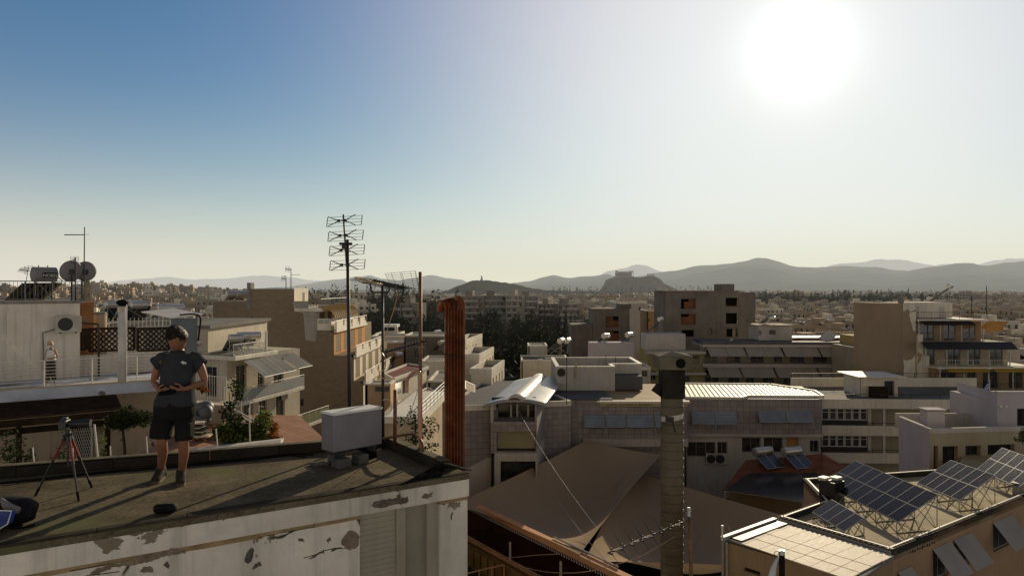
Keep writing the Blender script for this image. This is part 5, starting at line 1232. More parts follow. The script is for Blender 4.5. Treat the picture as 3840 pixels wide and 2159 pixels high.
g = rail(fw_, -.4, fw_.L - .04, zf1 + .06, S(fw_, 790, 1411)[1], -.1, vert=.125, posts=1.4, r=.016, r2=.012)
for k in range(10): q = fw_.at(-.4 + .125 * k, S(fw_, 790, 1403)[1], -.1); g.cyl(q - Vector((0, 0, .12)), q, .012, n=4)
solo('iron_fence', g, m_wrail, 'pale iron bar fence on the low wall right of the man', 'fence')
st0, st1 = P(*vE(545, 575), 27.0), P(*vE(985, 825), 25.0); sb0, sb1 = P(*vE(560, 690), 26.8), P(*vE(800, 850), 25.2)
t = thing('stair_railing', 'white slatted stair railing sloping down to the right of the man', 'railing', (st1.x, st1.y, ZP))
g = MB(); lo0 = st0 - Vector((0, 0, .95)); lo1 = st1 - Vector((0, 0, .95))
for k in range(8):
 f = k / 8; a_, b_ = st0.lerp(lo0, f), st1.lerp(lo1, f); g.cyl(a_, b_, .026 if k else .035, n=6)
part('slats', g, m_wrail, t)
for k in range(6):
 f = k / 5; q = st0.lerp(st1, f); g = MB(); tq = q + Vector((0, -.05, .62)); g.tube([q - Vector((0, .05, 1.0)), tq, tq + (st1 - st0).normalized() * .32 + Vector((0, 0, .05))], .018, 6); part('post', g, m_wrail, t)
g = MB(); dv = st1 - st0
for k in range(9):
 q = lo0 + dv * (k / 9); g.box(q + Vector((.3, .6, -.1)), (.5, 1.1, .09))
part('steps', g, m_conc, t)
bp = Pl(P(*vE(415, 860), 25.5), P(*vE(705, 900), 24.6)); a, b, c, d = bp.rect(vE(415, 790), vE(700, 925))
t = thing('brick_planter', 'red brick planter box on the patio below the stair railing', 'planter', bp.at((a + b) / 2, ZP, -.5)); g = MB(); bp.box(g, a, b, ZP, d - .02, -1., 0); part('box', g, m_brick, t); g = MB(); bp.box(g, a + .12, b - .12, d - .018, d - .003, -.9, -.12); part('soil', g, m_wood, t)
bo_ = bp.at(a + .45, d, -.4); plant('potted_shrub', 'dark round shrub growing in the brick planter', 'shrub', bo_, 1.5, .5, 700, .06, 41, m_leaf_d, .03, 6, 'patio plants', .15)
tq = P(*vE(295, 1000), 24.5); tq.z = ZP; t = thing('low_table', 'low brown table stacked with trays on the patio beside the man', 'table', tq); tz = S(Pl((tq.x - 1, tq.y), (tq.x + 1, tq.y)), *vE(290, 885))[1]
g = MB(); g.box((tq.x - .15, tq.y, tz), (1.1, .6, .06)); part('top', g, m_cream, t, bevel=.01)
for dx in (-.55, -.1, .25):
 for dy in (-.22, .22): g = MB(); g.box((tq.x + dx, tq.y + dy, (tz + ZP) / 2 - .02), (.07, .07, tz - ZP - .06)); part('leg', g, m_terra, t)
for k in range(6):
 g = MB(); g.box((tq.x - .25 + .03 * (k % 3), tq.y + .02 * k, tz + .06 + .065 * k), (.85 - .06 * k, .5, .035), R(6 * (k % 3) - 5))
 solo('tray', g, m_cream if k % 2 else m_dark, ['lowest dark tray of the stack on the patio table', 'pale tray second from the bottom on the patio table', 'dark tray third from the bottom on the patio table', 'pale tray fourth from the bottom on the patio table', 'dark tray just under the top of the stack on the patio table', 'topmost pale tray of the stack on the patio table'][k], 'tray', 'trays on the patio table', bevel=.008)
g = MB(); rr = random.Random(8); c0 = P(*vE(330, 740), 26.0)
for k in range(9): g.sphere(Vector((c0.x + rr.uniform(-.55, .5), c0.y + rr.uniform(-.3, .3), ZP + .3 + rr.uniform(0, .6))), (rr.uniform(.2, .38), .28, rr.uniform(.18, .34)), 9, 6)
solo('covered_heap', g, M('grey_tarpaulin', (.13, .13, .135), .5, .4, 2., 10.), 'heap under a grey tarpaulin against the low wall', 'heap', smooth=True)
sp_px = [((560, 920), 21.5, .5, .8, m_leaf_m, 'bright green bush in front of the patio, nearest the man', 0), ((720, 900), 21.8, .55, 1.2, m_leaf_d, 'dark green bush in the middle of the patio edge', 0), ((850, 880), 22.0, .6, 1.5, m_leaf_m, 'large green bush with arching leaves at the foot of the stairs', 0), ((985, 905), 22.2, .45, 1.1, m_leaf_m, 'reddish bush at the right end of the patio', 1)]
m_leaf_r = leaf_mat('leaves_russet', (.10, .03, .012), (.32, .12, .03), .4)
for i, (q, dep, rd, hh, mt, lb, rd_) in enumerate(sp_px):
 b_ = P(*vE(q[0], q[1]), dep); b_.z -= hh * .55; plant('leafy_bush', lb, 'bush', b_, hh, rd, 900, .085, 50 + i, m_leaf_r if rd_ else mt, .02, 7, 'bushes along the patio', .05)
g = MB(); a_, b_ = P(*vE(215, 1020), 20.4), P(*vE(1135, 915), 20.9); g.para(a_ - Vector((0, 0, .1)), b_ - a_, (0, -.25, 0), (0, 0, .1)); c_2 = P(*vE(1160, 945), 21.0)
solo('patio_kerb', g, m_wrail, 'white kerb along the front of the patio', 'kerb')
t = plant('fallen_palm_leaf', 'dry yellow palm frond caught on the iron fence', 'frond', P(*vB(2060, 730), 27.3), .3, .4, 60, .12, 77, m_leaf_r, .01, 3)
# apartment block with awnings (left of centre)
m_flat = M('flat_wall', (.54, .48, .38), .92, .2, .25, 8., streak=.35)
m_flatw = M('white_flat_wall', (.74, .67, .53), .9, .15, .25, 8., streak=.3)
m_slabw = M('white_slab_edge', (.76, .70, .57), .6, .15, .4, 9., streak=.4)
m_awn_g = M('grey_striped_awning', (.28, .275, .26), .85, .25, .5, 8., trans=.25)
m_awn_c = M('cream_awning', (.56, .46, .35), .85, .12, .5, 8., trans=.3)
m_tan = M('ochre_brick_wall', (.285, .225, .155), .95, .12, .12, 5., brick=(.5, .2, .014, (.9, .88, .86)), streak=.12)
m_plasterp = M('grey_plaster_patch', (.40, .37, .32), .95, .2, .5, 8., streak=.4)
m_orange = M('orange_wall', (.55, .27, .085), .9, .12, .4, 8.)
m_greenglass = M('pale_green_panels', (.34, .36, .20), .4, .1, .5, 8., trans=.3)
m_maroon = M('maroon_roof', (.19, .062, .045), .8, .2, .6, 8.)
m_greypan = M('frosted_grey_panel', (.36, .36, .34), .4, .12, .6, 8.)
def block(name, label, cat, loc, group=None): return thing(name, label, cat, loc, group)
def para_prism(g, c, d1, l1, d2, l2, z0, z1):
 p = [c, c + d1 * l1, c + d1 * l1 + d2 * l2, c + d2 * l2]; g.prism([(q.x, q.y) for q in p], z0, z1)
ZS = 18.64
c0 = onz(*vD(650, 945), ZS); cR = onz(*vD(1060, 878), ZS); cL = onz(*vD(340, 925), ZS)
dR = Vector((cR.x - c0.x, cR.y - c0.y)).normalized(); dL = Vector((cL.x - c0.x, cL.y - c0.y)).normalized()
c02 = Vector((c0.x, c0.y)); lR = 13.; 
AW = thing('awning_apartments', 'cream apartment block with grey striped awnings and a crowd of water heaters on its roof', 'building', (c02.x + dL.x * 3, c02.y + 5, 0))
g = MB(); para_prism(g, c02, dR, (cR - c0).length + .3, dL, 9, ZS - .02, ZS + .30); part('roof_slab', g, m_slabw, AW, bevel=.03)
g = MB(); para_prism(g, c02 + dR * .25 + dL * .25, dR, (cR - c0).length - .3, dL, 8.4, ZS + .303, ZS + .36); part('roof_deck', g, m_conc, AW)
wc = c02 + dR * .5 + dL * 1.3
rf = Pl((wc + Vector((0, 0))), wc + dR * 12)            # right hand face
lf = Pl(wc + dL * 8, wc)                                 # left hand face
ZF = [ZS - .02, ZS - 3.05, ZS - 6.1, ZS - 9.15, 0]
g = MB(); hr = []
for (a, b, tp_, bt) in (((720, 1040), (850, 1205), 0, 0), ((905, 1085), (965, 1180), 0, 0), ((970, 1075), (1050, 1150), 0, 0)):
 h = rf.rect(vD(*a), vD(*b)); hr.append((h[0], h[1], ZF[1] + (.9 if tp_ else .12), ZF[0] - .65))
hr2 = [(2.2, 3.5, ZF[2] + .1, ZF[1] - .6), (4.4, 5.6, ZF[2] + .9, ZF[1] - .6), (7., 8.4, ZF[2] + .1, ZF[1] - .6)]
hr3 = [(2.2, 3.5, ZF[3] + .1, ZF[2] - .6), (5.4, 6.6, ZF[3] + .1, ZF[2] - .6)]
hr = [(1.2, 2.6, ZF[1] + .12, ZF[0] - .6), (4.2, 5.2, ZF[1] + .12, ZF[0] - .6), (6.6, 8.2, ZF[1] + .12, ZF[0] - .6)]
H_ = front(g, rf, 0, 11, 0, ZF[0], hr + hr2 + hr3); hl = [(3.2, 4.6, ZF[1] + .9, ZF[0] - .6), (5.6, 6.9, ZF[1] + .12, ZF[0] - .6), (3.2, 4.6, ZF[2] + .9, ZF[1] - .6)]
H2 = front(g, lf, 0, lf.L, 0, ZF[0], hl)
para_prism(g, wc + dR * .3 + dL * .3, dR, 10.7, dL, 7.7, 0, ZF[0] - .01); part('wall', g, m_flat, AW)
for h in H_: window(AW, rf, h, m_frame, m_glass)
for h in H2: window(AW, lf, h, m_frame, m_glass)
for k, (zf, l0, l1, out) in enumerate(((ZF[1], -1.2, 8.6, 1.75), (ZF[2], 3.2, 11.5, 2.6))):
 g = MB(); rf.box(g, l0, l1, zf - .28, zf, -.1, out)
 if k == 0: lf.box(g, 1., lf.L + .1, zf - .28, zf - .003, -.1, 1.2)
 o = part('balcony', g, m_slabw, AW, bevel=.02)
 g = MB(); n = int((l1 - l0) / 1.1)
 for i in range(n):
  a = l0 + (l1 - l0) * i / n; rf.box(g, a + .05, a + (l1 - l0) / n - .05, zf + .08, zf + .85, out - .06, out - .03)
 part('balustrade', g, m_greypan if k == 0 else m_greenglass, o)
 g = rail(rf, l0, l1, zf, zf + .98, out - .05, posts=(l1 - l0) / n, r=.025); part('handrail', g, m_wrail, o)
sa_, za_ = rf.px(*vD(1242, 1300)); ac_unit(rf, 8.2, ZF[2] + 1.9, .02, 'small air conditioner at the end of the apartment wall below the awnings')
for k, (a, b, drop) in enumerate(((.2, 4.9, 1.15), (5.3, 7.6, 1.05))):
 p0_, p1_ = rf.at(a, ZS - .12, 1.25), rf.at(b, ZS - .12, 1.25); f_ = Vector((rf.n.x, rf.n.y, 0)) * 1.75 + Vector((0, 0, -drop))
 t = thing('awning', ['long grey striped awning over the near part of the top balcony', 'shorter grey striped awning over the far part of the top balcony'][k], 'awning', p0_, 'awnings of the cream block'); g = MB()
 n = 12
 for i in range(n): g.para(p0_ + (p1_ - p0_) * (i / n), (p1_ - p0_) / n, f_, (0, 0, .015 + .012 * (i % 2)))
 part('cloth', g, m_awn_g, t); g = MB(); g.cyl(p0_ + f_, p1_ + f_, .035, n=6); part('front_bar', g, m_wrail, t)
 g = MB(); 
 for q in (p0_, p1_): g.cyl(q - Vector((0, 0, .9)), q + f_, .02, n=5)
 part('arm', g, m_wrail, t)
lfs = Pl(c02 + dL * 8, c02); rfs = Pl(c02, c02 + dR * 8)
g = rail(rfs, .3, rfs.px(*vD(1003, 800))[0], ZS + .3, ZS + 1.15, -.35, posts=1.5, vert=.14, r=.02, r2=.008); part('roof_railing', g, m_wrail, AW)
g = MB(); s_ = rfs.px(*vD(1003, 800))[0]; rfs.box(g, s_ - .08, s_ + .08, ZS + .3, ZS + 1.9, -.45, -.3); part('roof_post', g, m_wrail, AW)
for i, (q, rz, lb) in enumerate([((655, 715), -2.4, 'nearest of the three heaters on the cream block roof'), ((737, 693), -2.35, 'middle heater of the three on the cream block roof'), ((838, 690), -2.4, 'farthest right heater of the three on the cream block roof'), ((360, 700), -2.1, 'upper of the two heaters beside the head of the man'), ((268, 765), -2.1, 'lower of the two heaters beside the head of the man')]):
 dep = [57.5, 59.5, 62, 60.5, 58][i]; b = P(*vD(*q), dep); zb = max(ZS + .36, b.z - 1.1); heater(Vector((b.x, b.y, ZS + .36)), rz, lb, 'water heaters of the cream block', L_=1.0, r_=.31, hgt=max(.5, b.z - ZS - .36 - .18), pl_=1.7)
g = MB(); rr = random.Random(4)
for k in range(9):
 a = Vector((c02.x, c02.y, 0)) + Vector((dR.x, dR.y, 0)) * (.9 + k * .42) + Vector((dL.x, dL.y, 0)) * .8; g.tube([Vector((a.x, a.y, ZS + .36)) + Vector((-.5 * math.cos(t_) , -.1, .8 * math.sin(t_))) for t_ in [math.pi * i / 8 for i in range(9)]], .018, 5)
solo('pipe_hoops', g, m_steel, 'row of thin steel hoops before the heaters on the cream block', 'pipes')
bxl, bxr = P(375, 0, 58).x, P(780, 0, 58).x; zh = 21.1
t = thing('flat_roofed_house', 'flat roofed building behind the lattice screens carrying a row of heaters', 'building', ((bxl + bxr) / 2, 66, 0))
g = MB(); g.bx(bxl, bxr, 58, 72, 0, zh - .25); part('wall', g, m_flat, t); g = MB(); g.bx(bxl - .3, bxr + .3, 57.7, 72.3, zh - .249, zh); part('roof', g, m_roofgrey, t)
for i, (x, y, dep) in enumerate([(1145, 917, 61.5), (1297, 911, 63), (1397, 920, 60.5), (1660, 951, 60), (1775, 948, 62.5)]):
 b = P(*vA(x, y), dep); heater((b.x, dep, zh), [-2.25, -2.2, -2.3, -2.25, -2.2][i], ['heater left of the round flue top', 'heater just right of the round flue top', 'second heater right of the round flue', 'bright heater nearest the thin black mast', 'heater right of the thin black mast, partly hidden'][i], 'row of water heaters behind the lattice', L_=1.25, r_=.30, hgt=max(.6, b.z - zh - .18), pl_=2.1, panels=2 if i == 2 else 1)
g = MB(); q = P(*vA(1575, 1000), 61); g.cyl((q.x, 61, zh), P(*vA(1580, 712), 61), .03, .02, 6); solo('thin_mast', g, m_dark, 'thin black mast standing among the row of heaters', 'mast')
g = MB(); q = P(*vA(1492, 1000), 63); g.cyl((q.x, 63, zh), P(*vA(1492, 870), 63), .03, .02, 6); solo('thin_mast', g, m_dark, 'short thin mast between the second and fourth heaters', 'mast')
# stepped block with the blank ochre wall
YD = 90.
def dx(z): return P(vD(z, 0)[0], 0, YD).x
def dz(z): return ZC - (vD(0, z)[1] - CY) / F * YD
BW = thing('ochre_apartments', 'tall apartment block with a blank ochre side wall and balconies stepping down to the right', 'building', (dx(1100), 98, 0))
ZL = [dz(222), dz(420), dz(640), dz(890), dz(1150), dz(1400)]
XR = [dx(1240), dx(1472), dx(1640), dx(1840), dx(1935), dx(1935)]
x0, xm = dx(420), dx(775)
g = MB()
g.bx(xm, XR[0], YD, YD + 6.2, ZL[1] + .01, ZL[0]); prev = ZL[1]
for i in range(1, 6):
 zb = ZL[i + 1] if i < 5 else 0
 if i < 5: g.bx(xm, XR[i], YD, YD + 24, ZL[i + 1] + .005, ZL[i])
 else: g.bx(xm, XR[i], YD, YD + 24, 0, ZL[5])
g.bx(x0, xm - .01, YD + .12, YD + 14, 0, dz(350)); part('wall', g, m_tan, BW)
g = MB(); g.bx(dx(342), x0 - .01, YD + 2, YD + 14, 0, dz(470)); part('side_wing', g, m_flatw, BW)
g = MB(); g.bx(dx(768), dx(806), YD - .05, YD + 1.2, dz(350) - 1, dz(160)); part('chimney', g, m_conc, BW)
pts_ = [(1232, 345), (1250, 345), (1380, 345), (1384, 425), (1470, 428), (1472, 640), (1462, 745), (1440, 748), (1352, 735), (1348, 640), (1340, 520), (1330, 470), (1290, 455), (1262, 440), (1240, 415), (1228, 380)]
pf_ = Pl((dx(0), YD), (dx(2000), YD)); g = MB(); vs = [pf_.at(*pf_.px(*vD(*q)), .015) for q in pts_]; g.add(vs, [tuple(range(len(vs)))[::-1]]); part('plaster_patch', g, m_plasterp, BW, 'pale grey unfinished plaster patch')
g = MB(); a, b, c, d = pf_.rect(vD(710, 535), vD(742, 595)); pf_.box(g, a, b, c, d, -.1, .03); part('small_window', g, M('blue_vent', (.03, .07, .22), .4, .2), BW)
g = MB(); 
for q in ((1255, 1325, 1280, 1395), (1305, 1325, 1335, 1395)):
 a, b, c, d = pf_.rect(vD(*q[:2]), vD(*q[2:])); pf_.box(g, a, b, c, d, -.1, .03); part('small_window', g, m_glass, BW); g = MB()
for q in ((822, 500, 640), (568, 600, 740)):
 g = MB(); s_, z1 = pf_.px(*vD(q[0], q[1])); z0 = pf_.px(*vD(q[0], q[2]))[1]; g.cyl(pf_.at(s_, z0, .12), pf_.at(s_, z1, .12), .07, n=6); part('downpipe', g, m_wrail if q[0] < 600 else m_dark, BW)
g = MB(); sw = Pl((XR[0] + .001, YD), (XR[0] + .001, YD + 6.2)); sw.box(g, 0, 6.2, ZL[1], ZL[0] + .1, 0, .03); part('stair_house_wall', g, m_flatw, BW)
g = MB(); sw.box(g, 3.6, 4.5, ZL[1] + .3, ZL[1] + 1.9, .02, .06); part('stair_house_door', g, m_dark, BW)
for i in range(1, 5):
 X = XR[i]; zt2, zb2 = ZL[i], ZL[i + 1]; fp2 = Pl((X + .02, YD), (X + .02, YD + 19)); g = MB()
 hs_ = [(1.0, 3.6, zb2 + .2, zt2 - .55), (5.2, 7.4, zb2 + .2, zt2 - .55), (9.2, 11.8, zb2 + .2, zt2 - .55), (14., 16.5, zb2 + .2, zt2 - .55)]
 hh = front(g, fp2, 0, 19, zb2 + .02, zt2 - .02, hs_, .35); part('street_wall', g, m_orange if i in (2,) else m_flatw, BW)
 for h in hh: window(BW, fp2, h, m_frame, m_glass, r=.35)
 if i > 1:
  w_ = X - XR[i - 1]
  g = MB(); fp2.box(g, 0, 19, zt2 - .25, zt2, -.3, .35); o = part('terrace', g, m_slabw, BW)
  g = MB(); k = 0
  for a in [0, 4.2, 9., 14.]:
   fp2.box(g, a, min(19, a + 3.4), zt2 + .001, zt2 + 1.0, .15, .33); fp2.box(g, a + 3.4, a + 4.2, zt2 + .001, zt2 + .45, .15, .33)
  part('parapet', g, m_slabw, o)
  g = rail(fp2, 0, 19, zt2 + .4, zt2 + 1.15, .24, posts=2.4, r=.03); part('handrail', g, m_wrail, o)
fp2 = Pl((XR[1] + .3, YD - .2), (XR[1] + .3, YD + 17))
g = MB(); fp2.box(g, 0, 17, ZL[1] - .35, ZL[1] + .05, -3, .3); part('terrace_slab', g, m_slabw, BW)
pr1 = Pl((dx(1385), YD - .1), (XR[1] + .3, YD - .1)); g = rail(fp2, 0, 16.5, ZL[1] + .05, ZL[1] + 1.15, .2, posts=2.2, vert=.3, r=.035, r2=.02); rail(pr1, 0, pr1.L, ZL[1] + .05, ZL[1] + 1.15, 0, posts=1.3, vert=.3, r=.035, r2=.02, mb=g); part('terrace_railing', g, m_grail, BW)
wg = Pl((XR[1] + .03, YD + .1), (XR[1] + .03, YD + 15)); z0, z1 = ZL[2] + .05, dz(520); wt = thing('winter_garden', 'glazed balcony under a curved striped cream awning high on the ochre block', 'balcony', wg.at(6, z0, .8))
g = MB(); wg.box(g, 0, 14, z0 - .3, z0, 0, 1.9); part('slab', g, m_slabw, wt)
wf = wg.shift(1.6); nf = Pl((XR[1] + .03, YD - .05), (XR[1] + 1.65, YD - .05))
g = MB(); hh = front(g, wf, .2, 13, z0, z1, [(.4, 3., z0 + .9, z1 - .1), (3.3, 6., z0 + .9, z1 - .1), (6.4, 9, z0 + .1, z1 - .1)], .08); hh2 = front(g, nf, 0, nf.L, z0, z1, [(.1, nf.L - .1, z0 + .7, z1 - .1)], .08); part('frame', g, m_slabw, wt)
m_paleg = M('pale_glass', (.30, .33, .33), .15, .2, 1., 6., spec=.6)
for h in hh: window(wt, wf, h, m_slabw, m_paleg, r=.08)
for h in hh2: window(wt, nf, h, m_slabw, m_paleg, r=.08)
g = MB(); rings = []
for k in range(9):
 a = (math.pi / 2) * k / 8; rings.append([wg.at(0 + s2, z1 + .05 + 1.35 * math.cos(a), .05 + 2.0 * math.sin(a)) for s2 in [i * .5 for i in range(29)]])
g.loft(rings, close=False); part('awning_cloth', g, m_awn_c, wt)
g = MB()
for i in range(0, 29, 2):
 g.tube([wg.at(i * .5, z1 + .07 + 1.35 * math.cos(a), .07 + 2.0 * math.sin(a)) for a in [(math.pi / 2) * k / 8 for k in range(9)]], .09, 4)
part('awning_stripe', g, M('ochre_stripe', (.55, .34, .13), .85, .1, .5, 8.), wt)
for i, (q, lb) in enumerate([((620, 290), 'left heater of the two on the ochre block roof'), ((725, 295), 'right heater of the two on the ochre block roof')]):
 b = P(*vD(*q), 95); heater((b.x, 95, dz(350)), -2.5, lb, 'water heaters of the ochre block', L_=1.5, r_=.5, hgt=max(.6, b.z - dz(350) - .18), pl_=1.6)
for i, (x, yt, yb, arm, lb) in enumerate([(1210, 20, 220, ((1155, 25), (1215, 28), (1210, 80), (1305, 80)), 'taller of the two antennas on the ochre block'), (1160, 115, 220, ((1115, 118), (1165, 118), (1125, 95), (1165, 95)), 'shorter of the two antennas on the ochre block')]):
 b = P(*vD(x, yb), 92); t = thing('tv_antenna', lb, 'antenna', (b.x, 92, ZL[0])); g = MB(); g.cyl((b.x, 92, ZL[0]), P(*vD(x, yt), 92), .06, .04, 6); part('pole', g, m_dark, t)
 g = MB(); g.cyl(P(*vD(*arm[0]), 92), P(*vD(*arm[1]), 92), .05, n=5); g.cyl(P(*vD(*arm[2]), 92), P(*vD(*arm[3]), 92), .025, n=4)
 for k in range(4): q = P(*vD(arm[0][0] + 14 * k, arm[0][1]), 92); g.cyl(q - Vector((0, 0, .35)), q + Vector((0, 0, .35)), .02, n=4)
 part('arm', g, m_dark, t)
# small houses behind the masts
def house(name, label, corner_px, Y, ht_px, right_px, depth, mat, cat='house', holes=(), rholes=(), parapet=.35, wid_px=None, zroof=None, skew=0., group=None):
 """box house: front face between two photo columns at distance Y, right face running back"""
 (xl, xr), (yt) = corner_px, ht_px
 A, B = P(xl, 0, Y), P(xr, 0, Y + skew); zr = P(0, yt, Y).z if zroof is None else zroof
 fp3 = Pl(A, B); u2 = Vector((B.x - A.x, B.y - A.y)).normalized(); back = Vector((-u2.y, u2.x)) * depth; zg = min(0, H((A.x + B.x) / 2, Y) - 1)
 t = thing(name, label, cat, ((A.x + B.x + back.x) / 2, (A.y + B.y + back.y) / 2, max(0, zg)), group)
 rp3 = Pl((B.x, B.y), (B.x + back.x, B.y + back.y))
 g = MB(); r_ = .2
 h1 = front(g, fp3, 0, fp3.L, zg, zr, [fp3.rect(a, b) for a, b in holes], r_); h2 = front(g, rp3, 0, depth, zg, zr, list(rholes), r_)
 i_ = .24; a2 = Vector((A.x, A.y)) + u2 * i_ + back.normalized() * i_
 g.prism([(q.x, q.y) for q in (a2, a2 + u2 * (fp3.L - 2 * i_), a2 + u2 * (fp3.L - 2 * i_) + back * (1 - i_ / depth), a2 + back * (1 - i_ / depth))], zg, zr - .02)
 lp3 = Pl((A.x + back.x, A.y + back.y), (A.x, A.y)); lp3.box(g, 0, depth, zg, zr - .001, -.2, 0)
 part('wall', g, mat, t)
 for h in h1: window(t, fp3, h, m_frame, m_glass, r=r_)
 for h in h2: window(t, rp3, h, m_frame, m_glass, r=r_)
 g = MB(); g.prism([(q.x, q.y) for q in (a2, a2 + u2 * (fp3.L - 2 * i_), a2 + u2 * (fp3.L - 2 * i_) + back * .97, a2 + back * .97)], zr - .018, zr + .01); part('roof', g, m_roofgrey, t)
 if parapet:
  g = MB(); fp3.box(g, 0, fp3.L, zr, zr + parapet, -.22, .03); rp3.box(g, .02, depth, zr, zr + parapet, -.22, .03); lp3.box(g, 0, depth - .02, zr, zr + parapet - .01, -.22, .03)
  bk = Pl((A.x + back.x, A.y + back.y), (B.x + back.x, B.y + back.y)); bk.box(g, .03, bk.L - .03, zr, zr + parapet - .02, 0, .2); part('parapet', g, m_slabw, t)
 return t, fp3, rp3, zr
for i, (xl, xr, yt, Y, lab, cols) in enumerate([((640), 840, 885, 112., 'top step of the white stepped houses, behind the rusty flues', 4), (660, 945, 1040, 100., 'middle step of the white stepped houses', 5), (780, 1050, 1190, 92., 'lowest step of the white stepped houses', 4)]):
 X1, X0 = vG(xr - 165 if i == 0 else xr - 150, 0)[0], vG(xl, 0)[0]
 if i == 0: X0, X1 = vG(500, 0)[0], vG(655, 0)[0]
 if i == 1: X0, X1 = vG(560, 0)[0], vG(795, 0)[0]
 if i == 2: X0, X1 = vG(700, 0)[0], vG(920, 0)[0]
 yy = vG(0, [890, 1040, 1190][i])[1]; zr_ = P(0, yy, Y).z; dpt = [15.3, 12.8, 11.4][i]
 rh = [(1 + k * 2.6, 1.9 + k * 2.6, zr_ - 2.6, zr_ - .5) for k in range(cols)]
 house('white_house', lab, (X0, X1), Y, yy, None, dpt, m_flatw, rholes=rh, parapet=.75, skew=[-.3, -.41, -.35][i], group='white stepped houses')
house('grey_house', 'grey boarded house with a pale gate left of the rusty flues', (vO(1160, 0)[0], vO(1960, 0)[0]), 118, vO(0, 335)[1], None, 9, M('grey_boards', (.22, .205, .175), .9, .2, .4, 8., brick=(.3, .18, .02, (.8, .8, .8)), streak=.3), holes=[(vO(1345, 590), vO(1450, 770)), (vO(1550, 560), vO(1640, 760))], parapet=.25)
house('white_terrace_house', 'white house with a pergola terrace in front of the dark wood', (vO(560, 0)[0], vO(1030, 0)[0]), 160, vO(0, 345)[1], None, 10, m_flatw, holes=[], parapet=.8)
tq_ = P(*vO(760, 345), 160); t = thing('pergola', 'white pergola frame on the roof terrace before the dark wood', 'pergola', tq_)
g = MB(); a, b = P(*vO(720, 110), 160), P(*vO(1025, 110), 160); g.bx(a.x, b.x, 159, 163, a.z - .3, a.z + .25); part('roof', g, m_wtop, t)
for x in (735, 990, 1015): g = MB(); q = P(*vO(x, 300), 160); g.bx(q.x - .18, q.x + .18, 159.6, 160, tq_.z, a.z - .3); part('post', g, m_wtop, t)
house('brown_house', 'low brown house with barred arched windows behind the masts', (vO(480, 0)[0], vO(1470, 0)[0]), 140, vO(0, 350)[1], None, 8, m_flat, holes=[(vO(1180, 380), vO(1240, 450))], parapet=.3)
house('pink_house', 'pink house with two bright heaters below the brown house', (vO(510, 0)[0], vO(1150, 0)[0]), 122, vO(0, 470)[1], None, 9, M('pink_wall', (.50, .33, .22), .9, .15, .3, 8., streak=.2), holes=[], parapet=.2)
for i, (x, y, dep, lb) in enumerate([(920, 487, 124, 'left of the two bright heaters on the pink house'), (962, 458, 126, 'right of the two bright heaters on the pink house'), (1035, 683, 112, 'bright heater on the roof just below the pink house'), (1920, 448, 116, 'bright heater beside the rusty flues'), (1810, 300, 132, 'lower bright heater on the far roof left of the flues'), (1832, 234, 136, 'upper bright heater on the far roof left of the flues')]):
 b = P(*vO(x, y), dep); heater((b.x, dep, b.z - 1.35), -2.2, lb, 'bright heaters behind the masts', L_=1.2, r_=.42, hgt=1.1)
house('cream_house', 'cream house with a flat roof just left of the flues', (vO(1490, 0)[0], vO(1960, 0)[0]), 96, vO(0, 850)[1], None, 8, m_flatw, holes=[(vO(1600, 1010), vO(1660, 1110))], parapet=.2)
zm = P(0, vO(0, 1190)[1], 66).z; mp_ = [onz(*vO(760, 1090), zm), onz(*vO(940, 1195), zm), onz(*vO(1620, 955), zm), onz(*vO(1230, 905), zm)]
t = thing('maroon_roof_house', 'white house with a maroon flat roof behind the bent copper pipe', 'house', (mp_[1].x, mp_[1].y + 4, 0))
g = MB(); g.prism([(q.x, q.y) for q in mp_], zm - .06, zm); part('roof', g, m_maroon, t)
g = MB(); 
for i in range(4):
 a, b = mp_[i], mp_[(i + 1) % 4]; u3 = (b - a).normalized(); nn3 = Vector((u3.y, -u3.x, 0)); g.para(a - Vector((0, 0, .1)), b - a, nn3 * .16, (0, 0, .28))
part('roof_edge', g, m_slabw, t)
g = MB(); cpt = sum(mp_, Vector((0, 0, 0))) / 4; g.prism([(cpt.x + (q.x - cpt.x) * .97, cpt.y + (q.y - cpt.y) * .97) for q in mp_], 0, zm - .07); part('wall', g, m_flatw, t)
mf = Pl(mp_[1], mp_[2]); 
for a, b, nm in ((vO(925, 1215), vO(1100, 1448), 'door'), (vO(1140, 1180), vO(1190, 1448), 'door')):
 h = mf.rect(a, b); g = MB(); mf.box(g, h[0], h[1], h[2], min(h[3], zm - .4), -.2, .0 if nm else .02); part(nm, g, m_paleg if a[0] < vO(1120, 0)[0] else m_wood, t)
house('pink_house', 'pink house with a dark wide window right behind the slim mast', (vO(370, 0)[0], vO(880, 0)[0]), 60, vO(0, 1300)[1], None, 2.5, M('salmon_wall', (.55, .36, .22), .9, .15, .4, 8., streak=.2), holes=[(vO(560, 1330), vO(860, 1448))], parapet=.1)
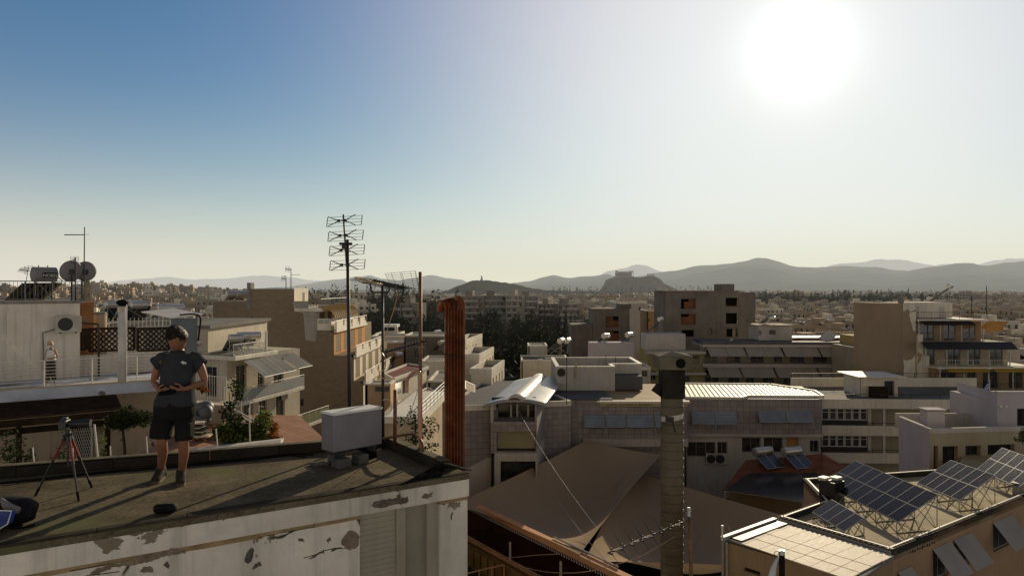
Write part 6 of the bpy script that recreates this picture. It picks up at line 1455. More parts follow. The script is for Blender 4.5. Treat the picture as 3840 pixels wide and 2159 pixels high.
for k, (q, lb) in enumerate([(((1100, 285), (1370, 150), (1650, 285), (1330, 440)), 'upper pale slatted awning between the masts and the flues'), (((870, 395), (955, 345), (1290, 470), (1035, 550)), 'lower pale slatted awning behind the stub pole'), (((2010, 40), (2172, 110), (2172, 230), (2010, 170)), 'pale slatted awning right behind the flues')]):
 dep = (58, 52, 66)[k]; pv = [P(*vP(*a), dep + [3, 6, 3, -1][i]) for i, a in enumerate(q)]; t = thing('slatted_awning', lb, 'awning', pv[0]); g = MB(); n = 9
 for i in range(n):
  f0, f1 = i / n + .01, (i + 1) / n - .01
  a_, b_ = pv[0].lerp(pv[3], f0), pv[0].lerp(pv[3], f1); c_2, d_2 = pv[1].lerp(pv[2], f0), pv[1].lerp(pv[2], f1)
  g.add([a_, b_, d_2, c_2, a_ - Vector((0, 0, .05)), b_ - Vector((0, 0, .05)), d_2 - Vector((0, 0, .05)), c_2 - Vector((0, 0, .05))], [(0, 1, 2, 3), (7, 6, 5, 4), (0, 4, 5, 1), (1, 5, 6, 2), (2, 6, 7, 3), (3, 7, 4, 0)])
 part('slats', g, m_awn_c, t); g = MB()
 for i in range(4): g.cyl(pv[i], pv[(i + 1) % 4], .06, n=5)
 part('frame', g, m_slabw, t)
house('beige_house', 'beige house with a shaded porch below the pale awnings', (vP(640, 0)[0], vP(1100, 0)[0]), 54, vP(0, 560)[1], None, 6, m_wall_b, holes=[(vP(730, 480), vP(1060, 660))], parapet=0)
house('grey_terrace_house', 'grey walled terrace house behind the upper pale awning', (vP(1380, 0)[0], vP(1680, 0)[0]), 74, vP(0, 60)[1], None, 9, m_conc, holes=[], parapet=.2)
cb_ = P(*vP(1310, 620), 46); t = thing('balcony_house', 'corner house with a long white balcony rail behind the conifer', 'house', (cb_.x + 2, 50, 0))
bp2 = Pl(P(*vP(1300, 600), 46), P(*vP(1680, 430), 56)); g = MB(); bp2.box(g, 0, bp2.L + 1.5, cb_.z - .5, cb_.z - .1, -2.5, 0); part('balcony', g, m_slabw, t); g = rail(bp2, 0, bp2.L + 1.5, cb_.z - .1, cb_.z + .8, -.1, bars=3, posts=1.6, r=.03); part('railing', g, m_wrail, t)
g = MB(); bp2.box(g, .3, bp2.L + 1, 0, cb_.z - .2, -2.9, -2.4); bp2.box(g, .3, bp2.L + 1, 0, cb_.z - .51, -2.39, -.4); part('wall', g, m_wall_b, t)
cf = P(*vP(1180, 1400), 34); top_ = P(*vP(1165, 450), 34); t = thing('conifer', 'dark conifer rising behind the roof corner and the vent pipe', 'tree', (cf.x, 34, 0))
g = MB(); g.cyl((cf.x, 34, 0), (top_.x, 34, top_.z - .4), .22, .03, 8); part('trunk', g, m_bark, t)
rr = random.Random(12); bl_ = []
for k in range(30):
 f = k / 29; z = top_.z - .25 - f * 7; rd = .12 + 1.35 * f ** .8; a = rr.random() * 6.28; bl_.append((Vector((top_.x + math.cos(a) * rd * .55, 34 + math.sin(a) * rd * .5, z)), (.28 + rd * .42, .28 + rd * .42, .34)))
for q in ((1400, 720), (1440, 850), (1380, 940), (950, 720), (1450, 1150)): bl_.append((P(*vP(*q), 34.2), (.45, .45, .3)))
g = MB(); foliage(g, bl_, 4200, .085, 61); part('crown', g, m_leaf_d, t)
# the school below: tiled facade, barrel roof, shade sails
m_tile = M('mauve_tile_cladding', (.36, .325, .31), .7, .14, .25, 6., grid=(.70, .62, .022, (.50, .46, .46)), streak=.15)
m_lilac = M('pale_render', (.52, .48, .43), .9, .14, .3, 6., streak=.3)
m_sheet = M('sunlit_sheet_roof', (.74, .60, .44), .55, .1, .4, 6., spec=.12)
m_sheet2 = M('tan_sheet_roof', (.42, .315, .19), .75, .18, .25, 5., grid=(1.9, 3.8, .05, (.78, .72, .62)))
m_groof = M('grey_sheet_roof', (.135, .130, .130), .8, .18, .2, 5.)
m_barrel = M('brushed_barrel_roof', (.40, .39, .36), .42, .2, .25, 3., metal=.25, spec=.4)
m_skyl = M('white_skylight', (.66, .60, .48), .45, .1, .4, 5.)
m_louver = M('blue_louver', (.25, .29, .35), .5, .2, .6, 6., spec=.5)
m_yblind = M('yellow_blind', (.34, .305, .185), .8, .1, .4, 8., streak=.1)
m_sail = M('shade_sail', (.44, .335, .225), .9, .08, .12, 2.5, trans=.15, spec=0)
m_glassb = glass_mat('brown_glass', (.055, .046, .038))
SCH = thing('school_building', 'long mauve tiled school building with sunlit ribbed roofs and a curved barrel roof', 'building', (12, 90, 0))
YR, YL, YT = 85., 81.7, 74.
zR = P(0, 1491, YR).z; zL = P(0, 1507, YL).z
fR = Pl(P(2572, 0, YR), P(3082, 0, YR - .6)); fL = Pl(P(2140, 0, YL), P(2574.6, 0, YL))
zb = fR.px(*vL(900, 875))[1]
g = MB(); hw = [fR.rect(vL(250, 648), vL(468, 785)), fR.rect(vL(476, 650), vL(695, 785)), fR.rect(vL(918, 640), vL(1175, 770)), fR.rect(vL(1188, 640), vL(1450, 770))]
hh = front(g, fR, 0, fR.L, zb, zR - .1, hw, .25); g.prism([(fR.at(.3, 0, -.3).x, fR.at(0, 0, -.3).y), (fR.at(fR.L - .1, 0, -.3).x, fR.at(fR.L, 0, -.3).y), (P(3050, 0, 96).x - 1.5, 96), (P(2560, 0, 97).x, 97)], zb + .01, zR - .12)
ep_ = Pl(fR.at(fR.L, 0), fR.at(fR.L, 0) + Vector((-1.4, 9, 0))); front(g, ep_, 0, ep_.L, zb, zR - .1, []); g.prism([(fR.at(.3, 0, -1.2).x, fR.at(0, 0, -1.2).y), (fR.at(fR.L - .1, 0, -1.2).x, fR.at(fR.L, 0, -1.2).y), (P(3050, 0, 96).x - 1.5, 96), (P(2560, 0, 97).x, 97)], 0, zb); part('cladding', g, m_tile, SCH)
for h in hh: window(SCH, fR, h, m_frame, m_glass, nv=2, r=.25)
def louvers(pl, a, b, n=4, out=.75):
 """sun blind: sloping blue slats in front of a window, hung from the top, tilted outwards"""
 s0, s1, z0, z1 = pl.rect(a, b); g = MB(); o = Vector((pl.n.x, pl.n.y, 0))
 for k in range(n):
  f0, f1 = k / n, (k + .93) / n; p0_ = pl.at(s0, z1 - (z1 - z0) * f0, .06 + out * f0); p1_ = pl.at(s0, z1 - (z1 - z0) * f1, .06 + out * f1 + .06)
  w_ = pl.at(s1, 0) - pl.at(s0, 0); g.para(p0_, w_, p1_ - p0_, o * .03)
 x = part('sun_blind', g, m_louver, SCH)
 for s_ in (s0 - .05, s1 + .05): g = MB(); g.cyl(pl.at(s_, z1 + .05, .05), pl.at(s_, z0 - .5, .1 + out * 1.3), .035, n=5); part('blind_arm', g, m_frame, x)
for a, b in (((250, 648), (468, 770)), ((478, 650), (690, 772)), ((918, 640), (1178, 752)), ((1190, 640), (1450, 752))): louvers(fR, vL(*a), vL(*b))
rp_ = [onz(*vJ(*q), zR) for q in [(425, 1420), (1020, 1425), (1080, 1405), (1832, 1410), (1750, 1357), (1310, 1291), (430, 1284)]]
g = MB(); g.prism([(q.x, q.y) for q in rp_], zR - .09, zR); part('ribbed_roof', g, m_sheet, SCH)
g = MB(); xx = rp_[0].x - 1
def inside(poly, x, y):
 c = False
 for i in range(len(poly)):
  a, b = poly[i], poly[i - 1]
  if (a.y > y) != (b.y > y) and x < (b.x - a.x) * (y - a.y) / (b.y - a.y) + a.x: c = not c
 return c
rd_ = Vector((-1.8, 11.4, 0)).normalized() * -1
x = rp_[0].x - 3
while x < rp_[3].x + 6:
 ys = [84.5 + .1 * k for k in range(132)]; seg = [yy for yy in ys if inside(rp_, x - (yy - 85) * .158 * -1, yy)]
 if len(seg) > 3:
  a, b = seg[0], seg[-1]; p0_ = Vector((x + (a - 85) * .158, a, zR)); p1_ = Vector((x + (b - 85) * .158, b, zR)); g.para(p0_, (.11, 0, 0), p1_ - p0_, (0, 0, .06))
 x += .56
part('shadow_rib', g, m_groof, SCH)  # ribs coloured dark for the thin shadow lines along them
g = MB()
for i in range(len(rp_)):
 a, b = rp_[i], rp_[(i + 1) % len(rp_)]; d_ = (b - a).normalized(); n_ = Vector((d_.y, -d_.x, 0)); g.para(a + Vector((0, 0, -.16)), b - a, n_ * .22, (0, 0, .30))
part('roof_edge', g, m_slabw, SCH)
fW = fR.shift(-.4); z0_ = 0; zw1 = zb - .12
hw = [fW.rect(vL(205, 955), vL(492, 1105)), fW.rect(vL(510, 955), vL(608, 1105)), fW.rect(vL(757, 912), vL(946, 1062)), fW.rect(vL(976, 912), vL(1168, 1062)), fW.rect(vL(1205, 905), vL(1325, 1010)), fW.rect(vL(1440, 940), vL(1530, 1060))]
g = MB(); hh = front(g, fW, 0, fW.L, 0, zw1, hw, .3); part('lower_wall', g, m_lilac, SCH)
for k, h in enumerate(hh): window(SCH, fW, h, m_frame, m_glassb if k != 4 else m_orange, nv=1 if k != 0 else 2, r=.3)
g = MB(); fR.box(g, -.3, fR.L + .1, zb - .3, zb - .001, -.5, .12); part('string_course', g, m_lilac, SCH)
for q, lb in (((455, 1130), 'left of the two air conditioners under the school windows'), ((548, 1122), 'right of the two air conditioners under the school windows')):
 s_, z_ = fW.px(*vL(q[0], 1175)); ac_unit(fW, s_, z_, .02, lb, 'school air conditioners', 1.5, 1.25)
zbL = fL.px(*vH(1700, 812))[1]; hl = [fL.rect(vH(a, 572), vH(b, 708)) for a, b in ((1315, 1512), (1530, 1725), (1740, 2005), (2022, 2200))]
g = MB(); hh = front(g, fL, 0, fL.L, zbL, zL - .1, hl, .25); fL.box(g, .2, fL.L - .1, 0, zL - .12, -14.8, -.3); er = Pl(fL.at(fL.L, 0), fL.at(fL.L, 0, -4)); front(g, er, 0, er.L, 0, zL - .1, []); part('cladding', g, m_tile, SCH)
for h in hh: window(SCH, fL, h, m_frame, m_glass, nv=1, r=.25)
for a, b in ((1315, 1510), (1530, 1722), (1742, 2000), (2022, 2080)): louvers(fL, vH(a, 575), vH(b, 690))
g = MB(); fL.box(g, fL.px(*vH(1300, 850))[0], fL.L + .1, fL.px(*vH(1300, 890))[1], zbL - .001, -.5, .35); part('string_course', g, m_lilac, SCH)
g = MB(); fL.box(g, 0, fL.L, 0, fL.px(*vH(1300, 892))[1], -1.2, -1.0); part('dark_void_wall', g, m_dark, SCH)  # dark wall stands in for the unlit void below the beam
zl_b = onz(*vH(2000, 265), zL).y; xa = onz(*vH(1740, 265), zL).x
g = MB(); g.prism([(fL.at(-2.5, 0).x, YL + .05), (fL.at(fL.L, 0).x, YL + .05), (fL.at(fL.L, 0).x + 2.4, zl_b), (fL.at(-2.5, 0).x + .5, zl_b)], zL - .09, zL); part('tan_roof', g, m_sheet2, SCH)
g = MB(); fL.box(g, fL.px(*vH(1470, 450))[0], fL.L + .3, zL - .1, zL + .14, -.2, .22); part('roof_edge', g, m_slabw, SCH)
sA_, sB_, zA_, zB_ = fL.rect(vH(1472, 458), vH(2120, 492)); g = MB(); fL.box(g, sA_, fL.L + .1, zA_, zL - .11, .02, .16); sg = part('sign_band', g, M('ochre_sign_band', (.44, .36, .21), .9, .15, .8, 8.), SCH, bevel=.03)
text_on('ΔΩΡΕΑ  ΣΤΑΥΡΟΥ  Σ. ΝΙΑΡΧΟΥ', (zB_ - zA_) * .92, fL.at(fL.px(*vH(1538, 475))[0], (zA_ + zB_) / 2, .165), (1, 0, 0), (0, 0, 1), M('faded_letters', (.13, .095, .05), .9, .2), sg, ext=.01, align='LEFT')
zF_ = zL + .45
fB = Pl(P(vH(1035, 0)[0], 0, 90.), P(vH(1625, 0)[0], 0, 90.)); ztb = P(0, vH(0, 100)[1], 90.).z
g = MB(); g.bx(fL.at(0, 0).x - 9.5, P(vH(1590, 0)[0], 0, 90).x - .8, YL + 1.2, 99, zL - 1, zF_ - .3); part('shadow_roof', g, m_groof, SCH)  # dark sheet stands in for the plant block's shadow on the tan roof
RB = thing('roof_block', 'pale open topped plant block standing on the school roof', 'roof structure', fB.at(4, zF_, -5))
g = MB(); L_ = fB.L; D_ = 11.5
for (s0, s1, d0, d1) in ((0, L_, -.35, 0), (0, .35, -D_, -.36), (0, L_ + 3.8, -D_ - .36, -D_), (L_ - .35, L_, -3.2, -.36), (L_, L_ + 3.8, -3.55, -3.2), (L_ + 3.45, L_ + 3.8, -D_, -3.56)):
 fB.box(g, s0, s1, zF_ - .4, ztb, d0, d1)
part('wall', g, m_lilac, RB, bevel=.04)
g = MB()
for (s0, s1, d0, d1) in ((-.06, L_, -.40, .05), (-.06, .40, -D_, -.41), (-.06, L_ + 3.85, -D_ - .41, -D_ - .001), (L_ - .4, L_ + .05, -3.2, -.41), (L_ + .06, L_ + 3.85, -3.6, -3.15), (L_ + 3.4, L_ + 3.85, -D_, -3.61)):
 fB.box(g, s0, s1, ztb + .002, ztb + .16, d0, d1)
part('coping', g, m_slabw, RB)
g = MB(); fB.box(g, .36, L_ + 3.4, zF_ - .3, ztb - 1.1, -D_ + .02, -.37); part('floor', g, m_groof, RB)
g = MB(); s_, z_ = fB.px(*vH(1085, 150)); q = fB.at(s_, z_, 0); g.cyl(q - Vector((0, .1, 0)), q - Vector((0, -.04, 0)), .5, n=16); part('round_vent', g, m_dark, RB)
g = MB(); s_, z_ = fB.px(*vH(1232, 130)); g.cyl(fB.at(s_, z_ - .9, .12), fB.at(s_, z_ + .9, .12), .12, n=8); part('drain_pipe', g, m_awn_c, RB)
zG = P(0, 1528, YT).z; gp = [onz(*vH(*q), zG) for q in [(100, 505), (430, 495), (560, 380), (700, 230), (335, 240), (70, 415)]]
g = MB(); g.prism([(q.x, q.y) for q in gp], zG - .1, zG); part('grey_roof', g, m_groof, SCH)
g = MB()
for i in (0, 5, 4): 
 a, b = gp[i], gp[(i + 1) % 6]
 if i == 4: a, b = gp[4], gp[5]
 d_ = (b - a).normalized(); n_ = Vector((d_.y, -d_.x, 0)); g.para(a + Vector((0, 0, -.3)), b - a, n_ * .12, (0, 0, .55))
part('roof_edge', g, m_slabw, SCH)
fG = Pl(gp[0], gp[1]); g = MB(); z45 = fG.px(*vH(130, 1120))[1]
fG.box(g, -3, fG.L + .2, 0, zG - .11, -9, 0); part('cladding', g, m_tile, SCH)
g = MB(); tp0 = fG.px(*vH(100, 1130)); tp1 = fG.px(*vH(330, 1010)); tp2 = fG.px(*vH(440, 1000)); g.add([fG.at(-3, 0, .06), fG.at(fG.L + .3, 0, .06), fG.at(fG.L + .3, tp2[1], .06), fG.at(tp1[0], tp1[1], .06), fG.at(tp0[0], tp0[1], .06), fG.at(-3, tp0[1] - 1.2, .06)], [(0, 1, 2, 3, 4, 5)]); part('rendered_base', g, m_lilac, SCH)
g = MB(); g.prism([(gp[0].x - 6, gp[0].y - .5), (gp[0].x, gp[0].y - .2), (gp[5].x, gp[5].y), (gp[4].x, gp[4].y), (gp[4].x - 9, gp[4].y)], 0, zG - 2.5); part('side_wall', g, m_lilac, SCH)
fT = Pl(P(vH(378, 0)[0], 0, YT - 1), P(vH(838, 0)[0], 0, YT - 1)); zTt = fT.px(*vH(600, 470))[1]
hT = [fT.rect(vH(398, 455), vH(820, 645)), fT.rect(vH(436, 742), vH(828, 945)), fT.rect(vH(475, 1042), vH(828, 1262))]
hT[0] = (hT[0][0], hT[0][1], hT[0][2], zTt - .02)
TW = thing('school_tower', 'tall stair tower of the school under the curved barrel roof', 'tower', fT.at(4, 0, -5))
zmid = fT.px(*vH(600, 962))[1]
g = MB(); hh = front(g, fT, 0, fT.L, zmid, zTt, hT[:2], .9); rT = Pl(fT.at(fT.L, 0), fT.at(fT.L, 0) + Vector((1.9, 12, 0))); front(g, rT, 0, rT.L, zmid + .3, zTt, []); lT = Pl(fT.at(0, 0) + Vector((1.5, 12, 0)), fT.at(0, 0)); front(g, lT, 0, lT.L, 0, zTt, []); part('cladding', g, m_tile, TW)
g = MB(); hh3 = front(g, fT, .35, fT.L, 0, zmid - .001, hT[2:], .7); rT2 = rT.shift(-.02); front(g, rT2, 0, rT2.L, 0, zmid + .29, []); part('rendered_base', g, m_lilac, TW)
g = MB(); a = hh[0]; fT.box(g, a[0] - .2, a[1] + .2, a[2] - .3, a[3] + .3, -3.2, -3.0); part('loft_wall', g, m_glassb, TW)
g = MB(); fT.box(g, a[0], a[1], a[2] - .15, a[2] - .02, -3.0, -.9); part('loft_floor', g, m_lilac, TW)
for x in (580, 645, 758):
 s_ = fT.px(*vH(x, 500))[0]; g = MB(); fT.box(g, s_ - .1, s_ + .1, a[2], a[3], -2.9, -2.7); part('loft_post', g, m_wrail, TW)
b = hh[1]; g = MB(); n = 9
for k in range(n): fT.box(g, b[0] + .05, b[1] - .05, b[2] + .25 + (b[3] - b[2] - .25) * k / n, b[2] + .25 + (b[3] - b[2] - .25) * (k + .94) / n, -.45, -.38)
part('roller_blind', g, m_yblind, TW); g = MB(); fT.box(g, b[0], b[1], b[2], b[3], -.9, -.85); part('window_back', g, m_dark, TW)
window(TW, fT, hh3[0], m_wood, m_glass, nv=2, nh=1, r=.7)
g = MB(); s0, s1, z0, z1 = fT.rect(vH(455, 1278), vH(815, 1440)); fT.box(g, s0, s1, z0, z1, 0, 1.1); part('balcony_box', g, m_lilac, TW, bevel=.05)
ax_ = Vector((3.2, 19.8, 0)); c0_, c1_ = P(*vH(290, 472), 72.6), P(*vH(922, 492), 73.4); pkz = P(*vH(600, 432), 73).z
g = MB(); rings = []; th = .16; N_ = 22; zc = (c0_.z + c1_.z) / 2; rise = pkz - zc
def arc(f, e=0): 
 t_ = 2 * f - 1; return Vector((c0_.x + (c1_.x - c0_.x) * f, c0_.y + (c1_.y - c0_.y) * f, zc + (rise + e) * (1 - t_ * t_)))
for k in range(13): rings.append([arc(i / N_) + ax_ * (k / 12) for i in range(N_ + 1)])
g.loft(rings, close=False); br = part('barrel_roof', g, m_barrel, TW, smooth=True); sf = br.modifiers.new('thick', 'SOLIDIFY'); sf.thickness = th; sf.offset = -1
g = MB(); rings = []; f0, f1 = .36, .655
for k in range(9): rings.append([arc(f0 + (f1 - f0) * i / 10) + Vector((0, 0, -.02 + .42 * math.sin(math.pi * i / 10) ** .8)) + ax_ * (.0 + 1.0 * k / 8) for i in range(11)])
g.loft(rings, close=False); sk = part('skylight', g, m_skyl, TW, smooth=True); sf = sk.modifiers.new('thick', 'SOLIDIFY'); sf.thickness = .12
g = MB(); g.cyl(fT.at(.1, hh[0][2], .1), fT.at(.1, zTt, .1), .16, n=10); part('round_column', g, m_lilac, TW)
fK = Pl(P(vH(838, 0)[0], 0, 79.5), P(vH(1180, 0)[0], 0, 80.5)); zk = fK.px(*vH(1050, 490))[1]
g = MB(); fK.box(g, 0, fK.L, 0, zk, -6, 0); part('cladding', g, m_tile, SCH)
g = MB(); fK.box(g, .2, fK.L + .06, zk + .002, zk + .55, -.3, .04); kr = Pl(fK.at(fK.L, 0), fK.at(fK.L, 0, -5)); kr.box(g, .35, 5, zk + .001, zk + .55, -.3, .03); part('parapet', g, m_slabw, SCH)
g = MB(); cc = P(vH(1225, 0)[0], 0, 83.5); g.cyl((cc.x, cc.y, 0), (cc.x, cc.y, zL - .12), 1.9, n=24); part('rounded_pier', g, m_tile, SCH)
for i, (x, y1, y0, dep) in enumerate([(1140, 20, 430, 76), (1232, 410, 440, 80), (1535, -30, 120, 92), (1630, -10, 70, 98)]):
 t0, b0_ = P(*vH(x, y1 if i else -330), dep), P(*vH(x, y0), dep); g = MB(); g.cyl(b0_ - Vector((0, 0, .4)), t0, .05, .03, 6)
 solo('thin_mast', g, m_dark, ['tall thin mast rising right of the barrel roof', 'short vent pin on the shadowed flat roof of the school', 'thin mast at the right half of the roof block', 'thin mast at the right corner of the roof block'][i], 'mast', 'masts on the school roof')
# shade sails and the screened fence of the yard
def sail(name, label, cs, sagz, seed, bow=.12, n=26):
 A, B, C, D = [Vector(c) for c in cs]; ctr = (A + B + C + D) / 4; g = MB()
 for j in range(n + 1):
  for i in range(n + 1):
   u, v = i / n, j / n; p = A * (1 - u) * (1 - v) + B * u * (1 - v) + C * u * v + D * (1 - u) * v
   eu = 4 * u * (1 - u); ev = 4 * v * (1 - v)
   pull = bow * (eu * (1 - 2 * v) ** 4 + ev * (1 - 2 * u) ** 4)
   p = p + (ctr - p) * pull; p.z -= sagz * eu * ev + .12 * mnoise.noise(p * .22 + Vector((seed, 0, 0))) * eu * ev
   g.v.append(p)
 for j in range(n):
  for i in range(n): k = j * (n + 1) + i; g.f.append((k, k + 1, k + n + 2, k + n + 1)); g.mi.append(0)
 return solo(name, g, m_sail, label, 'shade sail', 'shade sails over the school yard', smooth=True)
sail('shade_sail', 'left brown shade sail running from the school tower down to a point at the fence', [P(2202, 1648, 81), P(1700, 1890, 66), P(2173, 2079, 53.6), P(2480, 1704, 78)], 3.0, 1., .045)
sail('shade_sail', 'right brown shade sail passing behind the round concrete chimney', [P(2345, 1755, 79), P(2190, 2104, 53.), P(2840, 2124, 52), P(2985, 1945, 62)], 3.2, 5., .03)
zfc = 4.8; zq = 1.7; fa, fb_ = onz(1700, 1857, zfc), onz(2420, 2201, zfc)
fen = Pl(fa, fb_); fe = thing('screened_fence', 'long fence with an orange painted coping beam and a dark brown laced screen', 'fence', fen.at(fen.L / 2, 0, 0))
m_cope = M('orange_painted_beam', (.62, .34, .19), .75, .2, .5, 6.)
m_scr = M('brown_mesh_screen', (.045, .018, .009), .9, .3, .4, 6., spec=0)
_nt = m_scr.node_tree; _tp = nd(_nt, 'ShaderNodeBsdfTransparent'); _mx = nd(_nt, 'ShaderNodeMixShader'); _mx.inputs[0].default_value = .30
_nt.links.new(_nt.nodes['Principled BSDF'].outputs[0], _mx.inputs[1]); _nt.links.new(_tp.outputs[0], _mx.inputs[2]); _nt.links.new(_mx.outputs[0], _nt.nodes['Material Output'].inputs[0])
g = MB(); fen.box(g, 0, fen.L, zfc - .40, zfc, -.68, 0); part('coping_beam', g, m_cope, fe, bevel=.04)
g = MB(); fen.box(g, 0, fen.L, zq + .1, zfc - .6, -.1, -.07); fen.box(g, 0, fen.L, zfc - .599, zfc - .41, -.11, -.09); part('screen', g, m_scr, fe)
g = MB(); fen.box(g, 0, fen.L, zq - .27, zq, -.45, .1); part('lower_beam', g, m_cope, fe, bevel=.03); g = MB(); fen.box(g, 0, fen.L, 0, zq - .6, -.4, 0); part('base_wall', g, m_ochre, fe)
g = MB()
for k in range(int(fen.L / .3)):
 s_ = k * .3; g.sphere(fen.at(s_, zfc - .61, -.04), (.06, .06, .05), 5, 4)
 if k < 60: g.sphere(fen.at(s_ + .1, zq + .09, -.04), (.06, .06, .05), 5, 4)
 g.cyl(fen.at(s_, zfc - .61, -.06), fen.at(s_ - .18, zfc - .40, -.06), .02, n=4)
part('lacing', g, m_wtop, fe, kind='stuff')
g = MB(); g.cyl(fen.at(fen.px(2050, 2000)[0], zfc + .12, -.7), fen.at(fen.px(2290, 2130)[0], zfc + .12, -.7), .07, n=7); part('steel_pipe', g, m_steel, fe)
for x, y0, y1 in ((1916, 2030, 2098), (2106, 2102, 2170)):
 s_, z1 = fen.px(x, y0); z0 = fen.px(x, y1)[1]; g = MB(); fen.box(g, s_ - .07, s_ + .07, z0, z1, .02, .14); part('post', g, m_wrail, fe)  # white piece covers only the sunlit part of the post
lp3 = [fen.at(fen.px(1887, 2092)[0], 1.9, .2), fen.at(fen.px(1920, 2050)[0], 2.0, .4), P(2080, 2075, 60)]
g = MB(); g.tube(smooth_path([P(1880, 2090, 60.5), P(1940, 2087, 58.5), P(2010, 2080, 56.5), P(2090, 2076, 54.)], 5), .03, 5); solo('light_string', g, m_awn_c, 'upper slack string of lights across the brown screen', 'cable', 'strings before the screen')
g = MB(); g.tube(smooth_path([P(1888, 2093, 60), P(1960, 2123, 57), P(2060, 2144, 54), P(2180, 2144, 49.5), P(2280, 2122, 48.7), P(2400, 2085, 48.5), P(2530, 2010, 48.8)], 5), .03, 5); solo('light_string', g, m_awn_c, 'long slack cable swinging from the fence up to the round chimney', 'cable', 'strings before the screen')
m_bamb = M('bamboo_panel', (.50, .36, .15), .85, .25, .6, 6., trans=.35, brick=(.16, 6., .02, (.5, .4, .3)))
bf = fen.shift(.9); g = MB(); k0 = bf.px(1740, 2050)[0]; k1 = bf.px(1890, 2120)[0]
for k in range(int((k1 - k0) / .17)): bf.box(g, k0 + .17 * k, k0 + .17 * k + .15, zq - 2., zq - .28 + .06 * ((k * 7) % 5) / 5, -.03, .03)
solo('bamboo_screen', g, m_bamb, 'low yellow bamboo screen at the foot of the brown fence', 'screen')
b2 = Pl(P(1700, 2140, 57.5), P(1890, 2094, 60)); g = rail(b2, 0, b2.L, zq - 1., zq + .1, 0, posts=1.2, r=.06); solo('street_railing', g, m_cope, 'short orange railing running left from the foot of the fence', 'railing')
g = MB(); g.prism([(-4.2, 57), (1.2, 50.5), (3.6, 46), (-8, 46), (-8, 57)], 0, zq - .95); g2 = struct('yard_pavement', g, M('pale_paving', (.50, .40, .24), .9, .2, .5, 6.))
# round concrete chimney
Yq = 50.; m_ring = M('chimney_rings', (.165, .150, .105), .95, .25, .5, 6., streak=.3, bump=.01)
m_soot = M('sooty_shaft', (.035, .031, .026), .95, .4, .6, 6.)
cb2 = P(2519, 1600, Yq); cx_, cy_ = cb2.x, Yq; rad_ = 41 * Yq / F
t = thing('chimney', 'tall round concrete chimney made of stacked rings with a square capped head', 'chimney', (cx_, cy_, 0))
ztop = P(0, vH(0, 400)[1], Yq).z; dzr = 32.4 * Yq / F; z = ztop; g = MB(); prof = []
k = 0
while z > 0:
 z1 = max(0, z - dzr); rr_ = rad_ * (1 + .02 * (k % 2)); prof += [(rr_ * .94, z), (rr_, z - .03), (rr_, z1 + .03), (rr_ * .94, z1)]; z = z1; k += 1
rings = [[Vector((cx_ + r_ * math.cos(2 * math.pi * i / 28), cy_ + r_ * math.sin(2 * math.pi * i / 28), zz)) for i in range(28)] for r_, zz in prof]
g.loft(rings); part('ring_shaft', g, m_ring, t)
g = MB(); zc1 = P(0, vH(0, 118)[1], Yq).z; hw_ = 111 * K9 * Yq / F; g.box((cx_, cy_, (zc1 + ztop) / 2), (hw_ * 2, hw_ * 2, zc1 - ztop)); part('square_shaft', g, m_soot, t, bevel=.03)
g = MB(); zc0 = P(0, vJ(0, 1128)[1], Yq).z; zc2 = P(0, vJ(0, 995)[1], Yq).z; cw = 61 * Yq / F; cxx = P(2522.5, 0, Yq).x; g.box((cxx, cy_, (zc0 + zc2) / 2), (cw * 2, cw * 2, zc2 - zc0)); part('cap', g, m_ring, t, bevel=.05)
g = MB(); zp = P(0, vJ(0, 955)[1], Yq).z; c_ = [(cxx + sx * cw * 1.02, cy_ + sy * cw * 1.02, zc2 + .003) for sx, sy in ((-1, -1), (1, -1), (1, 1), (-1, 1))] + [(cxx - .05, cy_, zp)]; g.add(c_, [(3, 2, 1, 0), (0, 1, 4), (1, 2, 4), (2, 3, 4), (3, 0, 4)]); part('cap_roof', g, m_soot, t)
g = MB(); q = P(*vJ(372, 1062), Yq); g.cyl((q.x, cy_ - cw - .03, q.z), (q.x, cy_ - cw + .1, q.z), .33, n=12); part('flue_hole', g, m_black, t)
g = MB(); zs = P(0, vH(0, 592)[1], Yq).z; rings = [[Vector((cx_ + rad_ * 1.05 * math.cos(a), cy_ + rad_ * 1.05 * math.sin(a), zz + .12 * math.cos(a))) for a in [R(195) + R(160) * i / 16 for i in range(17)]] for zz in (zs - .17, zs + .17)]; g.loft(rings, close=False); part('strap', g, m_whitepaint, t)
g = MB(); q = P(*vH(2150, 600), Yq); g.box((q.x, cy_ - rad_ * 1.05, q.z), (.5, .3, .3)); g.tube([(q.x - .3, cy_ - rad_ * 1.1, q.z - .2), (q.x - .7, cy_ - rad_, q.z - .9)], .04, 5); g.tube([(q.x + .2, cy_ - rad_ * 1.1, q.z - .2), (q.x + .4, cy_ - rad_, q.z - .9)], .04, 5); part('strap_buckle', g, m_dark, t)
g = MB(); zz = ztop - dzr
while zz > 1: a = R(-8); g.sphere((cx_ + rad_ * 1.04 * math.cos(a), cy_ + rad_ * 1.04 * math.sin(a), zz), (.05, .05, .08), 6, 5); zz -= dzr
part('sunlit_nub', g, m_wtop, t)  # nubs coloured white for the sun sparkle on the ring edge
q = P(*vH(2050, 345), Yq); g = MB(); g.tube([(cx_ - hw_, cy_, q.z + .5), (q.x + .2, cy_, q.z + .35), (q.x - .1, cy_, q.z - .1)], [.3, .34, .36], 10); part('elbow_pipe', g, m_soot, t)
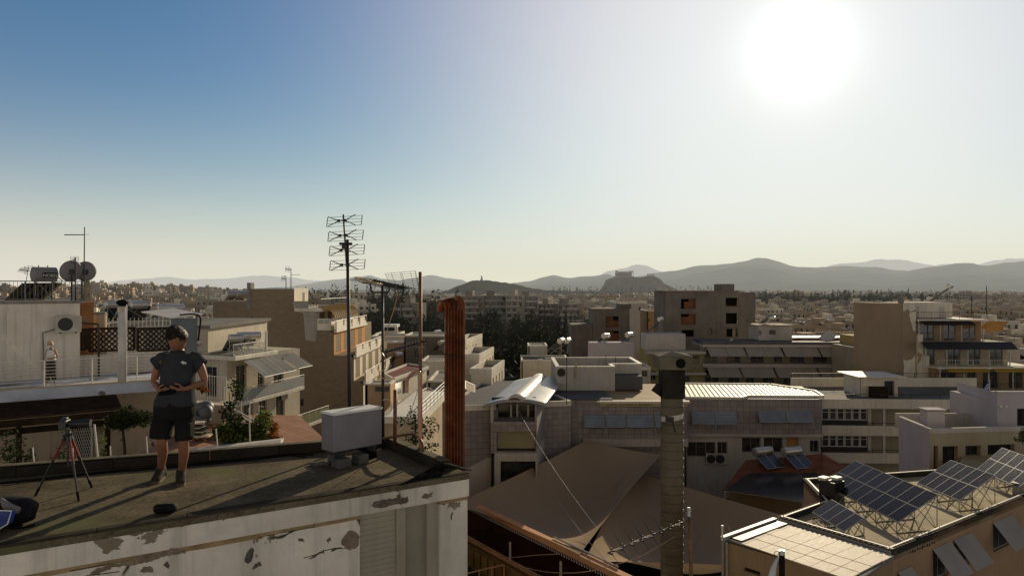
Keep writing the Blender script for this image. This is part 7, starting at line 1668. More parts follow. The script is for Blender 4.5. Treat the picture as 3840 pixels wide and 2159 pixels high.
# antenna pole and hooked post in front (on our own lower wing)
g = MB(); g.bx(1.2, 7.2, 9.6, 13.4, 0, 18.55); part('lower_wing', g, m_white, OWN)
Yn = 12.6; pb_ = P(2596, 2200, Yn); pb_.z = 18.55; t = thing('tv_antenna', 'dark yagi antenna with crossed rods on a brown pole, pointing left over the sails', 'antenna', pb_)
g = MB(); g.cyl(pb_, P(2584, 1913, Yn), .033, .030, 10); part('pole', g, m_rust2, t, smooth=True)
g = MB(); q = P(2583, 1908, Yn); g.sphere(q, (.042, .042, .035), 10, 6); g.cyl(q, q - Vector((0, 0, .12)), .033, n=10); part('cap', g, m_steel, t)
p0, p1 = P(2592, 1943, Yn - .05), P(2279, 2072, Yn - 1.7); bdv = p1 - p0; bn = bdv.normalized(); cr = Vector((.55, -.25, -.78)).normalized(); cr = (cr - bn * cr.dot(bn)).normalized(); cr2 = bn.cross(cr)
g = MB(); g.cyl(p0, p1, .012, n=7); part('boom', g, m_dark, t)
g = MB()
for f in (.12, .52, .66, .86): g.cyl(p0 + bdv * f, p0 + bdv * (f + .1), .0145, n=7)
part('boom_sleeve', g, m_cream, t)
for k in range(8):
 q = p0 + bdv * (.16 + .80 * k / 7); g = MB(); ln = .26 - .008 * k
 for s_ in (-1, 1):
  g.tube([q + cr * (s_ * .02), q + cr * (s_ * .08) + bn * .01, q + cr * (s_ * ln) + cr2 * .03 * s_], [.008, .005, .003], 5)
  g.sphere(q + cr2 * (s_ * .045) + cr * .01, (.028, .022, .016), 7, 5); g.sphere(q - cr2 * (s_ * .02) + cr * (s_ * .03), (.026, .018, .016), 7, 5)
 part('dipole', g, m_dark, t)
g = MB(); a0_, a1_, a2_, a3_ = P(2600, 1985, Yn + .2), P(2626, 2000, Yn + .3), P(2600, 2060, Yn + .25), P(2578, 2048, Yn + .15)
for k in range(6): f = k / 5; g.cyl(a0_.lerp(a3_, f), a1_.lerp(a2_, f), .002, n=4)
g.cyl(a0_, a3_, .003, n=4); g.cyl(a1_, a2_, .003, n=4); part('reflector', g, m_dark, t)
Yh = 12.2; hb2 = P(2933, 2300, Yh); hb2.z = 18.55; t = thing('hooked_post', 'black post with a ring in front of the white panel roof', 'post', hb2)
tq_ = P(2932, 2062, Yh); g = MB(); g.cyl(hb2, tq_ - Vector((0, 0, .07)), .047, n=12); part('shaft', g, m_black, t); g = MB(); g.cyl(tq_ - Vector((0, 0, .07)), tq_, .047, n=12); g.cyl(tq_, tq_ + Vector((0, 0, .006)), .03, n=10); part('top', g, m_steel, t)
g = MB(); rc = P(2912, 2074, Yh - .02); g.tube([rc + Vector((.037 * math.cos(a), 0, .037 * math.sin(a))) for a in [2 * math.pi * i / 20 for i in range(21)]], .0055, 6); part('ring', g, m_dark, t)
g = MB(); rings = []
for px_, py_, w_ in ((2920, 2086, .012), (2908, 2105, .03), (2900, 2130, .05), (2893, 2165, .065), (2888, 2210, .07)): c_ = P(px_, py_, Yh - .02); rings.append(ell(c_, w_, .02, n=12))
g.loft(rings); solo('folded_canvas', g, M('pale_canvas', (.40, .42, .43), .7, .15, 6., 30.), 'pale folded canvas hanging from the ring of the black post', 'canvas', smooth=True)
for i, (a, b, lb) in enumerate([((1925, 1505, 74), (2240, 1980, 50), 'thin stay cable running down from the tower roof across the sails'), ((2033, 1777, 73), (2290, 2120, 50), 'lower thin stay cable from the tower corner across the sails'), ((2160, 1908, 70), (2500, 1640, 80), 'faint thin cable stretched over the left sail'), ((2610, 1760, 80), (2860, 2159, 50), 'thin cable passing right of the round chimney down over the sails')]):
 g = MB(); q0, q1 = P(*a), P(*b); g.tube([q0.lerp(q1, k / 8) - Vector((0, 0, .5 * (1 - (2 * k / 8 - 1) ** 2))) for k in range(9)], .022, 4); solo('stay_cable', g, m_frame, lb, 'cable', 'stay cables')
# solar panel roof and the buildings on the right
m_peach = M('peach_render', (.42, .275, .165), .9, .14, .35, 8., streak=.25)
m_peachd = M('ochre_render', (.34, .235, .135), .9, .16, .35, 8., streak=.3)
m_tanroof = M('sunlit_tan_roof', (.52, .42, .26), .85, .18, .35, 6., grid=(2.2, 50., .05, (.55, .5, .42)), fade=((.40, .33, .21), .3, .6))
m_panelw = M('white_roof_panels', (.68, .58, .43), .66, .07, .5, 6., spec=.6)
m_awn_d = M('grey_window_awning', (.40, .37, .33), .85, .12, .6, 8., trans=.15)
m_red = M('red_roof_tiles', (.25, .095, .05), .8, .3, .8, 6., fvar=.8)
m_greyw = M('grey_render', (.52, .46, .45), .9, .12, .3, 10., streak=.15)
m_ochr = M('ochre_grey_render', (.40, .34, .23), .9, .14, .3, 8., streak=.2)
ZPV = 10.4
g0, g1, g2_, g3, g4, g5 = onz(2921, 1936, ZPV + .35), onz(3342, 2061, ZPV + .35), onz(3840, 1858, ZPV + .35), onz(3461, 1794, ZPV + .35), onz(3014, 1794, ZPV + .35), onz(3090, 1876, ZPV + .35)
PV = thing('solar_roof_building', 'peach building with solar panels standing on its sunlit flat roof', 'building', ((g1.x + g2_.x) / 2, 48, 0))
e_ = (g2_ - g1).normalized(); f_ = Vector((-e_.y, e_.x, 0)); g2x = g1 + e_ * 30; 
pvpoly = [g0, g1, g2x, g2x + f_ * 9, g3 + Vector((4, 3, 0)), g4, g5]
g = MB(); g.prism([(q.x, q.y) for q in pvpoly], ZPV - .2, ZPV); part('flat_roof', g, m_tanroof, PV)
fa_ = Pl(g1, g2x)                                        # front right wall with the awnings
hA = [fa_.rect(vN(1660, 1190), vN(1820, 1448)), fa_.rect(vN(1870, 1100), vN(2030, 1290)), fa_.rect(vN(2265, 925), vN(2440, 1180))]
hA = [(h[0], h[1], h[3] - 1.7, h[3]) for h in hA]; hA.append((.7, 1.9, hA[0][2] - .4, hA[0][3] - .4))
g = MB(); hh = front(g, fa_, 0, fa_.L, 0, ZPV + .34, hA, .22)
q = lambda p, k=.3: (p.x, p.y)
ins = [g0 + (g2x - g1).normalized() * .3, g1 + f_ * .3 + e_ * .05, g2x + f_ * .3, g2x + f_ * 9, g3 + Vector((4, 3, 0)), g4 + e_ * .3, g5 + e_ * .3]
g.prism([(p.x, p.y) for p in ins], 0, ZPV - .22)
fl_ = Pl(g0, g1); front(g, fl_, 0, fl_.L, 0, ZPV + .34, []); nl = Pl(g5, g0); front(g, nl, 0, nl.L, 0, ZPV + .34, []); ll_ = Pl(g4, g5); front(g, ll_, 0, ll_.L, 0, ZPV + .34, []); part('wall', g, m_peach, PV)
for h in hh: window(PV, fa_, h, m_frame, m_glass, r=.22)
for k, h in enumerate(hh):
 t = thing('window_awning', ['left of the two grey window awnings side by side on the peach wall', 'right of the two grey window awnings side by side on the peach wall', 'large grey window awning at the far right of the peach wall', 'lowest grey window awning beside the white panel roof'][k], 'awning', fa_.at(h[0], h[3], 0), 'awnings on the peach wall')
 o = Vector((fa_.n.x, fa_.n.y, 0)); w_ = fa_.at(h[1] + .12, 0) - fa_.at(h[0] - .12, 0); p0_ = fa_.at(h[0] - .12, h[3] + .1, .04); d_ = o * 1.15 + Vector((0, 0, -1.35))
 g = MB(); g.para(p0_, w_, d_, Vector((0, 0, .02))); part('cloth', g, m_awn_d, t); g = MB(); g.cyl(p0_ + d_, p0_ + d_ + w_, .03, n=6); part('bar', g, m_frame, t)
g = MB(); dk = MB(); tl = MB()
for a, b in ((g0, g1), (g1, g2x), (g5, g0), (g4, g5), (g4, g3 + Vector((4, 3, 0)))):
 d_ = (b - a).normalized(); n_ = Vector((-d_.y, d_.x, 0)); 
 if a is g4 and b is not g5: n_ = -n_
 L_ = (b - a).length
 dk.para(a + Vector((0, 0, -.35)), b - a, n_ * .22, (0, 0, .35)); g.para(a + n_ * .14 + Vector((0, 0, .003)), b - a, n_ * .09, (0, 0, .05))
 for i in range(int(L_ / .30)):
  c = a + d_ * (i * .30); tl.para(c - n_ * .06 + Vector((0, 0, -.02)), d_ * .15, n_ * .17, (0, 0, .05))
part('parapet', dk, m_dark, PV); part('coping', g, m_slabw, PV); part('tile_ends', tl, m_wood, PV, kind='stuff')
g = MB(); z_, _ = 0, 0
for i in range(11): 
 a, b = fa_.px(*vN(1430 + 24 * i, 1215 - 10 * i)); fa_.box(g, a - .05, a + .09, b - .03 * (i % 3), b + .07 + .05 * (i % 2), .0, .006)
part('wall_stain', g, m_wood, PV)
m_pvc = M('solar_cells', (.012, .014, .021), .12, .2, 1.5, 9., spec=.12)
m_pvf = M('module_frame', (.10, .105, .12), .5, .1, 3., 20.)
def pv_array(name_label, tl, tr, bl, cols, rows, group='solar panel arrays on the peach building'):
 """rows x cols framed modules on a lattice stand; tl, tr, bl are the corners (tr gives the direction of the columns)"""
 t = thing('solar_array', name_label, 'solar panels', (tl + tr) / 2 - Vector((0, 0, (tl.z + tr.z) / 2 - ZPV)), group)
 a = (tr - tl) / cols; b = (bl - tl) / rows; n = a.cross(b).normalized(); n = n if n.z > 0 else -n
 for r_ in range(rows):
  for c in range(cols):
   o = tl + a * c + b * r_; g = MB(); g.para(o + a * .012 + b * .008, a * .976, b * .984, n * .035); p = part('module', g, m_pvc, t)
   g = MB(); e = n * .042
   for s_ in (0, .965): g.para(o + a * (.012 + s_ * .99), a * .022, b * .99, e)
   for s_ in (0, .975): g.para(o + a * .034 + b * (.008 + s_), a * .932, b * .014, e)
   part('module_frame', g, m_pvf, p)
 g = MB(); k = cols // 2 + 1; br = bl + (tr - tl)
 for i in range(k):
  f = i / (k - 1) * .96 + .02; hi = tl.lerp(tr, f); lo = bl.lerp(br, f); hg = Vector((hi.x, hi.y, ZPV)); lg = Vector((lo.x, lo.y, ZPV)); md = Vector(((hi.x + lo.x) / 2, (hi.y + lo.y) / 2, ZPV))
  for p_, q_ in ((hg, hi), (lg, lo), (hg, lo.lerp(hi, .5)), (md, hi), (md, lo), (lg, lo.lerp(hi, .45))): g.cyl(p_, q_, .028, n=5)
  g.cyl(lg + Vector((0, 0, .03)), hg + Vector((0, 0, .03)), .03, n=5); g.cyl(lo, hi, .03, n=5)
  if i:
   for p_, q_ in ((plo, lg), (plg, lo), (phi, hg), (phg, hi)): g.cyl(p_, q_, .018, n=5)
  plo, plg, phi, phg = lo, lg, hi, hg
 for p_, q_ in ((tl, tr), (bl, br)): g.cyl(p_, q_, .03, n=5)
 part('stand', g, m_frame, t)
 return t
zt1, zb1 = 12.4, 11.05
def arr(label, TL, TR, BL, cols, rows, zt=zt1, zb=zb1):
 a, b, c = onz(*vN(*TL), zt), onz(*vN(*TR), zt), onz(*vN(*BL), zb); pv_array(label, a, b, c, cols, rows)
arr('largest solar array, two rows of eight panels, nearest the dark tiled roof', (882, 294), (1720, 635), (532, 520), 8, 2)
arr('small solar array, one row of four panels, in front of the largest one', (640, 680), (972, 868), (445, 805), 4, 1, 11.35, 10.75)
arr('middle solar array, two rows of five panels, behind the largest one', (1838, 285), (2292, 440), (1500, 515), 5, 2)
arr('farthest solar array at the right edge, its rear row cut by the picture edge', (2358, 160), (2800, 318), (2100, 378), 5, 2)
q_ = onz(*vN(640, 690), ZPV); t = thing('roof_chimney', 'squat dark chimney with two pale caps beside the small solar array', 'chimney', q_)
g = MB(); g.box(q_ + Vector((0, 0, .65)), (1.1, 1.1, 1.3), R(35)); part('stack', g, m_dark, t)
for dx_, dy_ in ((-.45, .1), (.35, .15)): g = MB(); g.box(q_ + Vector((dx_, dy_, 1.42)), (.62, .5, .16), R(35)); part('cap', g, m_slabw, t)
q_ = onz(*vN(2545, 640), ZPV); t = thing('roof_box', 'pale metal box on the peach building roof at the right edge', 'box', q_); g = MB(); g.box(q_ + Vector((.3, .2, .4)), (1.2, .9, .8), R(36)); part('casing', g, m_acw, t, bevel=.03); g = MB(); g.box(q_ + Vector((.3, .2, .81)), (1.3, 1., .05), R(36)); part('lid', g, m_slabw, t)
zw = 10.56; w0, w1, w2, w3 = onz(*vS(1195, 275), zw), onz(3352, 2085, zw), onz(3227, 2168, zw), onz(*vS(540, 515), zw)
t = thing('panel_roof_house', 'peach house with a roof of square white panels at the bottom of the picture', 'house', ((w0.x + w2.x) / 2, (w0.y + w2.y) / 2, 0))
a = (w1 - w0); b = (w3 - w0); nc, nr = 7, 4; gm = MB()
for i in range(nc):
 for j in range(nr):
  o = w0 + a * (i / nc) + b * (j / nr) + Vector((0, 0, .012 * ((i * 3 + j * 5) % 3))); gm.para(o + a * .002, a * (1 / nc - .004), b * (1 / nr - .008), (0, 0, .05))
part('roof_panels', gm, m_panelw, t)
g = MB(); g.prism([(p.x, p.y) for p in (w0, w1, w2, w3)], zw - .12, zw - .004); part('roof_deck', g, m_conc, t)
ws_ = [w0 + b * .0, w1, w2 + b * .07, w3 + b * .07 - a * .03]; fpw = Pl(ws_[3], ws_[2]); g = MB(); hh = front(g, fpw, 0, fpw.L, 0, zw - .02, [fpw.rect(vS(745, 870), vS(970, 998))], .25); 
g.prism([(p.x, p.y) for p in (w0 + b * .02 + a * .01, w1 + b * .02, ws_[2] - b * .12, ws_[3] - b * .12 + a * .03)], 0, zw - .13); lw_ = Pl(w0 - a * .03, ws_[3]); front(g, lw_, 0, lw_.L, 0, zw - .02, []); part('wall', g, m_peachd, t)
for h in hh: window(t, fpw, h, m_wood, m_glass, r=.25)
g = MB(); lw_.box(g, 0, lw_.L, zw - .05, zw + .22, -.18, .06); part('gutter_edge', g, m_frame, t); g = MB(); lw_.box(g, .1, lw_.L - .5, zw + .055, zw + .12, -.9, -.19); part('felt_strip', g, m_dark, t)
g = MB(); q0 = lw_.at(lw_.L - .12, 0, .12); 
for s_ in (0, .25): g.cyl(fpw.at(.15 + s_, 0, .1), fpw.at(.15 + s_, zw + .02, .1), .06, n=8)
part('downpipe', g, m_frame, t); g = MB(); pp = fpw.at(.05, zw, 0); g.cyl(pp, pp + Vector((0, 0, .75)), .05, n=8); g.sphere(pp + Vector((0, 0, .78)), (.1, .1, .05), 8, 5); part('vent_cap', g, m_wtop, t)
g = MB(); n_ = 34; fl0 = fl_.shift(.03)
for i in range(n_): 
 s_ = fl_.L * i / n_; g.add([fl0.at(s_, ZPV - .02), fl0.at(s_ + fl_.L / n_, ZPV - .02), fl0.at(s_ + fl_.L / n_ * .5, ZPV - .22)], [(0, 1, 2)])
fl0.box(g, 0, fl_.L, ZPV - .02, ZPV + .3, -.02, 0); part('zigzag_shadow', g, m_frame, PV)  # zigzag teeth shaped after the shadow of the tile edge
def tri_roof(name_, label, cat, faces, mat, base=None):
 t = thing(name_, label, cat, faces[0][0]); g = MB()
 for f in faces: g.add(f, [tuple(range(len(f)))])
 o = part('roof', g, mat, t); sf = o.modifiers.new('thick', 'SOLIDIFY'); sf.thickness = .15; sf.offset = -1
 return t
Yd = 80.; rA, rB = P(*vL(800, 1150), Yd), P(*vL(1568, 1085), Yd); eA_, eB_ = P(*vL(560, 1448), 74), P(*vL(1350, 1448), 74); eR = P(*vL(1790, 1215), 77); eR2 = P(*vL(1580, 1305), 74)
TR_ = tri_roof('tiled_roof_house', 'low house under a dark hipped tile roof, one slope of it sunlit red', 'house', [(rA, rB, eB_, eA_), (rB, eR, eR2, eB_ + (rB - eB_) * .35)], m_red)
ct_ = (rA + rB + eA_ + eB_) / 4; g = MB(); g.prism([(eA_.x + 1, eA_.y + 1), (eB_.x - 1, eB_.y + 1), (eR2.x - .3, eR2.y + .5), (rB.x, rB.y), (rA.x, rA.y)], 0, min(eA_.z, eB_.z) - .3); part('wall', g, m_ochr, TR_)
g = MB(); u_ = (eR - rB); v_ = (eR2 - eR)
for k in range(16): f = k / 16; g.cyl(rB.lerp(eR, f) + Vector((0, 0, .05)), (eB_ + (rB - eB_) * .35).lerp(eR2, f) + Vector((0, 0, .05)), .09, n=5)
part('tile_rolls', g, m_red, TR_); g = MB(); g.cyl(rB, eR, .1, n=6); g.cyl(rB, eR2, .1, n=6); part('ridge', g, m_peach, TR_)
t = thing('black_panel_canopy', 'large canopy of black panels with thin pale frames below the school', 'canopy', P(*vL(585, 1445), 70)); nc, nr = 7, 4; g = MB(); g2 = MB()
c00, c10, c11, c01 = P(*vL(585, 1445), 70), P(*vL(830, 1270), 76), P(*vL(1540, 1265), 76), P(*vL(1370, 1560), 66)
for i in range(nc):
 for j in range(nr):
  f = lambda u, v: (c00 * (1 - u) + c10 * u) * (1 - v) + (c01 * (1 - u) + c11 * u) * v
  p = [f(i / nc, j / nr), f((i + 1) / nc, j / nr), f((i + 1) / nc, (j + 1) / nr), f(i / nc, (j + 1) / nr)]; g.add(p, [(0, 1, 2, 3)])
  g2.cyl(p[0], p[1], .03, n=4); g2.cyl(p[0], p[3], .03, n=4)
o = part('panels', g, m_pvc, t); sf = o.modifiers.new('thick', 'SOLIDIFY'); sf.thickness = .06; part('frames', g2, m_frame, t); g = MB()
for p in (c00, c10, c11, c01): g.cyl((p.x, p.y, 0), p, .09, n=6)
part('post', g, m_frame, t)
for i, (q, lb) in enumerate([((965, 1045), 'left heater with two dark collectors on the tiled roof'), ((1255, 1045), 'right heater with two dark collectors on the tiled roof')]):
 b = P(*vL(*q), 79.3); heater((b.x, b.y, b.z - 1.5), .42, lb, 'heaters on the tiled roof', L_=2.2, r_=.45, panels=2, pw=1.25, pl_=2.2, tilt=32, hgt=1.3)
# long white building with ribbon windows
YHh = 88.; LB = thing('white_office', 'long white building with ribbon windows and a railed roof terrace, right of the school', 'building', (40, 95, 0))
fh = Pl(P(3084, 0, YHh), P(3750, 0, YHh - 1)); Sx = lambda x: fh.px(*vM(x, 700))[0]; Zx = lambda y: fh.px(*vM(900, y))[1]
bands = [(525, 620), (793, 893), (1068, 1168)]
g = MB()
for y0, y1 in bands: fh.box(g, Sx(545), fh.L, Zx(y1), Zx(y0), -.3, 0)
fh.box(g, Sx(545), fh.L, 0, Zx(1168) - 3.2, -1, 0); part('parapet_band', g, m_flatw, LB)
g = MB(); fh.box(g, .05, fh.L - .02, 0, Zx(560), -9, -2.4); part('wall', g, m_ochr, LB)
for k, (y0, y1) in enumerate(((628, 745), (900, 1015))):
 for i, (xa, xb) in enumerate(((558, 632), (638, 708), (714, 786), (792, 864), (870, 942), (948, 1020))):
  h = (Sx(xa), Sx(xb), Zx(y1), Zx(y0)); w3_ = fh.shift(-.6); window(LB, w3_, h, m_wrail, m_glassb, nv=0, nh=0, r=.05, fw=.09)
  g = MB(); w3_.box(g, h[0], h[1], h[2] + (h[3] - h[2]) * .66, h[2] + (h[3] - h[2]) * .70, -.02, .03); part('transom', g, m_wrail, LB)
 g = MB(); fh.box(g, Sx(552), Sx(1055), Zx(y1 + 48), Zx(y1), -.62, -.5); part('spandrel', g, m_dark, LB)
 g = MB(); fh.box(g, Sx(1022), Sx(1055), Zx(y1 + 40), Zx(y0 - 5), -.9, -.45); part('pier', g, m_lilac, LB)
 g = MB(); fh.box(g, Sx(1168), Sx(1192), Zx(y1 + 55), Zx(y0 - 10), -.7, -.3); part('column', g, m_whitepaint, LB)
 g = rail(fh, Sx(552), Sx(1312), Zx(y1 + 50), Zx(y1 + 20), -.15, posts=3, r=.03); part('handrail', g, m_dark, LB)
g = MB(); zt3 = Zx(525); g.prism([(fh.at(.05, 0, -.2).x, YHh + .2), (fh.at(fh.L, 0).x, YHh - .6), (fh.at(fh.L, 0).x + 6, YHh + 13), (fh.at(0, 0).x + 1.2, YHh + 13)], zt3 - .5, zt3 - .3); part('roof_deck', g, M('terrace_deck', (.19, .17, .145), .9, .25, .2, 5.), LB)
g = rail(fh, Sx(560), fh.L, zt3, zt3 + .55, -.15, posts=3.2, r=.03); part('roof_railing', g, m_dark, LB)
wb = Pl((fh.at(.2, 0).x + 1, YHh + 13), (fh.at(fh.L, 0).x + 6, YHh + 13)); g = MB(); wb.box(g, 0, wb.L, zt3 - .3, zt3 + .9, -.3, 0); part('rear_parapet', g, m_flatw, LB)
g = rail(wb, 0, wb.L, zt3 + .9, zt3 + 1.5, -.1, posts=2.8, r=.04); part('rear_railing', g, m_dark, LB)
sh2 = Pl(P(vM(935, 0)[0], 0, YHh + 4), P(vM(1305, 0)[0], 0, YHh + 4)); zs1 = sh2.px(*vM(1100, 305))[1]
t = thing('stair_house', 'white stair house with a dark door on the roof terrace of the long white building', 'stair house', sh2.at(5, zt3 - .3, -2))
g = MB(); hd = [sh2.rect(vM(1170, 342), vM(1272, 505))]; hd[0] = (hd[0][0], hd[0][1], zt3 - .29, hd[0][3]); hh = front(g, sh2, 0, sh2.L, zt3 - .3, zs1, hd, .5); sh2.box(g, .1, sh2.L, zt3 - .3, zs1 - .05, -5, -.52); part('wall', g, m_flatw, t)
g = MB(); h = hh[0]; sh2.box(g, h[0], h[1], h[2], h[3], -.5, -.45); part('door', g, m_dark, t); g = MB(); sh2.box(g, -.6, sh2.L + .8, zs1 + .001, zs1 + .12, -5.5, .6); part('roof', g, m_slabw, t)
g = MB(); s_, z_ = sh2.px(*vM(1080, 470)); sh2.box(g, s_ - 1., s_ + .9, zt3 - .29, zt3 + 1.0, .3, 1.4); solo('crate_stack', g, m_wood, 'brown wooden crates against the wall of the stair house', 'crates', bevel=.03)
fq = P(*vM(2228, 505), YHh + 1); t = thing('flag_pole', 'thin pole with a small blue and white striped flag on the roof terrace', 'flag', (fq.x, fq.y, zt3 - .3)); ft2 = P(*vM(2230, 325), YHh + 1)
g = MB(); g.cyl((fq.x, fq.y, zt3 - .3), ft2, .05, .035, 6); part('pole', g, m_wtop, t)
fl1 = MB(); fl2 = MB()
for k in range(9):
 mb_ = fl1 if k % 2 == 0 else fl2; z1 = ft2.z - .25 - .20 * k; 
 pts_ = [Vector((ft2.x - .06 - .16 * i * (1 + .06 * k), fq.y + .10 * math.sin(i * 1.3 + k * .2), z1 - .20 * i * .9)) for i in range(6)]
 mb_.loft([pts_, [p - Vector((0, 0, .2)) for p in pts_]], close=False)
fo_ = part('flag', fl1, M('flag_blue', (.05, .12, .34), .8, .1), t); part('white_stripes', fl2, m_wtop, fo_)
Yl = 60.; lc = P(3486, 1608, Yl); zl_ = lc.z; ll = onz(3370, 1561, zl_); lr = onz(3840, 1598, zl_)
t = thing('grey_block_house', 'grey rendered block with a sunken roof terrace and dark doorways at the right edge', 'building', (lc.x + 6, 64, 0))
lf1, lf2 = Pl(ll, lc), Pl(lc, lr); g = MB(); front(g, lf1, 0, lf1.L, 0, zl_, []); part('side_wall', g, m_greyw, t)
g = MB(); hz_ = [lf2.rect(vM(1665, 995), vM(1712, 1300)), lf2.rect(vM(1755, 1000), vM(1912, 1300)), lf2.rect(vM(1985, 995), vM(2140, 1300)), lf2.rect(vM(2210, 985), vM(2480, 1300))]; hh = front(g, lf2, 0, lf2.L, 0, zl_, hz_, .5); part('front_wall', g, m_ochr, t)
for h in hh: window(t, lf2, h, m_wood, m_glass, nv=1, r=.5)
g = MB(); lf2.box(g, .31, lf2.L, zl_ - .35, zl_ + .02, -.3, .02); lf1.box(g, 0, lf1.L - .01, zl_ - .3, zl_ + .025, -.3, .03); part('coping', g, m_lilac, t)
g = MB(); lf2.box(g, 2.0, lf2.L, 0, zl_ - 1.0, -5.2, -.52); part('terrace_floor', g, m_dark, t)
bk_ = Pl(ll + Vector((.3, 1.0, 0)), ll + Vector((14, 1.0, 0))); g = MB(); bk_.box(g, 0, 14, zl_ - 1.2, zl_ + .1, -.3, 0); part('rear_parapet', g, m_lilac, t)
s_, z_ = lf2.px(*vM(1945, 790)); cb3 = lf2.at(s_, zl_ - 1., -3.4); g = MB(); g.box(cb3 + Vector((0, 0, .95)), (1.5, 1.2, 1.9)); g.box(cb3 + Vector((0, 0, 2.0)), (1.75, 1.4, .1)); solo('roof_cabinet', g, m_greyw, 'grey box chimney standing in the sunken roof terrace', 'chimney', bevel=.03)
hb3 = Pl(P(vM(2305, 0)[0], 0, 63), P(4100, 0, 63)); z4 = hb3.px(*vM(2310, 460))[1]
t = thing('grey_upper_block', 'dark grey upper block with two lamps at the right edge', 'building', hb3.at(3, 0, -3)); g = MB(); hz_ = [hb3.rect(vM(2505, 620), vM(2650, 800))]; hh = front(g, hb3, 0, hb3.L, 0, z4, hz_, .4); lft = Pl(hb3.at(0, 0) + Vector((.8, 7, 0)), hb3.at(0, 0)); front(g, lft, 0, lft.L, 0, z4, []); hb3.box(g, .1, hb3.L, 0, z4 - .8, -7, -.45); part('wall', g, m_greyw, t)
for h in hh: window(t, hb3, h, m_wood, m_glass, r=.4)
g = MB(); hb3.box(g, .0, hb3.L, z4 + .001, z4 + .1, -.4, .05); part('coping', g, m_lilac, t)
for x in (2335, 2385): s_, z_ = hb3.px(*vM(x, 598)); g = MB(); q = hb3.at(s_, z_, .12); g.sphere(q, (.16, .14, .12), 8, 6); part('lamp', g, m_wtop, t)
b_ = P(*vM(2560, 930), 57); plant('potted_shrub', 'bright green plant on a ledge at the right edge', 'shrub', b_ - Vector((0, 0, .4)), 1.3, .8, 500, .1, 88, m_leaf_m, .03, 6)
# apartment blocks on the right and centre
def balcony_block(name, label, Y, xl, xr, floors, top_y, vw_, mat, out=1.5, cat='building', left_skew=0.):
 t = thing(name, label, cat, (P(*vw_((xl + xr) / 2, 0), Y).x, Y + 6, 0)); pl = Pl(P(vw_(xl, 0)[0], 0, Y), P(vw_(xr, 0)[0], 0, Y)); return t, pl
Yy = 105.; yb = Pl(P(vK(1490, 0)[0], 0, Yy), P(vK(2700, 0)[0], 0, Yy)); Zy = lambda y: yb.px(*vK(1800, y))[1]; Sy = lambda x: yb.px(*vK(x, 800))[0]
YA = thing('stepped_apartments', 'apartment block with stepped balconies and a peeling ochre and white side wall', 'building', yb.at(12, 0, -6))
m_side = M('ochre_side_wall', (.36, .27, .175), .92, .14, .2, 6., streak=.2)
sw_ = Pl(P(vK(1352, 0)[0], 0, Yy - 1), P(vK(1485, 0)[0], 0, Yy - .2)); g = MB(); front(g, sw_, 0, sw_.L, 0, Zy(470), []); sw_.box(g, .1, sw_.L, 0, Zy(475), -9, -.1); part('side_wall', g, m_side, YA)
g = MB(); s2_ = Pl(P(vK(1506, 0)[0], 0, Yy - .6), P(vK(1558, 0)[0], 0, Yy - .6)); s2_.box(g, 0, s2_.L, 0, Zy(785), -2, 0); s3_ = Pl(P(vK(1558, 0)[0], 0, Yy - .7), P(vK(1622, 0)[0], 0, Yy - .7)); s3_.box(g, 0, s3_.L, 0, Zy(1000), -2, 0); part('white_side_panel', g, m_flatw, YA)
g = MB(); yb.box(g, -1, Sy(1980), Zy(630), Zy(470), -8, -3); part('penthouse', g, m_flatw, YA)
for a, b in ((1515, 1562), (1590, 1635), (1845, 1895)): g = MB(); yb.box(g, Sy(a), Sy(b), Zy(628), Zy(515), -3.05, -2.94); part('penthouse_door', g, m_dark if a == 1515 else m_lilac, YA)
fls = [(635, 1490, 2200, 0), (860, 1560, 2470, 1.5), (1092, 1700, 2750, 3.0), (1320, 1700, 2800, 3.2)]
for k, (y, xa, xb, o_) in enumerate(fls):
 z = Zy(y); zn = Zy(fls[k + 1][0]) if k < 3 else 0; pk = yb.shift(o_); sa, sb = pk.px(*vK(xa, y))[0], pk.px(*vK(xb, y))[0]
 g = MB(); pk.box(g, sa, sb, z - .25, z, -8, .3); o = part('balcony', g, m_slabw if k != 1 else m_lilac, YA)
 g = rail(pk, sa, sb, z, z + 1.0, .22, posts=2.2, vert=.22 if k != 1 else .16, r=.03, r2=.014); part('railing', g, [m_dark, m_grail, m_wrail, m_dark][k], o)
 if k < 3:
  wk = pk.shift(-1.3); hs_ = []; x = sa + 1.0; rr = random.Random(k)
  while x < sb - 2.5: w_ = rr.uniform(1.2, 2.4); hs_.append((x, x + w_, zn + .05, z - .75)); x += w_ + rr.uniform(.8, 1.6)
  g = MB(); hh = front(g, wk, sa, sb, zn, z - .26, hs_, .2); wk.box(g, sa + .1, sb, zn, z - .27, -7, -.25); part('wall', g, [m_peachd, m_ochr, m_peachd][k], YA)
  for h in hh: window(YA, wk, h, m_frame, m_glassb, r=.2)
  n = 4 if k else 3
  for i in range(n + 1):
   s_ = sa + (sb - sa) * (i + .1) / (n + .3); g = MB(); pk.box(g, s_ - .06, s_ + .06, zn + .02, z - .26, .05, .17); part('post', g, m_whitepaint, YA)
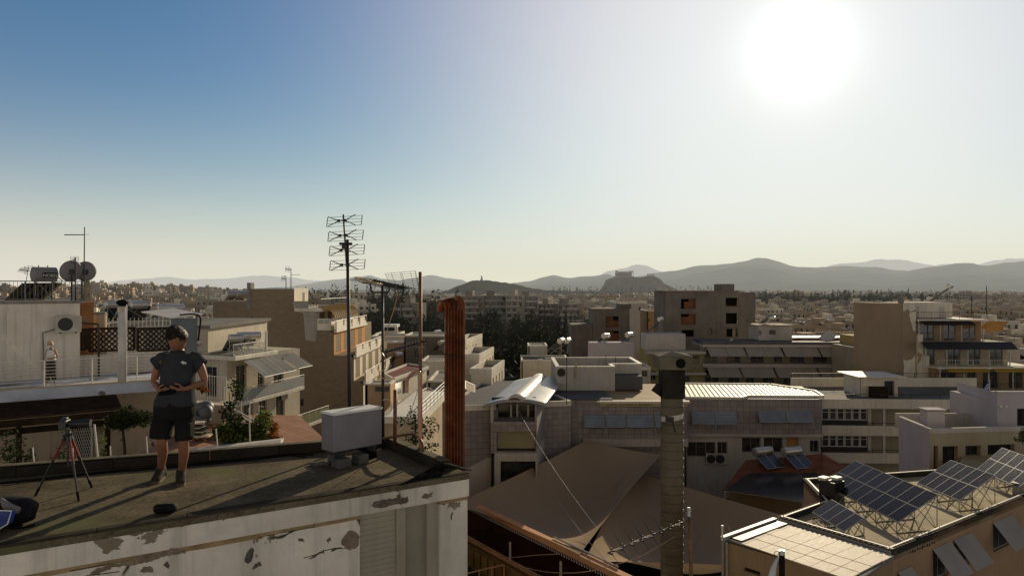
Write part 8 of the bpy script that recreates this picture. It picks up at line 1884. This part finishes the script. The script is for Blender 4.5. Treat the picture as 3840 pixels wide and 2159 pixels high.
for lb, k, xa, xb, y, mt, dr in (('dark brown awning under the top terrace of the stepped apartments', 1, 1545, 2060, 655, m_wood, .5), ('long dark awning roof over the third balcony of the stepped apartments', 2, 1565, 2480, 868, m_dark, .9), ('left yellow scalloped awning on the lowest balcony', 3, 1780, 2200, 1112, M('yellow_awning', (.42, .27, .04), .85, .15, .5, 6.), .5), ('right yellow scalloped awning on the lowest balcony', 3, 2250, 2640, 1112, None, .5)):
 if mt is None: mt = last_
 last_ = mt; pk = yb.shift(fls[k][3]); s0, z = pk.px(*vK(xa, y)); s1 = pk.px(*vK(xb, y))[0]; g = MB(); p0_ = pk.at(s0, z, -.6); g.para(p0_, pk.at(s1, z, -.6) - p0_, Vector((0, -1.4, -dr)), (0, 0, .04)); 
 if k == 3:
  for i in range(int((s1 - s0) / .35)): g.add([p0_ + Vector((.35 * i, -1.41, -dr)), p0_ + Vector((.35 * i + .35, -1.41, -dr)), p0_ + Vector((.35 * i + .175, -1.41, -dr - .25))], [(0, 1, 2)])
 solo('awning', g, mt, lb, 'awning')
g = MB(); q0, q1 = P(*vK(2200, 660), 103), P(*vK(2370, 730), 103); g.para(q0, Vector((3.4, .5, 0)), q1 - q0 - Vector((3.4, 0, 0)), (0, 0, .05)); g.add([q0, q1, q1 - Vector((0, 0, .25)), q0 - Vector((.2, 0, 1.6))], [(0, 1, 2, 3)]); solo('awning', g, m_orange, 'orange awning sloping at the right end of the second balcony', 'awning')
hq = P(*vK(1830, 475), 112); heater((hq.x, 112, Zy(470)), -2.3, 'pale heater with bright collector on the penthouse of the stepped apartments', L_=1.6, r_=.35, pl_=3.2, pw=1.5, hgt=2.2)
g = MB(); a, b, c, d = yb.rect(vK(1378, 375), vK(1405, 470)); yb.box(g, a, b, Zy(475), d, -2, -1); part('chimney', g, m_conc, YA)
for x, y1, lb in ((2196, 300, 'tall thin mast on the right of the stepped apartments'), (2048, 400, 'shorter thin mast on the stepped apartments')):
 q = P(*vK(x, y1), 104); g = MB(); g.cyl((q.x, 104, Zy(600)), q, .05, n=5); solo('thin_mast', g, m_dark, lb, 'mast')
def patch(pl, pts, mat, name, par, d=.03, seed=1):
 r = random.Random(seed); out = []
 for i in range(len(pts)):
  a, b = Vector(pts[i]), Vector(pts[(i + 1) % len(pts)]); n = max(1, int((b - a).length / 14))
  for k in range(n): out.append(a.lerp(b, k / n) + (Vector((r.uniform(-5, 5), r.uniform(-5, 5))) if k else Vector((0, 0))))
 g = MB(); g.add([pl.at(*pl.px(*vK(*q)), d) for q in out], [tuple(range(len(out)))[::-1]]); part(name, g, mat, par)
patch(sw_, [(1420, 565), (1484, 560), (1484, 745), (1466, 760), (1440, 690), (1418, 600)], m_flatw, 'plaster_patch', YA)
patch(sw_, [(1362, 1040), (1400, 1050), (1450, 1030), (1482, 985), (1482, 1215), (1362, 1228)], m_flatw, 'plaster_patch', YA, seed=2)
patch(sw_, [(1354, 470), (1480, 470), (1480, 540), (1430, 560), (1400, 530), (1354, 560)], m_flatw, 'plaster_patch', YA, seed=3)
patch(s3_, [(1562, 1235), (1600, 1280), (1562, 1290)], m_side, 'plaster_patch', YA, seed=4); patch(s2_, [(1506, 960), (1550, 985), (1530, 1060), (1506, 1090)], m_side, 'plaster_patch', YA, seed=5)
m_yel = M('yellow_render', (.50, .36, .15), .9, .12, .2, 6., streak=.2)
Yw2 = 116.; kb = Pl(P(vK(1060, 0)[0], 0, Yw2), P(vK(1232, 0)[0], 0, Yw2)); z1 = kb.px(*vK(1100, 830))[1]; t = thing('yellow_block', 'tall narrow yellow building between the awning block and the stepped apartments', 'building', kb.at(3, 0, -5))
g = MB(); kb.box(g, 0, kb.L, 0, z1, -12, 0); part('front_block', g, m_yel, t); k2 = Pl(P(vK(1190, 0)[0], 0, Yw2 + 3), P(vK(1352, 0)[0], 0, Yw2 + 3)); z2 = k2.px(*vK(1250, 735))[1]
g = MB(); hh = front(g, k2, 0, k2.L, 0, z2, [k2.rect(vK(1280, 1130), vK(1305, 1180)), k2.rect(vK(1225, 850), vK(1238, 895)), k2.rect(vK(1240, 1120), vK(1262, 1175))], .2); k2.box(g, .05, k2.L, 0, z2 - .05, -8, -.25); part('rear_block', g, m_yel, t)
for h in hh: window(t, k2, h, m_frame, m_glass, r=.2)
g = MB(); s_, z_ = k2.px(*vK(1262, 1075)); k2.box(g, s_ - .9, s_ + .9, z_ - 1.8, z_, 0, .8); part('balcony', g, m_slabw, t); g = MB(); s_, z_ = k2.px(*vK(1270, 1060)); g2 = rail(k2, s_ - 1, s_ + 1, z_, z_ + 1., .7, posts=1, vert=.3, r=.04); part('balcony_rail', g2, m_dark, t)
g = MB(); kb.box(g, -2.2, -.01, 0, z1 - 1.5, -10, -1); part('side_wing', g, m_ochr, t)
for x, y, dep, lb in ((1150, 780, 119, 'very bright heater on the yellow block roof'), (950, 832, 124, 'bright heater on the low roof left of the yellow block'), (1335, 672, 120, 'small bright heater beside the stepped apartments')):
 b = P(*vK(x, y), dep); heater((b.x, dep, b.z - 1.3), -1.9, lb, 'bright heaters by the yellow block', L_=1.4, r_=.5, hgt=1.0)
Yj = 128.; jb = Pl(P(vJ(625, 0)[0], 0, Yj), P(vJ(2175, 0)[0], 0, Yj - 1)); Zj = lambda y: jb.px(*vJ(1400, y))[1]; Sj = lambda x: jb.px(*vJ(x, 1000))[0]
JB = thing('awning_block', 'long apartment block with two rows of grey awnings behind the school', 'building', jb.at(jb.L / 2, 0, -6))
for k, (ys, ya, yb_, yr0, yr1, xe) in enumerate(((888, 912, 990, 1035, 1082, 2130), (1090, 1115, 1200, 1250, 1295, 2180))):
 z = Zj(ys); g = MB(); jb.box(g, 0, Sj(xe), Zj(ya + 3), z, -8, .4); o = part('slab', g, m_lilac, JB)
 wk = jb.shift(-1.4); zf = Zj(yr1); hs_ = []; rr = random.Random(k + 5); x = .8
 while x < jb.L - 3: w_ = rr.uniform(1.4, 2.6); hs_.append((x, x + w_, zf + .05, z - 1.2)); x += w_ + rr.uniform(.8, 1.8)
 g = MB(); hh = front(g, wk, 0, Sj(xe), zf - .3, z - .5, hs_, .2); wk.box(g, .1, Sj(xe) - .1, zf - .3, z - .5, -7, -.25); part('wall', g, m_ochr, JB)
 for h in hh: window(JB, wk, h, m_frame, m_glassb, r=.2)
 g = MB(); jb.box(g, 0, Sj(xe + 40), zf - .3, zf, -1.4, .5); part('balcony', g, m_lilac, JB); g = rail(jb, 0, Sj(xe + 40), zf, Zj(yr0), .4, bars=4, posts=2.6, r=.035, r2=.02); part('railing', g, m_grail, JB)
 xs_ = [(665, 1030), (1045, 1400), (1420, 1770), (1785, 2130)] if k == 0 else [(670, 985), (1000, 1325), (1345, 1760), (1780, 2195)]
 for i, (a, b) in enumerate(xs_):
  sa, sb = Sj(a), Sj(b); p0_ = jb.at(sa, Zj(ya), .1); d_ = Vector((.35, -1.25, Zj(yb_) - Zj(ya) - .15)); t = thing('balcony_awning', '%s grey awning from the left in the %s row of the awning block' % (('first', 'second', 'third', 'fourth')[i], ('upper', 'lower')[k]), 'awning', p0_, 'grey awnings of the awning block')
  g = MB(); w_ = jb.at(sb, 0) - jb.at(sa, 0); g.para(p0_, w_ * .495, d_, (0, 0, .03)); g.para(p0_ + w_ * .505, w_ * .495, d_, (0, 0, .03)); part('cloth', g, m_awn_d, t)
  g = MB(); n = int(w_.length / .3)
  for q in range(n): g.add([p0_ + d_ + w_ * (q / n), p0_ + d_ + w_ * ((q + 1) / n), p0_ + d_ + w_ * ((q + .5) / n) - Vector((0, 0, .18))], [(0, 1, 2)])
  part('valance', g, m_awn_d, t)
zj = Zj(885); g = MB(); jb.box(g, 0, jb.L, zj, zj + .35, -8, -.1); part('roof', g, m_groof, JB)
g = MB(); jb.box(g, 0, jb.L, 0, Zj(1295) - .31, -8, -.4); part('lower_wall', g, m_lilac, JB)
ph = Pl(P(vJ(1195, 0)[0], 0, Yj + 4), P(vJ(1530, 0)[0], 0, Yj + 4)); g = MB(); zp_ = ph.px(*vJ(1350, 700))[1]; hh = front(g, ph, 0, ph.L, zj, zp_, [ph.rect(vJ(1300, 742), vJ(1367, 792)), ph.rect(vJ(1190, 745), vJ(1222, 800))], .2); ph.box(g, .1, ph.L - .1, zj, zp_ - .05, -6, -.25); part('penthouse', g, m_lilac, JB)
for h in hh: window(JB, ph, h, m_frame, m_glass, r=.2)
g = MB(); ph.box(g, -.5, ph.L + .2, zp_ + .001, zp_ + .15, -6.3, .4); part('penthouse_roof', g, m_awn_c, JB)
q = P(*vJ(1330, 700), Yj + 6); heater((q.x, Yj + 6, zp_ + .15), -2.4, 'dark heater with wide collector on the penthouse of the awning block', panels=2, L_=1.8, r_=.3, pl_=2.4)
g = MB(); p2 = Pl(P(vJ(1620, 0)[0], 0, Yj + 5), P(vJ(1970, 0)[0], 0, Yj + 5)); zz = p2.px(*vJ(1700, 830))[1]; p2.box(g, 0, p2.L, zj, zz, -4, 0); part('low_penthouse', g, m_awn_c, JB); g = MB(); p2.box(g, -3, p2.L + 3, zz + .1, zz + .25, -4.5, .5); part('terrace_roof', g, m_whitepaint, JB)
q = P(*vJ(1900, 820), Yj + 3); t = thing('striped_solar_panel', 'tilted blue and silver striped solar panel on the right of the awning block roof', 'solar panel', (q.x, Yj + 3, zz)); pA, pB, pC, pD = P(*vJ(1870, 755), Yj + 5), P(*vJ(1985, 790), Yj + 5.5), P(*vJ(1905, 868), Yj + 3), P(*vJ(1790, 825), Yj + 2.5)
g = MB(); g2 = MB()
for i in range(7):
 f0, f1 = i / 7, (i + .55) / 7; g.add([pA.lerp(pB, f0), pA.lerp(pB, f1), pD.lerp(pC, f1), pD.lerp(pC, f0)], [(0, 1, 2, 3)]); f2_ = (i + 1) / 7; g2.add([pA.lerp(pB, f1), pA.lerp(pB, f2_), pD.lerp(pC, f2_), pD.lerp(pC, f1)], [(0, 1, 2, 3)])
part('cells', g, m_louver, t); part('reflective_strips', g2, m_wtop, t); g = MB(); g.cyl(pA, Vector((pA.x, pA.y, zj)), .05, n=5); g.cyl(pB, Vector((pB.x, pB.y, zj)), .05, n=5); part('stand', g, m_dark, t)
g = rail(p2.shift(2), -4, p2.L + 2.5, zz, zz + 1.3, 0, posts=2.5, bars=1, r=.03); solo('roof_railing', g, m_wrail, 'thin railing around the right end of the awning block roof', 'railing')
Yb_ = 128.; bb_ = Pl(P(vJ(80, 0)[0], 0, Yb_), P(vJ(640, 0)[0], 0, Yb_)); Zb = lambda y: bb_.px(*vJ(300, y))[1]
t = thing('beige_block', 'beige apartment block with yellow walls directly behind the chimney cap', 'building', bb_.at(8, 0, -5)); g = MB(); hs_ = [bb_.rect(vJ(*a), vJ(*b)) for a, b in (((500, 1000), (600, 1100)), ((100, 1150), (160, 1250)), ((440, 1200), (500, 1270)))]; hh = front(g, bb_, 0, bb_.L, 0, Zb(955), hs_, .2); bb_.box(g, .1, bb_.L - .1, 0, Zb(955) - .03, -9, -.25); part('wall', g, M('dull_yellow_render', (.34, .29, .14), .9, .14, .25, 6., streak=.3), t)
for h in hh: window(t, bb_, h, m_frame, m_glassb, r=.2)
g = MB(); 
for y in (955, 1165): bb_.box(g, -.2, bb_.L + .2, Zb(y + 25), Zb(y) + .01, -1, .8)
part('balcony', g, m_lilac, t); g = rail(bb_, bb_.L * .6, bb_.L, Zb(1165), Zb(1110), .7, posts=2, vert=.3, r=.04); part('railing', g, m_grail, t)
pb2 = bb_.shift(-2); g = MB(); pb2.box(g, 0, pb2.px(*vJ(458, 900))[0], Zb(955), pb2.px(*vJ(300, 782))[1], -5, 0); part('roof_hut', g, m_lilac, t)
q = P(*vJ(205, 785), 132); heater((q.x, 132, pb2.px(*vJ(300, 782))[1]), -2.1, 'heater on a steep stand on the beige block roof hut', L_=1.4, r_=.38, pl_=3., pw=1.1, hgt=2.3)
g = MB(); wl2 = Pl(P(vV(780, 0)[0], 0, 122), P(vV(1640, 0)[0], 0, 122)); wl2.box(g, 0, wl2.L, wl2.px(*vV(1200, 905))[1] - 8, wl2.px(*vV(1200, 640))[1], -3, 0); solo('white_roof_wall', g, m_greyw, 'long pale roof wall below the unfinished brick and concrete block', 'wall', bevel=.05)
lowh = [(((600), 1300), 97, 1500, 'low grey building right behind the roof block of the school', vH, 180), ((1240, 1640), 104, 1020, 'small house left of the long pale roof wall, behind the roof block', vG, 1050)]
house('grey_low_block', 'low grey flat block just behind the plant block of the school', (2050, 2440), 112, 1385, None, 8, m_lilac, holes=[((2405, 1388), (2428, 1412))], parapet=.4)
house('beige_low_block', 'beige low house with a bright collector behind the barrel roof', (vG(1290, 0)[0], vG(1480, 0)[0]), 116, vG(0, 910)[1], None, 6, m_lilac, holes=[(vG(1325, 1030), vG(1365, 1050))], parapet=.2)
house('white_long_block', 'long low white block on the left behind the barrel roof', (vG(1220, 0)[0], vG(1700, 0)[0]), 108, vG(0, 1062)[1], None, 8, m_flatw, parapet=.3)
for x, y, dep, rz, lb in ((1620, 850, 118, -1.9, 'large bright heater with a long tilted collector behind the barrel roof'), (1685, 848, 121, -1.9, 'second bright heater right of the large one behind the barrel roof'), (2070, 800, 125, -2.2, 'round bright heater above the long pale roof wall'), (2305, 790, 126, -2.2, 'grey heater at the right end of the long pale roof wall')):
 b = P(*vG(x, y), dep); heater((b.x, dep, b.z - 2.2), rz, lb, 'heaters behind the school', L_=1.5, r_=.48, hgt=2.0, pl_=3.4)
m_rough = M('rough_concrete', (.215, .190, .160), .95, .22, .3, 5., streak=.55, bump=.02)
m_infill = M('brick_infill', (.23, .10, .06), .95, .25, .5, 6., brick=(.6, .25, .03, (.75, .7, .65)))
Yu = 145.; ub = Pl(P(vJ(255, 0)[0], 0, Yu), P(vJ(990, 0)[0], 0, Yu)); ur = Pl(P(vJ(990, 0)[0], 0, Yu), P(vJ(1160, 0)[0], 0, Yu + 4)); Zu = lambda y: ub.px(*vJ(600, y))[1]
UB = thing('unfinished_block', 'unfinished bare concrete block with red brick infill and open floors', 'building', ub.at(ub.L / 2, 0, -6))
op = [((412, 430), (560, 530)), ((412, 580), (560, 690)), ((862, 418), (988, 508)), ((862, 572), (988, 680)), ((420, 742), (545, 810)), ((692, 725), (722, 790)), ((870, 730), (985, 810))]
g = MB(); hh = front(g, ub, 0, ub.L, 0, Zu(357), [ub.rect(vJ(*a), vJ(*b)) for a, b in op], .5); front(g, ur, 0, ur.L, 0, Zu(365), []); ub.box(g, .1, ub.L, 0, Zu(358), -12, -.9); part('frame', g, m_rough, UB)
for k, h in enumerate(hh):
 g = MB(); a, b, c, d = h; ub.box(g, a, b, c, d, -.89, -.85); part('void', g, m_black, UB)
 if k < 2: g = MB(); ub.box(g, a + (.35 if k == 0 else 0) * 2, b, c, c + (d - c) * (.72), -.5, -.4); ub.box(g, a + 1.6, b, c + (d - c) * .72, d, -.5, -.41); part('brick_infill', g, m_infill, UB)
 if k in (2, 3): g = MB(); ub.box(g, a + (0 if k == 2 else .2), b - (0 if k == 2 else 3.3), c, c + (d - c) * (.12 if k == 2 else .9), -.5, -.4); part('brick_infill', g, m_infill, UB)
 if k in (5, 6): g = MB(); ub.box(g, a + (b - a) * (0 if k == 5 else .6), a + (b - a) * (1 if k == 5 else .85), c, d, -.6, -.5); part('pale_curtain', g, m_awn_c, UB)  # cream panel filling part of the opening
g = MB(); a, b, c, d = ub.rect(vJ(828, 280), vJ(958, 357)); ub.box(g, a, b, Zu(357), d, -6, -.6); part('lift_house', g, m_rough, UB)
g = MB(); ub.box(g, -.5, ub.L + .1, Zu(357) + .001, Zu(352) + .1, -8, .15); part('roof_slab', g, m_rough, UB)
Yv = 158.; vb = Pl(P(vG(1940, 0)[0], 0, Yv), P(vG(2308, 0)[0], 0, Yv)); Zv = lambda y: vb.px(*vG(2100, y))[1]
VB = thing('unfinished_block', 'smaller unfinished concrete house with brick infill behind the long pale roof wall', 'building', vb.at(vb.L / 2, 0, -5))
op = [((2068, 605), (2198, 718)), ((2068, 750), (2198, 850)), ((1880, 750), (1942, 860))]; g = MB(); hh = front(g, vb, 0, vb.L, 0, Zv(528), [vb.rect(vG(*a), vG(*b)) for a, b in op[:2]], .4); vb.box(g, .1, vb.L, 0, Zv(529), -10, -.6); vb.box(g, -4.5, -.01, 0, Zv(690), -9, -.3); part('frame', g, m_rough, VB)
for h in hh: g = MB(); a, b, c, d = h; vb.box(g, a, b, c, d, -.5, -.3); part('brick_infill', g, m_infill, VB); g = MB(); vb.box(g, a + 1.6, a + 3.4, c + 1.5, d, -.31, -.26); part('void', g, m_black, VB)
g = MB(); vb.box(g, 6, vb.L + .5, Zv(528), Zv(480), -8, -1); part('upper_floor', g, m_rough, VB)
house('roof_terrace_house', 'grey flat house with a window behind the smaller unfinished house', (vG(2175, 0)[0], vG(2485, 0)[0]), 185, vG(0, 478)[1], None, 12, m_lilac, holes=[(vG(2400, 510), vG(2425, 550))], parapet=.5)
house('peach_house', 'small sunlit peach house left of the unfinished block', (vV(1890, 0)[0], vV(2180, 0)[0]), 165, vV(0, 40)[1], None, 9, m_peach, holes=[(vV(1910, 180), vV(1945, 230))], parapet=.3)
# the city beyond
def city_proto(seed, w, d, h, mats):
 """a small Athenian apartment house: storeys with openings and balconies, roof hut, tanks, aerials"""
 r = random.Random(seed); g = MB(); g.cur = 0; g.bx(-w / 2, w / 2, -d / 2, d / 2, -6, h); n = max(2, int(h / 3))
 g.cur = 2; g.bx(-w / 2 + .25, w / 2 - .25, -d / 2 + .25, d / 2 - .25, h, h + .05); g.cur = 0
 for a in ((-w / 2, w / 2, -d / 2, -d / 2 + .25), (-w / 2, w / 2, d / 2 - .25, d / 2), (-w / 2, -w / 2 + .25, -d / 2 + .26, d / 2 - .26), (w / 2 - .25, w / 2, -d / 2 + .26, d / 2 - .26)): g.bx(*a, h + .001, h + .7)
 hx, hy = r.uniform(-.25, .25) * w, r.uniform(-.2, .3) * d; g.bx(hx - 1.7, hx + 1.7, hy - 1.5, hy + 1.5, h + .06, h + 2.7)
 for s_ in range(4):
  L_ = w if s_ % 2 == 0 else d; D_ = (d if s_ % 2 == 0 else w) / 2; m = Matrix.Rotation(s_ * math.pi / 2, 3, 'Z')
  def bxr(x0, x1, y0, y1, z0, z1): g.para(m @ Vector((x0, -y1, z0)), m @ Vector((x1 - x0, 0, 0)), m @ Vector((0, y1 - y0, 0)), (0, 0, z1 - z0))
  balc = r.random() < .75
  for f in range(n):
   z = h - 3 * (f + 1) + .2; k = max(2, int(L_ / 2.6))
   for i in range(k):
    x = -L_ / 2 + L_ * (i + .5) / k; g.cur = 1; ww = r.uniform(.4, .75); bxr(x - ww, x + ww, D_ - .1, D_ + .03, z + (.2 if balc else .9), z + 2.3)
   if balc:
    g.cur = 0; e = L_ / 2 - r.uniform(0, 1.2); bxr(-e, e, D_ + .031, D_ + 1.1, z - .05, z + .15); bxr(-e, e, D_ + 1.0, D_ + 1.1, z + .15, z + .9)
    if r.random() < .5: g.cur = 4; a = r.uniform(-e, 0); bxr(a, a + r.uniform(1.5, 3.5), D_ + .5, D_ + 1.25, z + 1.9, z + 2.3)
 for _ in range(r.choice((1, 2, 3, 4))):
  x, y = r.uniform(-.4, .4) * w, r.uniform(-.4, .2) * d; g.cur = 3; g.cyl((x - .5, y - .35, h + 1.3), (x + .5, y + .35, h + 1.3), .27, n=8); g.cur = 1; g.add([(x - .9, y + .1, h + .2), (x - 1.7, y + 1.3, h + .2), (x - .3, y + .9, h + 1.1), (x + .3, y - .2, h + 1.1)], [(0, 1, 2, 3)])
 g.cur = 1; x, y = r.uniform(-.4, .4) * w, r.uniform(-.4, .4) * d; g.cyl((x, y, h), (x, y, h + 3.5), .04, n=4); g.cyl((x - .6, y, h + 3.3), (x + .6, y, h + 3.3), .03, n=4)
 return g
CW = [(.54, .48, .38), (.42, .365, .28), (.72, .66, .55), (.29, .25, .20), (.45, .345, .235), (.48, .445, .38)]
m_cw = [M('city_wall_%s' % n, c, .9, .2, .08, 2., streak=.2) for n, c in zip(('cream', 'beige', 'white', 'grey', 'peach', 'pale'), CW)]
m_cawn = M('city_awning', (.30, .26, .20), .9, .4, .05, 1.)
protos = []
for k in range(12):
 r = random.Random(100 + k); w_, d_, h_ = r.uniform(8, 13), r.uniform(8, 13), r.choice((6.5, 9.5, 9.5, 12.5, 12.5))
 g = city_proto(k, w_, d_, h_, None); protos.append((g, [m_cw[k % 6], m_glass, m_roofgrey, m_tank_, m_cawn], h_))
def blocked(x, y):
 q = x / y
 if abs(q) > .80: return True
 if -.215 < q < .115 and 190 < y < 372: return True                       # the wood
 if -.215 < q < .2 and y < 200: return True
 if -.11 < q < .07 and 366 < y < 415: return True
 if -.46 < q < -.16 and y < 128: return True
 if q <= -.46 and y < 92: return True
 if .1 < q < .36 and y < 185: return True
 if q >= .36 and y < 140: return True
 if .36 < q < .62 and y < 150: return True
 if (x + 98) ** 2 / 90 ** 2 + (y - 470) ** 2 / 75 ** 2 < 1: return True  # wooded hill
 if q > .27 and q < .60 and 610 < y < 800: return True                      # park
 return False
rr = random.Random(42); spots = []
y = 92.
while y < 1000:
 st = 14.5 if y < 500 else 17.5; n = int(.82 * y / st)
 for i in range(-n, n + 1):
  x = i * st + rr.uniform(-3.5, 3.5); yy = y + rr.uniform(-4, 4)
  if not blocked(x, yy) and rr.random() < .93: spots.append((x, yy))
 y += st * 1.05
spots.sort(key=lambda p: p[1]); near = spots[:296]; far = spots[296:]
tags_ = ['cream', 'beige', 'white', 'grey', 'peach', 'pale']; first = {}
def zone(x, y): q = x / y; return 'behind the lattice screens on the left' if q < -.2 else ('right of the wood in the middle' if q < .3 else 'between awning block and far park on the right')
ghouse = 'small apartment houses of the dense city'
for x, yy in near:
 k = rr.randrange(12); g, ms, h_ = protos[k]; lab = 'small %s flat roofed apartment house %s' % (tags_[k % 6], zone(x, yy)); rz = .35 + rr.choice((0, 1, 2, 3)) * math.pi / 2 + rr.uniform(-.12, .12); zz = H(x, yy) + rr.uniform(-1.8, 1.2)
 if k not in first:
  o = mesh_obj('apartment_house', g, ms, Vector((0, 0, 0))); o.location = (x, yy, zz); o.rotation_euler = (0, 0, rz); tag(o, lab, 'house', ghouse); first[k] = o
 else:
  s_ = rr.uniform(.9, 1.15); copy_tree(first[k], (x, yy, zz), rz, (s_, s_, rr.uniform(.9, 1.12)), lab, ghouse)
big = MB(); lite = []
for x, yy in far:
 k = rr.randrange(12); g, ms, h_ = protos[k]; m = Matrix.Translation((x, yy, H(x, yy) + rr.uniform(-2, 1.5))) @ Matrix.Rotation(.35 + rr.choice((0, 1, 2, 3)) * math.pi / 2 + rr.uniform(-.12, .12), 4, 'Z')
 b = len(big.v); big.v.extend([m @ p for p in g.v]); big.f.extend([tuple(i + b for i in f) for f in g.f]); big.mi.extend([{0: k % 6, 1: 6, 2: 7, 3: 8, 4: 9}[q] for q in g.mi])
struct('city_houses', big, m_cw + [m_glass, m_roofgrey, m_tank_, m_cawn], kind='stuff')
big = MB(); y = 1000.
while y < 5600:
 st = 20 + (y - 1000) * .017; n = int(.75 * y / st)
 for i in range(-n, n + 1):
  x = i * st + rr.uniform(-.45, .45) * st; q = x / y
  if q < -.28 and y > 1350: continue
  if -.15 < q < .12 and 1500 < y < 2600 or .07 < q < .27 and 1600 < y < 2800: continue
  if rr.random() < .72:
   w_ = rr.uniform(7, 15) * (1 + (y - 1000) / 5200); h_ = rr.uniform(6, 17); big.cur = rr.choice((0, 1, 1, 2, 3, 3, 5, 6)); big.box((x, y + rr.uniform(-.4, .4) * st, h_ / 2 - 2.5), (w_, w_ * rr.uniform(.6, 1), h_), rr.uniform(0, 1.57))
 y += st
struct('far_city', big, m_cw + [m_leaf_w], kind='stuff')
for i, (xa, xb, yt, dep, lb) in enumerate([(600, 840, 400, 380, 'leftmost block of the apartment row above the dark wood'), (845, 1065, 398, 384, 'second block from the left in the apartment row above the wood'), (1068, 1230, 392, 378, 'third block in the apartment row above the wood, behind its tall tree'), (1232, 1385, 405, 382, 'fourth block in the apartment row, with a wide dark awning'), (1390, 1580, 478, 388, 'lower block right of the apartment row above the wood'), (1585, 1830, 478, 376, 'rightmost low block above the wood'), (0, 180, 470, 330, 'low block left of the rusty flues above the wood')]):
 A, B = P(vG(xa, 0)[0], 0, dep), P(vG(xb, 0)[0], 0, dep + (2 if i % 2 else -2)); pl = Pl(A, B); z1 = P(0, vG(0, yt)[1], dep).z; t = thing('apartment_block', lb, 'building', pl.at(pl.L / 2, H(A.x, dep) - 2, -6), 'apartment row above the wood'); g = MB(); hs_ = []; r = random.Random(i)
 for f in range(4):
  z = z1 - 3 * (f + 1); x = .5
  while x < pl.L - 1.6: w_ = r.uniform(.8, 2.2); hs_.append((x, min(pl.L - .3, x + w_), z + .2, z + 2.3)); x += w_ + r.uniform(.8, 2.2)
 hh = front(g, pl, 0, pl.L, -4, z1, hs_, .5); pl.box(g, .1, pl.L - .1, -4, z1 - .1, -11, -.6); pl.box(g, pl.L * .2, pl.L * .5, z1, z1 + 2.6, -8, -2); part('wall', g, m_cw[(3, 3, 1, 3, 3, 3, 3)[i]], t)
 g = MB()
 for a, b, c, d in hh: pl.box(g, a, b, c, d, -.59, -.5)
 part('windows', g, m_glass, t, kind='stuff'); g = MB()
 for f in range(4): z = z1 - 3 * (f + 1); pl.box(g, 0, pl.L, z - .1, z + .1, .01, 1.3); pl.box(g, r.uniform(0, 2), pl.L - r.uniform(0, 3), z + .1, z + .9, 1.2, 1.3)
 part('balconies', g, m_cw[5], t, kind='stuff')
 for k in range(2): q = pl.at(pl.L * r.uniform(.1, .9), z1 + .1, -3); g = MB(); g.cyl(q + Vector((-.9, 0, 1.2)), q + Vector((.9, .5, 1.2)), .5, n=8); part('water_tank', g, m_tank_, t)
# woods and single trees
tp = []
for k in range(5):
 b0 = Vector((0, 0, 0)); t = thing('tree', 'dark bushy tree of the wood in the middle of the city', 'tree', b0, 'trees of the dark wood'); r = random.Random(200 + k); hg = (8, 9, 11, 13, 9)[k]; g = MB(); g.tube([(0, 0, -2), (.1, 0, hg * .4), (0, .1, hg * .8)], [.28, .2, .06], 6); part('trunk', g, m_bark, t); bl = []
 if k == 3: bl = [(Vector((0, 0, hg * f)), (1.15 * (1 - f) + .25, 1.15 * (1 - f) + .25, 1.0)) for f in [.12 + .085 * i for i in range(11)]]
 else:
  for i in range(11): a = r.random() * 6.28; q = r.random() ** .6 * 2.6; bl.append((Vector((math.cos(a) * q, math.sin(a) * q, hg * r.uniform(.4, .92))), (r.uniform(1., 1.9), r.uniform(1., 1.9), r.uniform(.8, 1.4))))
 g = MB(); foliage(g, bl, 900, .36, 300 + k); part('crown', g, m_leaf_w, t); tp.append(t)
rr = random.Random(77); ts = []
while len(ts) < 230:
 yy = 195 + 175 * rr.random() ** .9; x = yy * rr.uniform(-.205, .105)
 if all((x - a) ** 2 + (yy - b) ** 2 > 14 for a, b in ts): ts.append((x, yy))
used_ = set()
for x, yy in ts:
 k = rr.choice((0, 1, 2, 4, 0, 1, 2, 3)); zz = H(x, yy) - .5; s_ = rr.uniform(.85, 1.35); lab = 'slim dark cypress standing in the wood in the middle of the city' if k == 3 else 'dark bushy tree of the wood in the middle of the city'
 if k not in used_: tp[k].location = (x, yy, zz); tp[k].scale = (s_, s_, s_); tp[k]['label'] = lab; used_.add(k)
 else: copy_tree(tp[k], (x, yy, zz), rr.uniform(0, 6), s_, lab)
big = MB()
def scatter(n, fx, size, cnt, seed):
 r = random.Random(seed)
 for _ in range(n):
  x, y, s_ = fx(r); z = H(x, y); cy = r.random() < .25; bl = [(Vector((x, y, z + s_ * (1.0 if cy else .6))), (s_ * .2, s_ * .2, s_ * 1.0) if cy else (s_ * .55, s_ * .55, s_ * .5))]; foliage(big, bl, cnt, size, r.randrange(10 ** 6))
scatter(330, lambda r: (-98 + r.gauss(0, 42), 465 + r.gauss(0, 38), r.uniform(6, 9.5)), .8, 75, 1)
scatter(900, lambda r: ((lambda y: (y * r.uniform(.27, .60), y, r.uniform(5, 9)))(r.uniform(600, 800))), 1.0, 56, 2)
scatter(260, lambda r: ((lambda y: (y * r.uniform(-.75, .62), y, r.uniform(5, 10)))(r.uniform(150, 900))), .8, 30, 3)
scatter(420, lambda r: ((lambda y: (y * r.uniform(.05, .28), y, r.uniform(10, 18)))(r.uniform(1600, 2330))), 2.4, 22, 4)
struct('woods', big, m_leaf_w, kind='stuff')
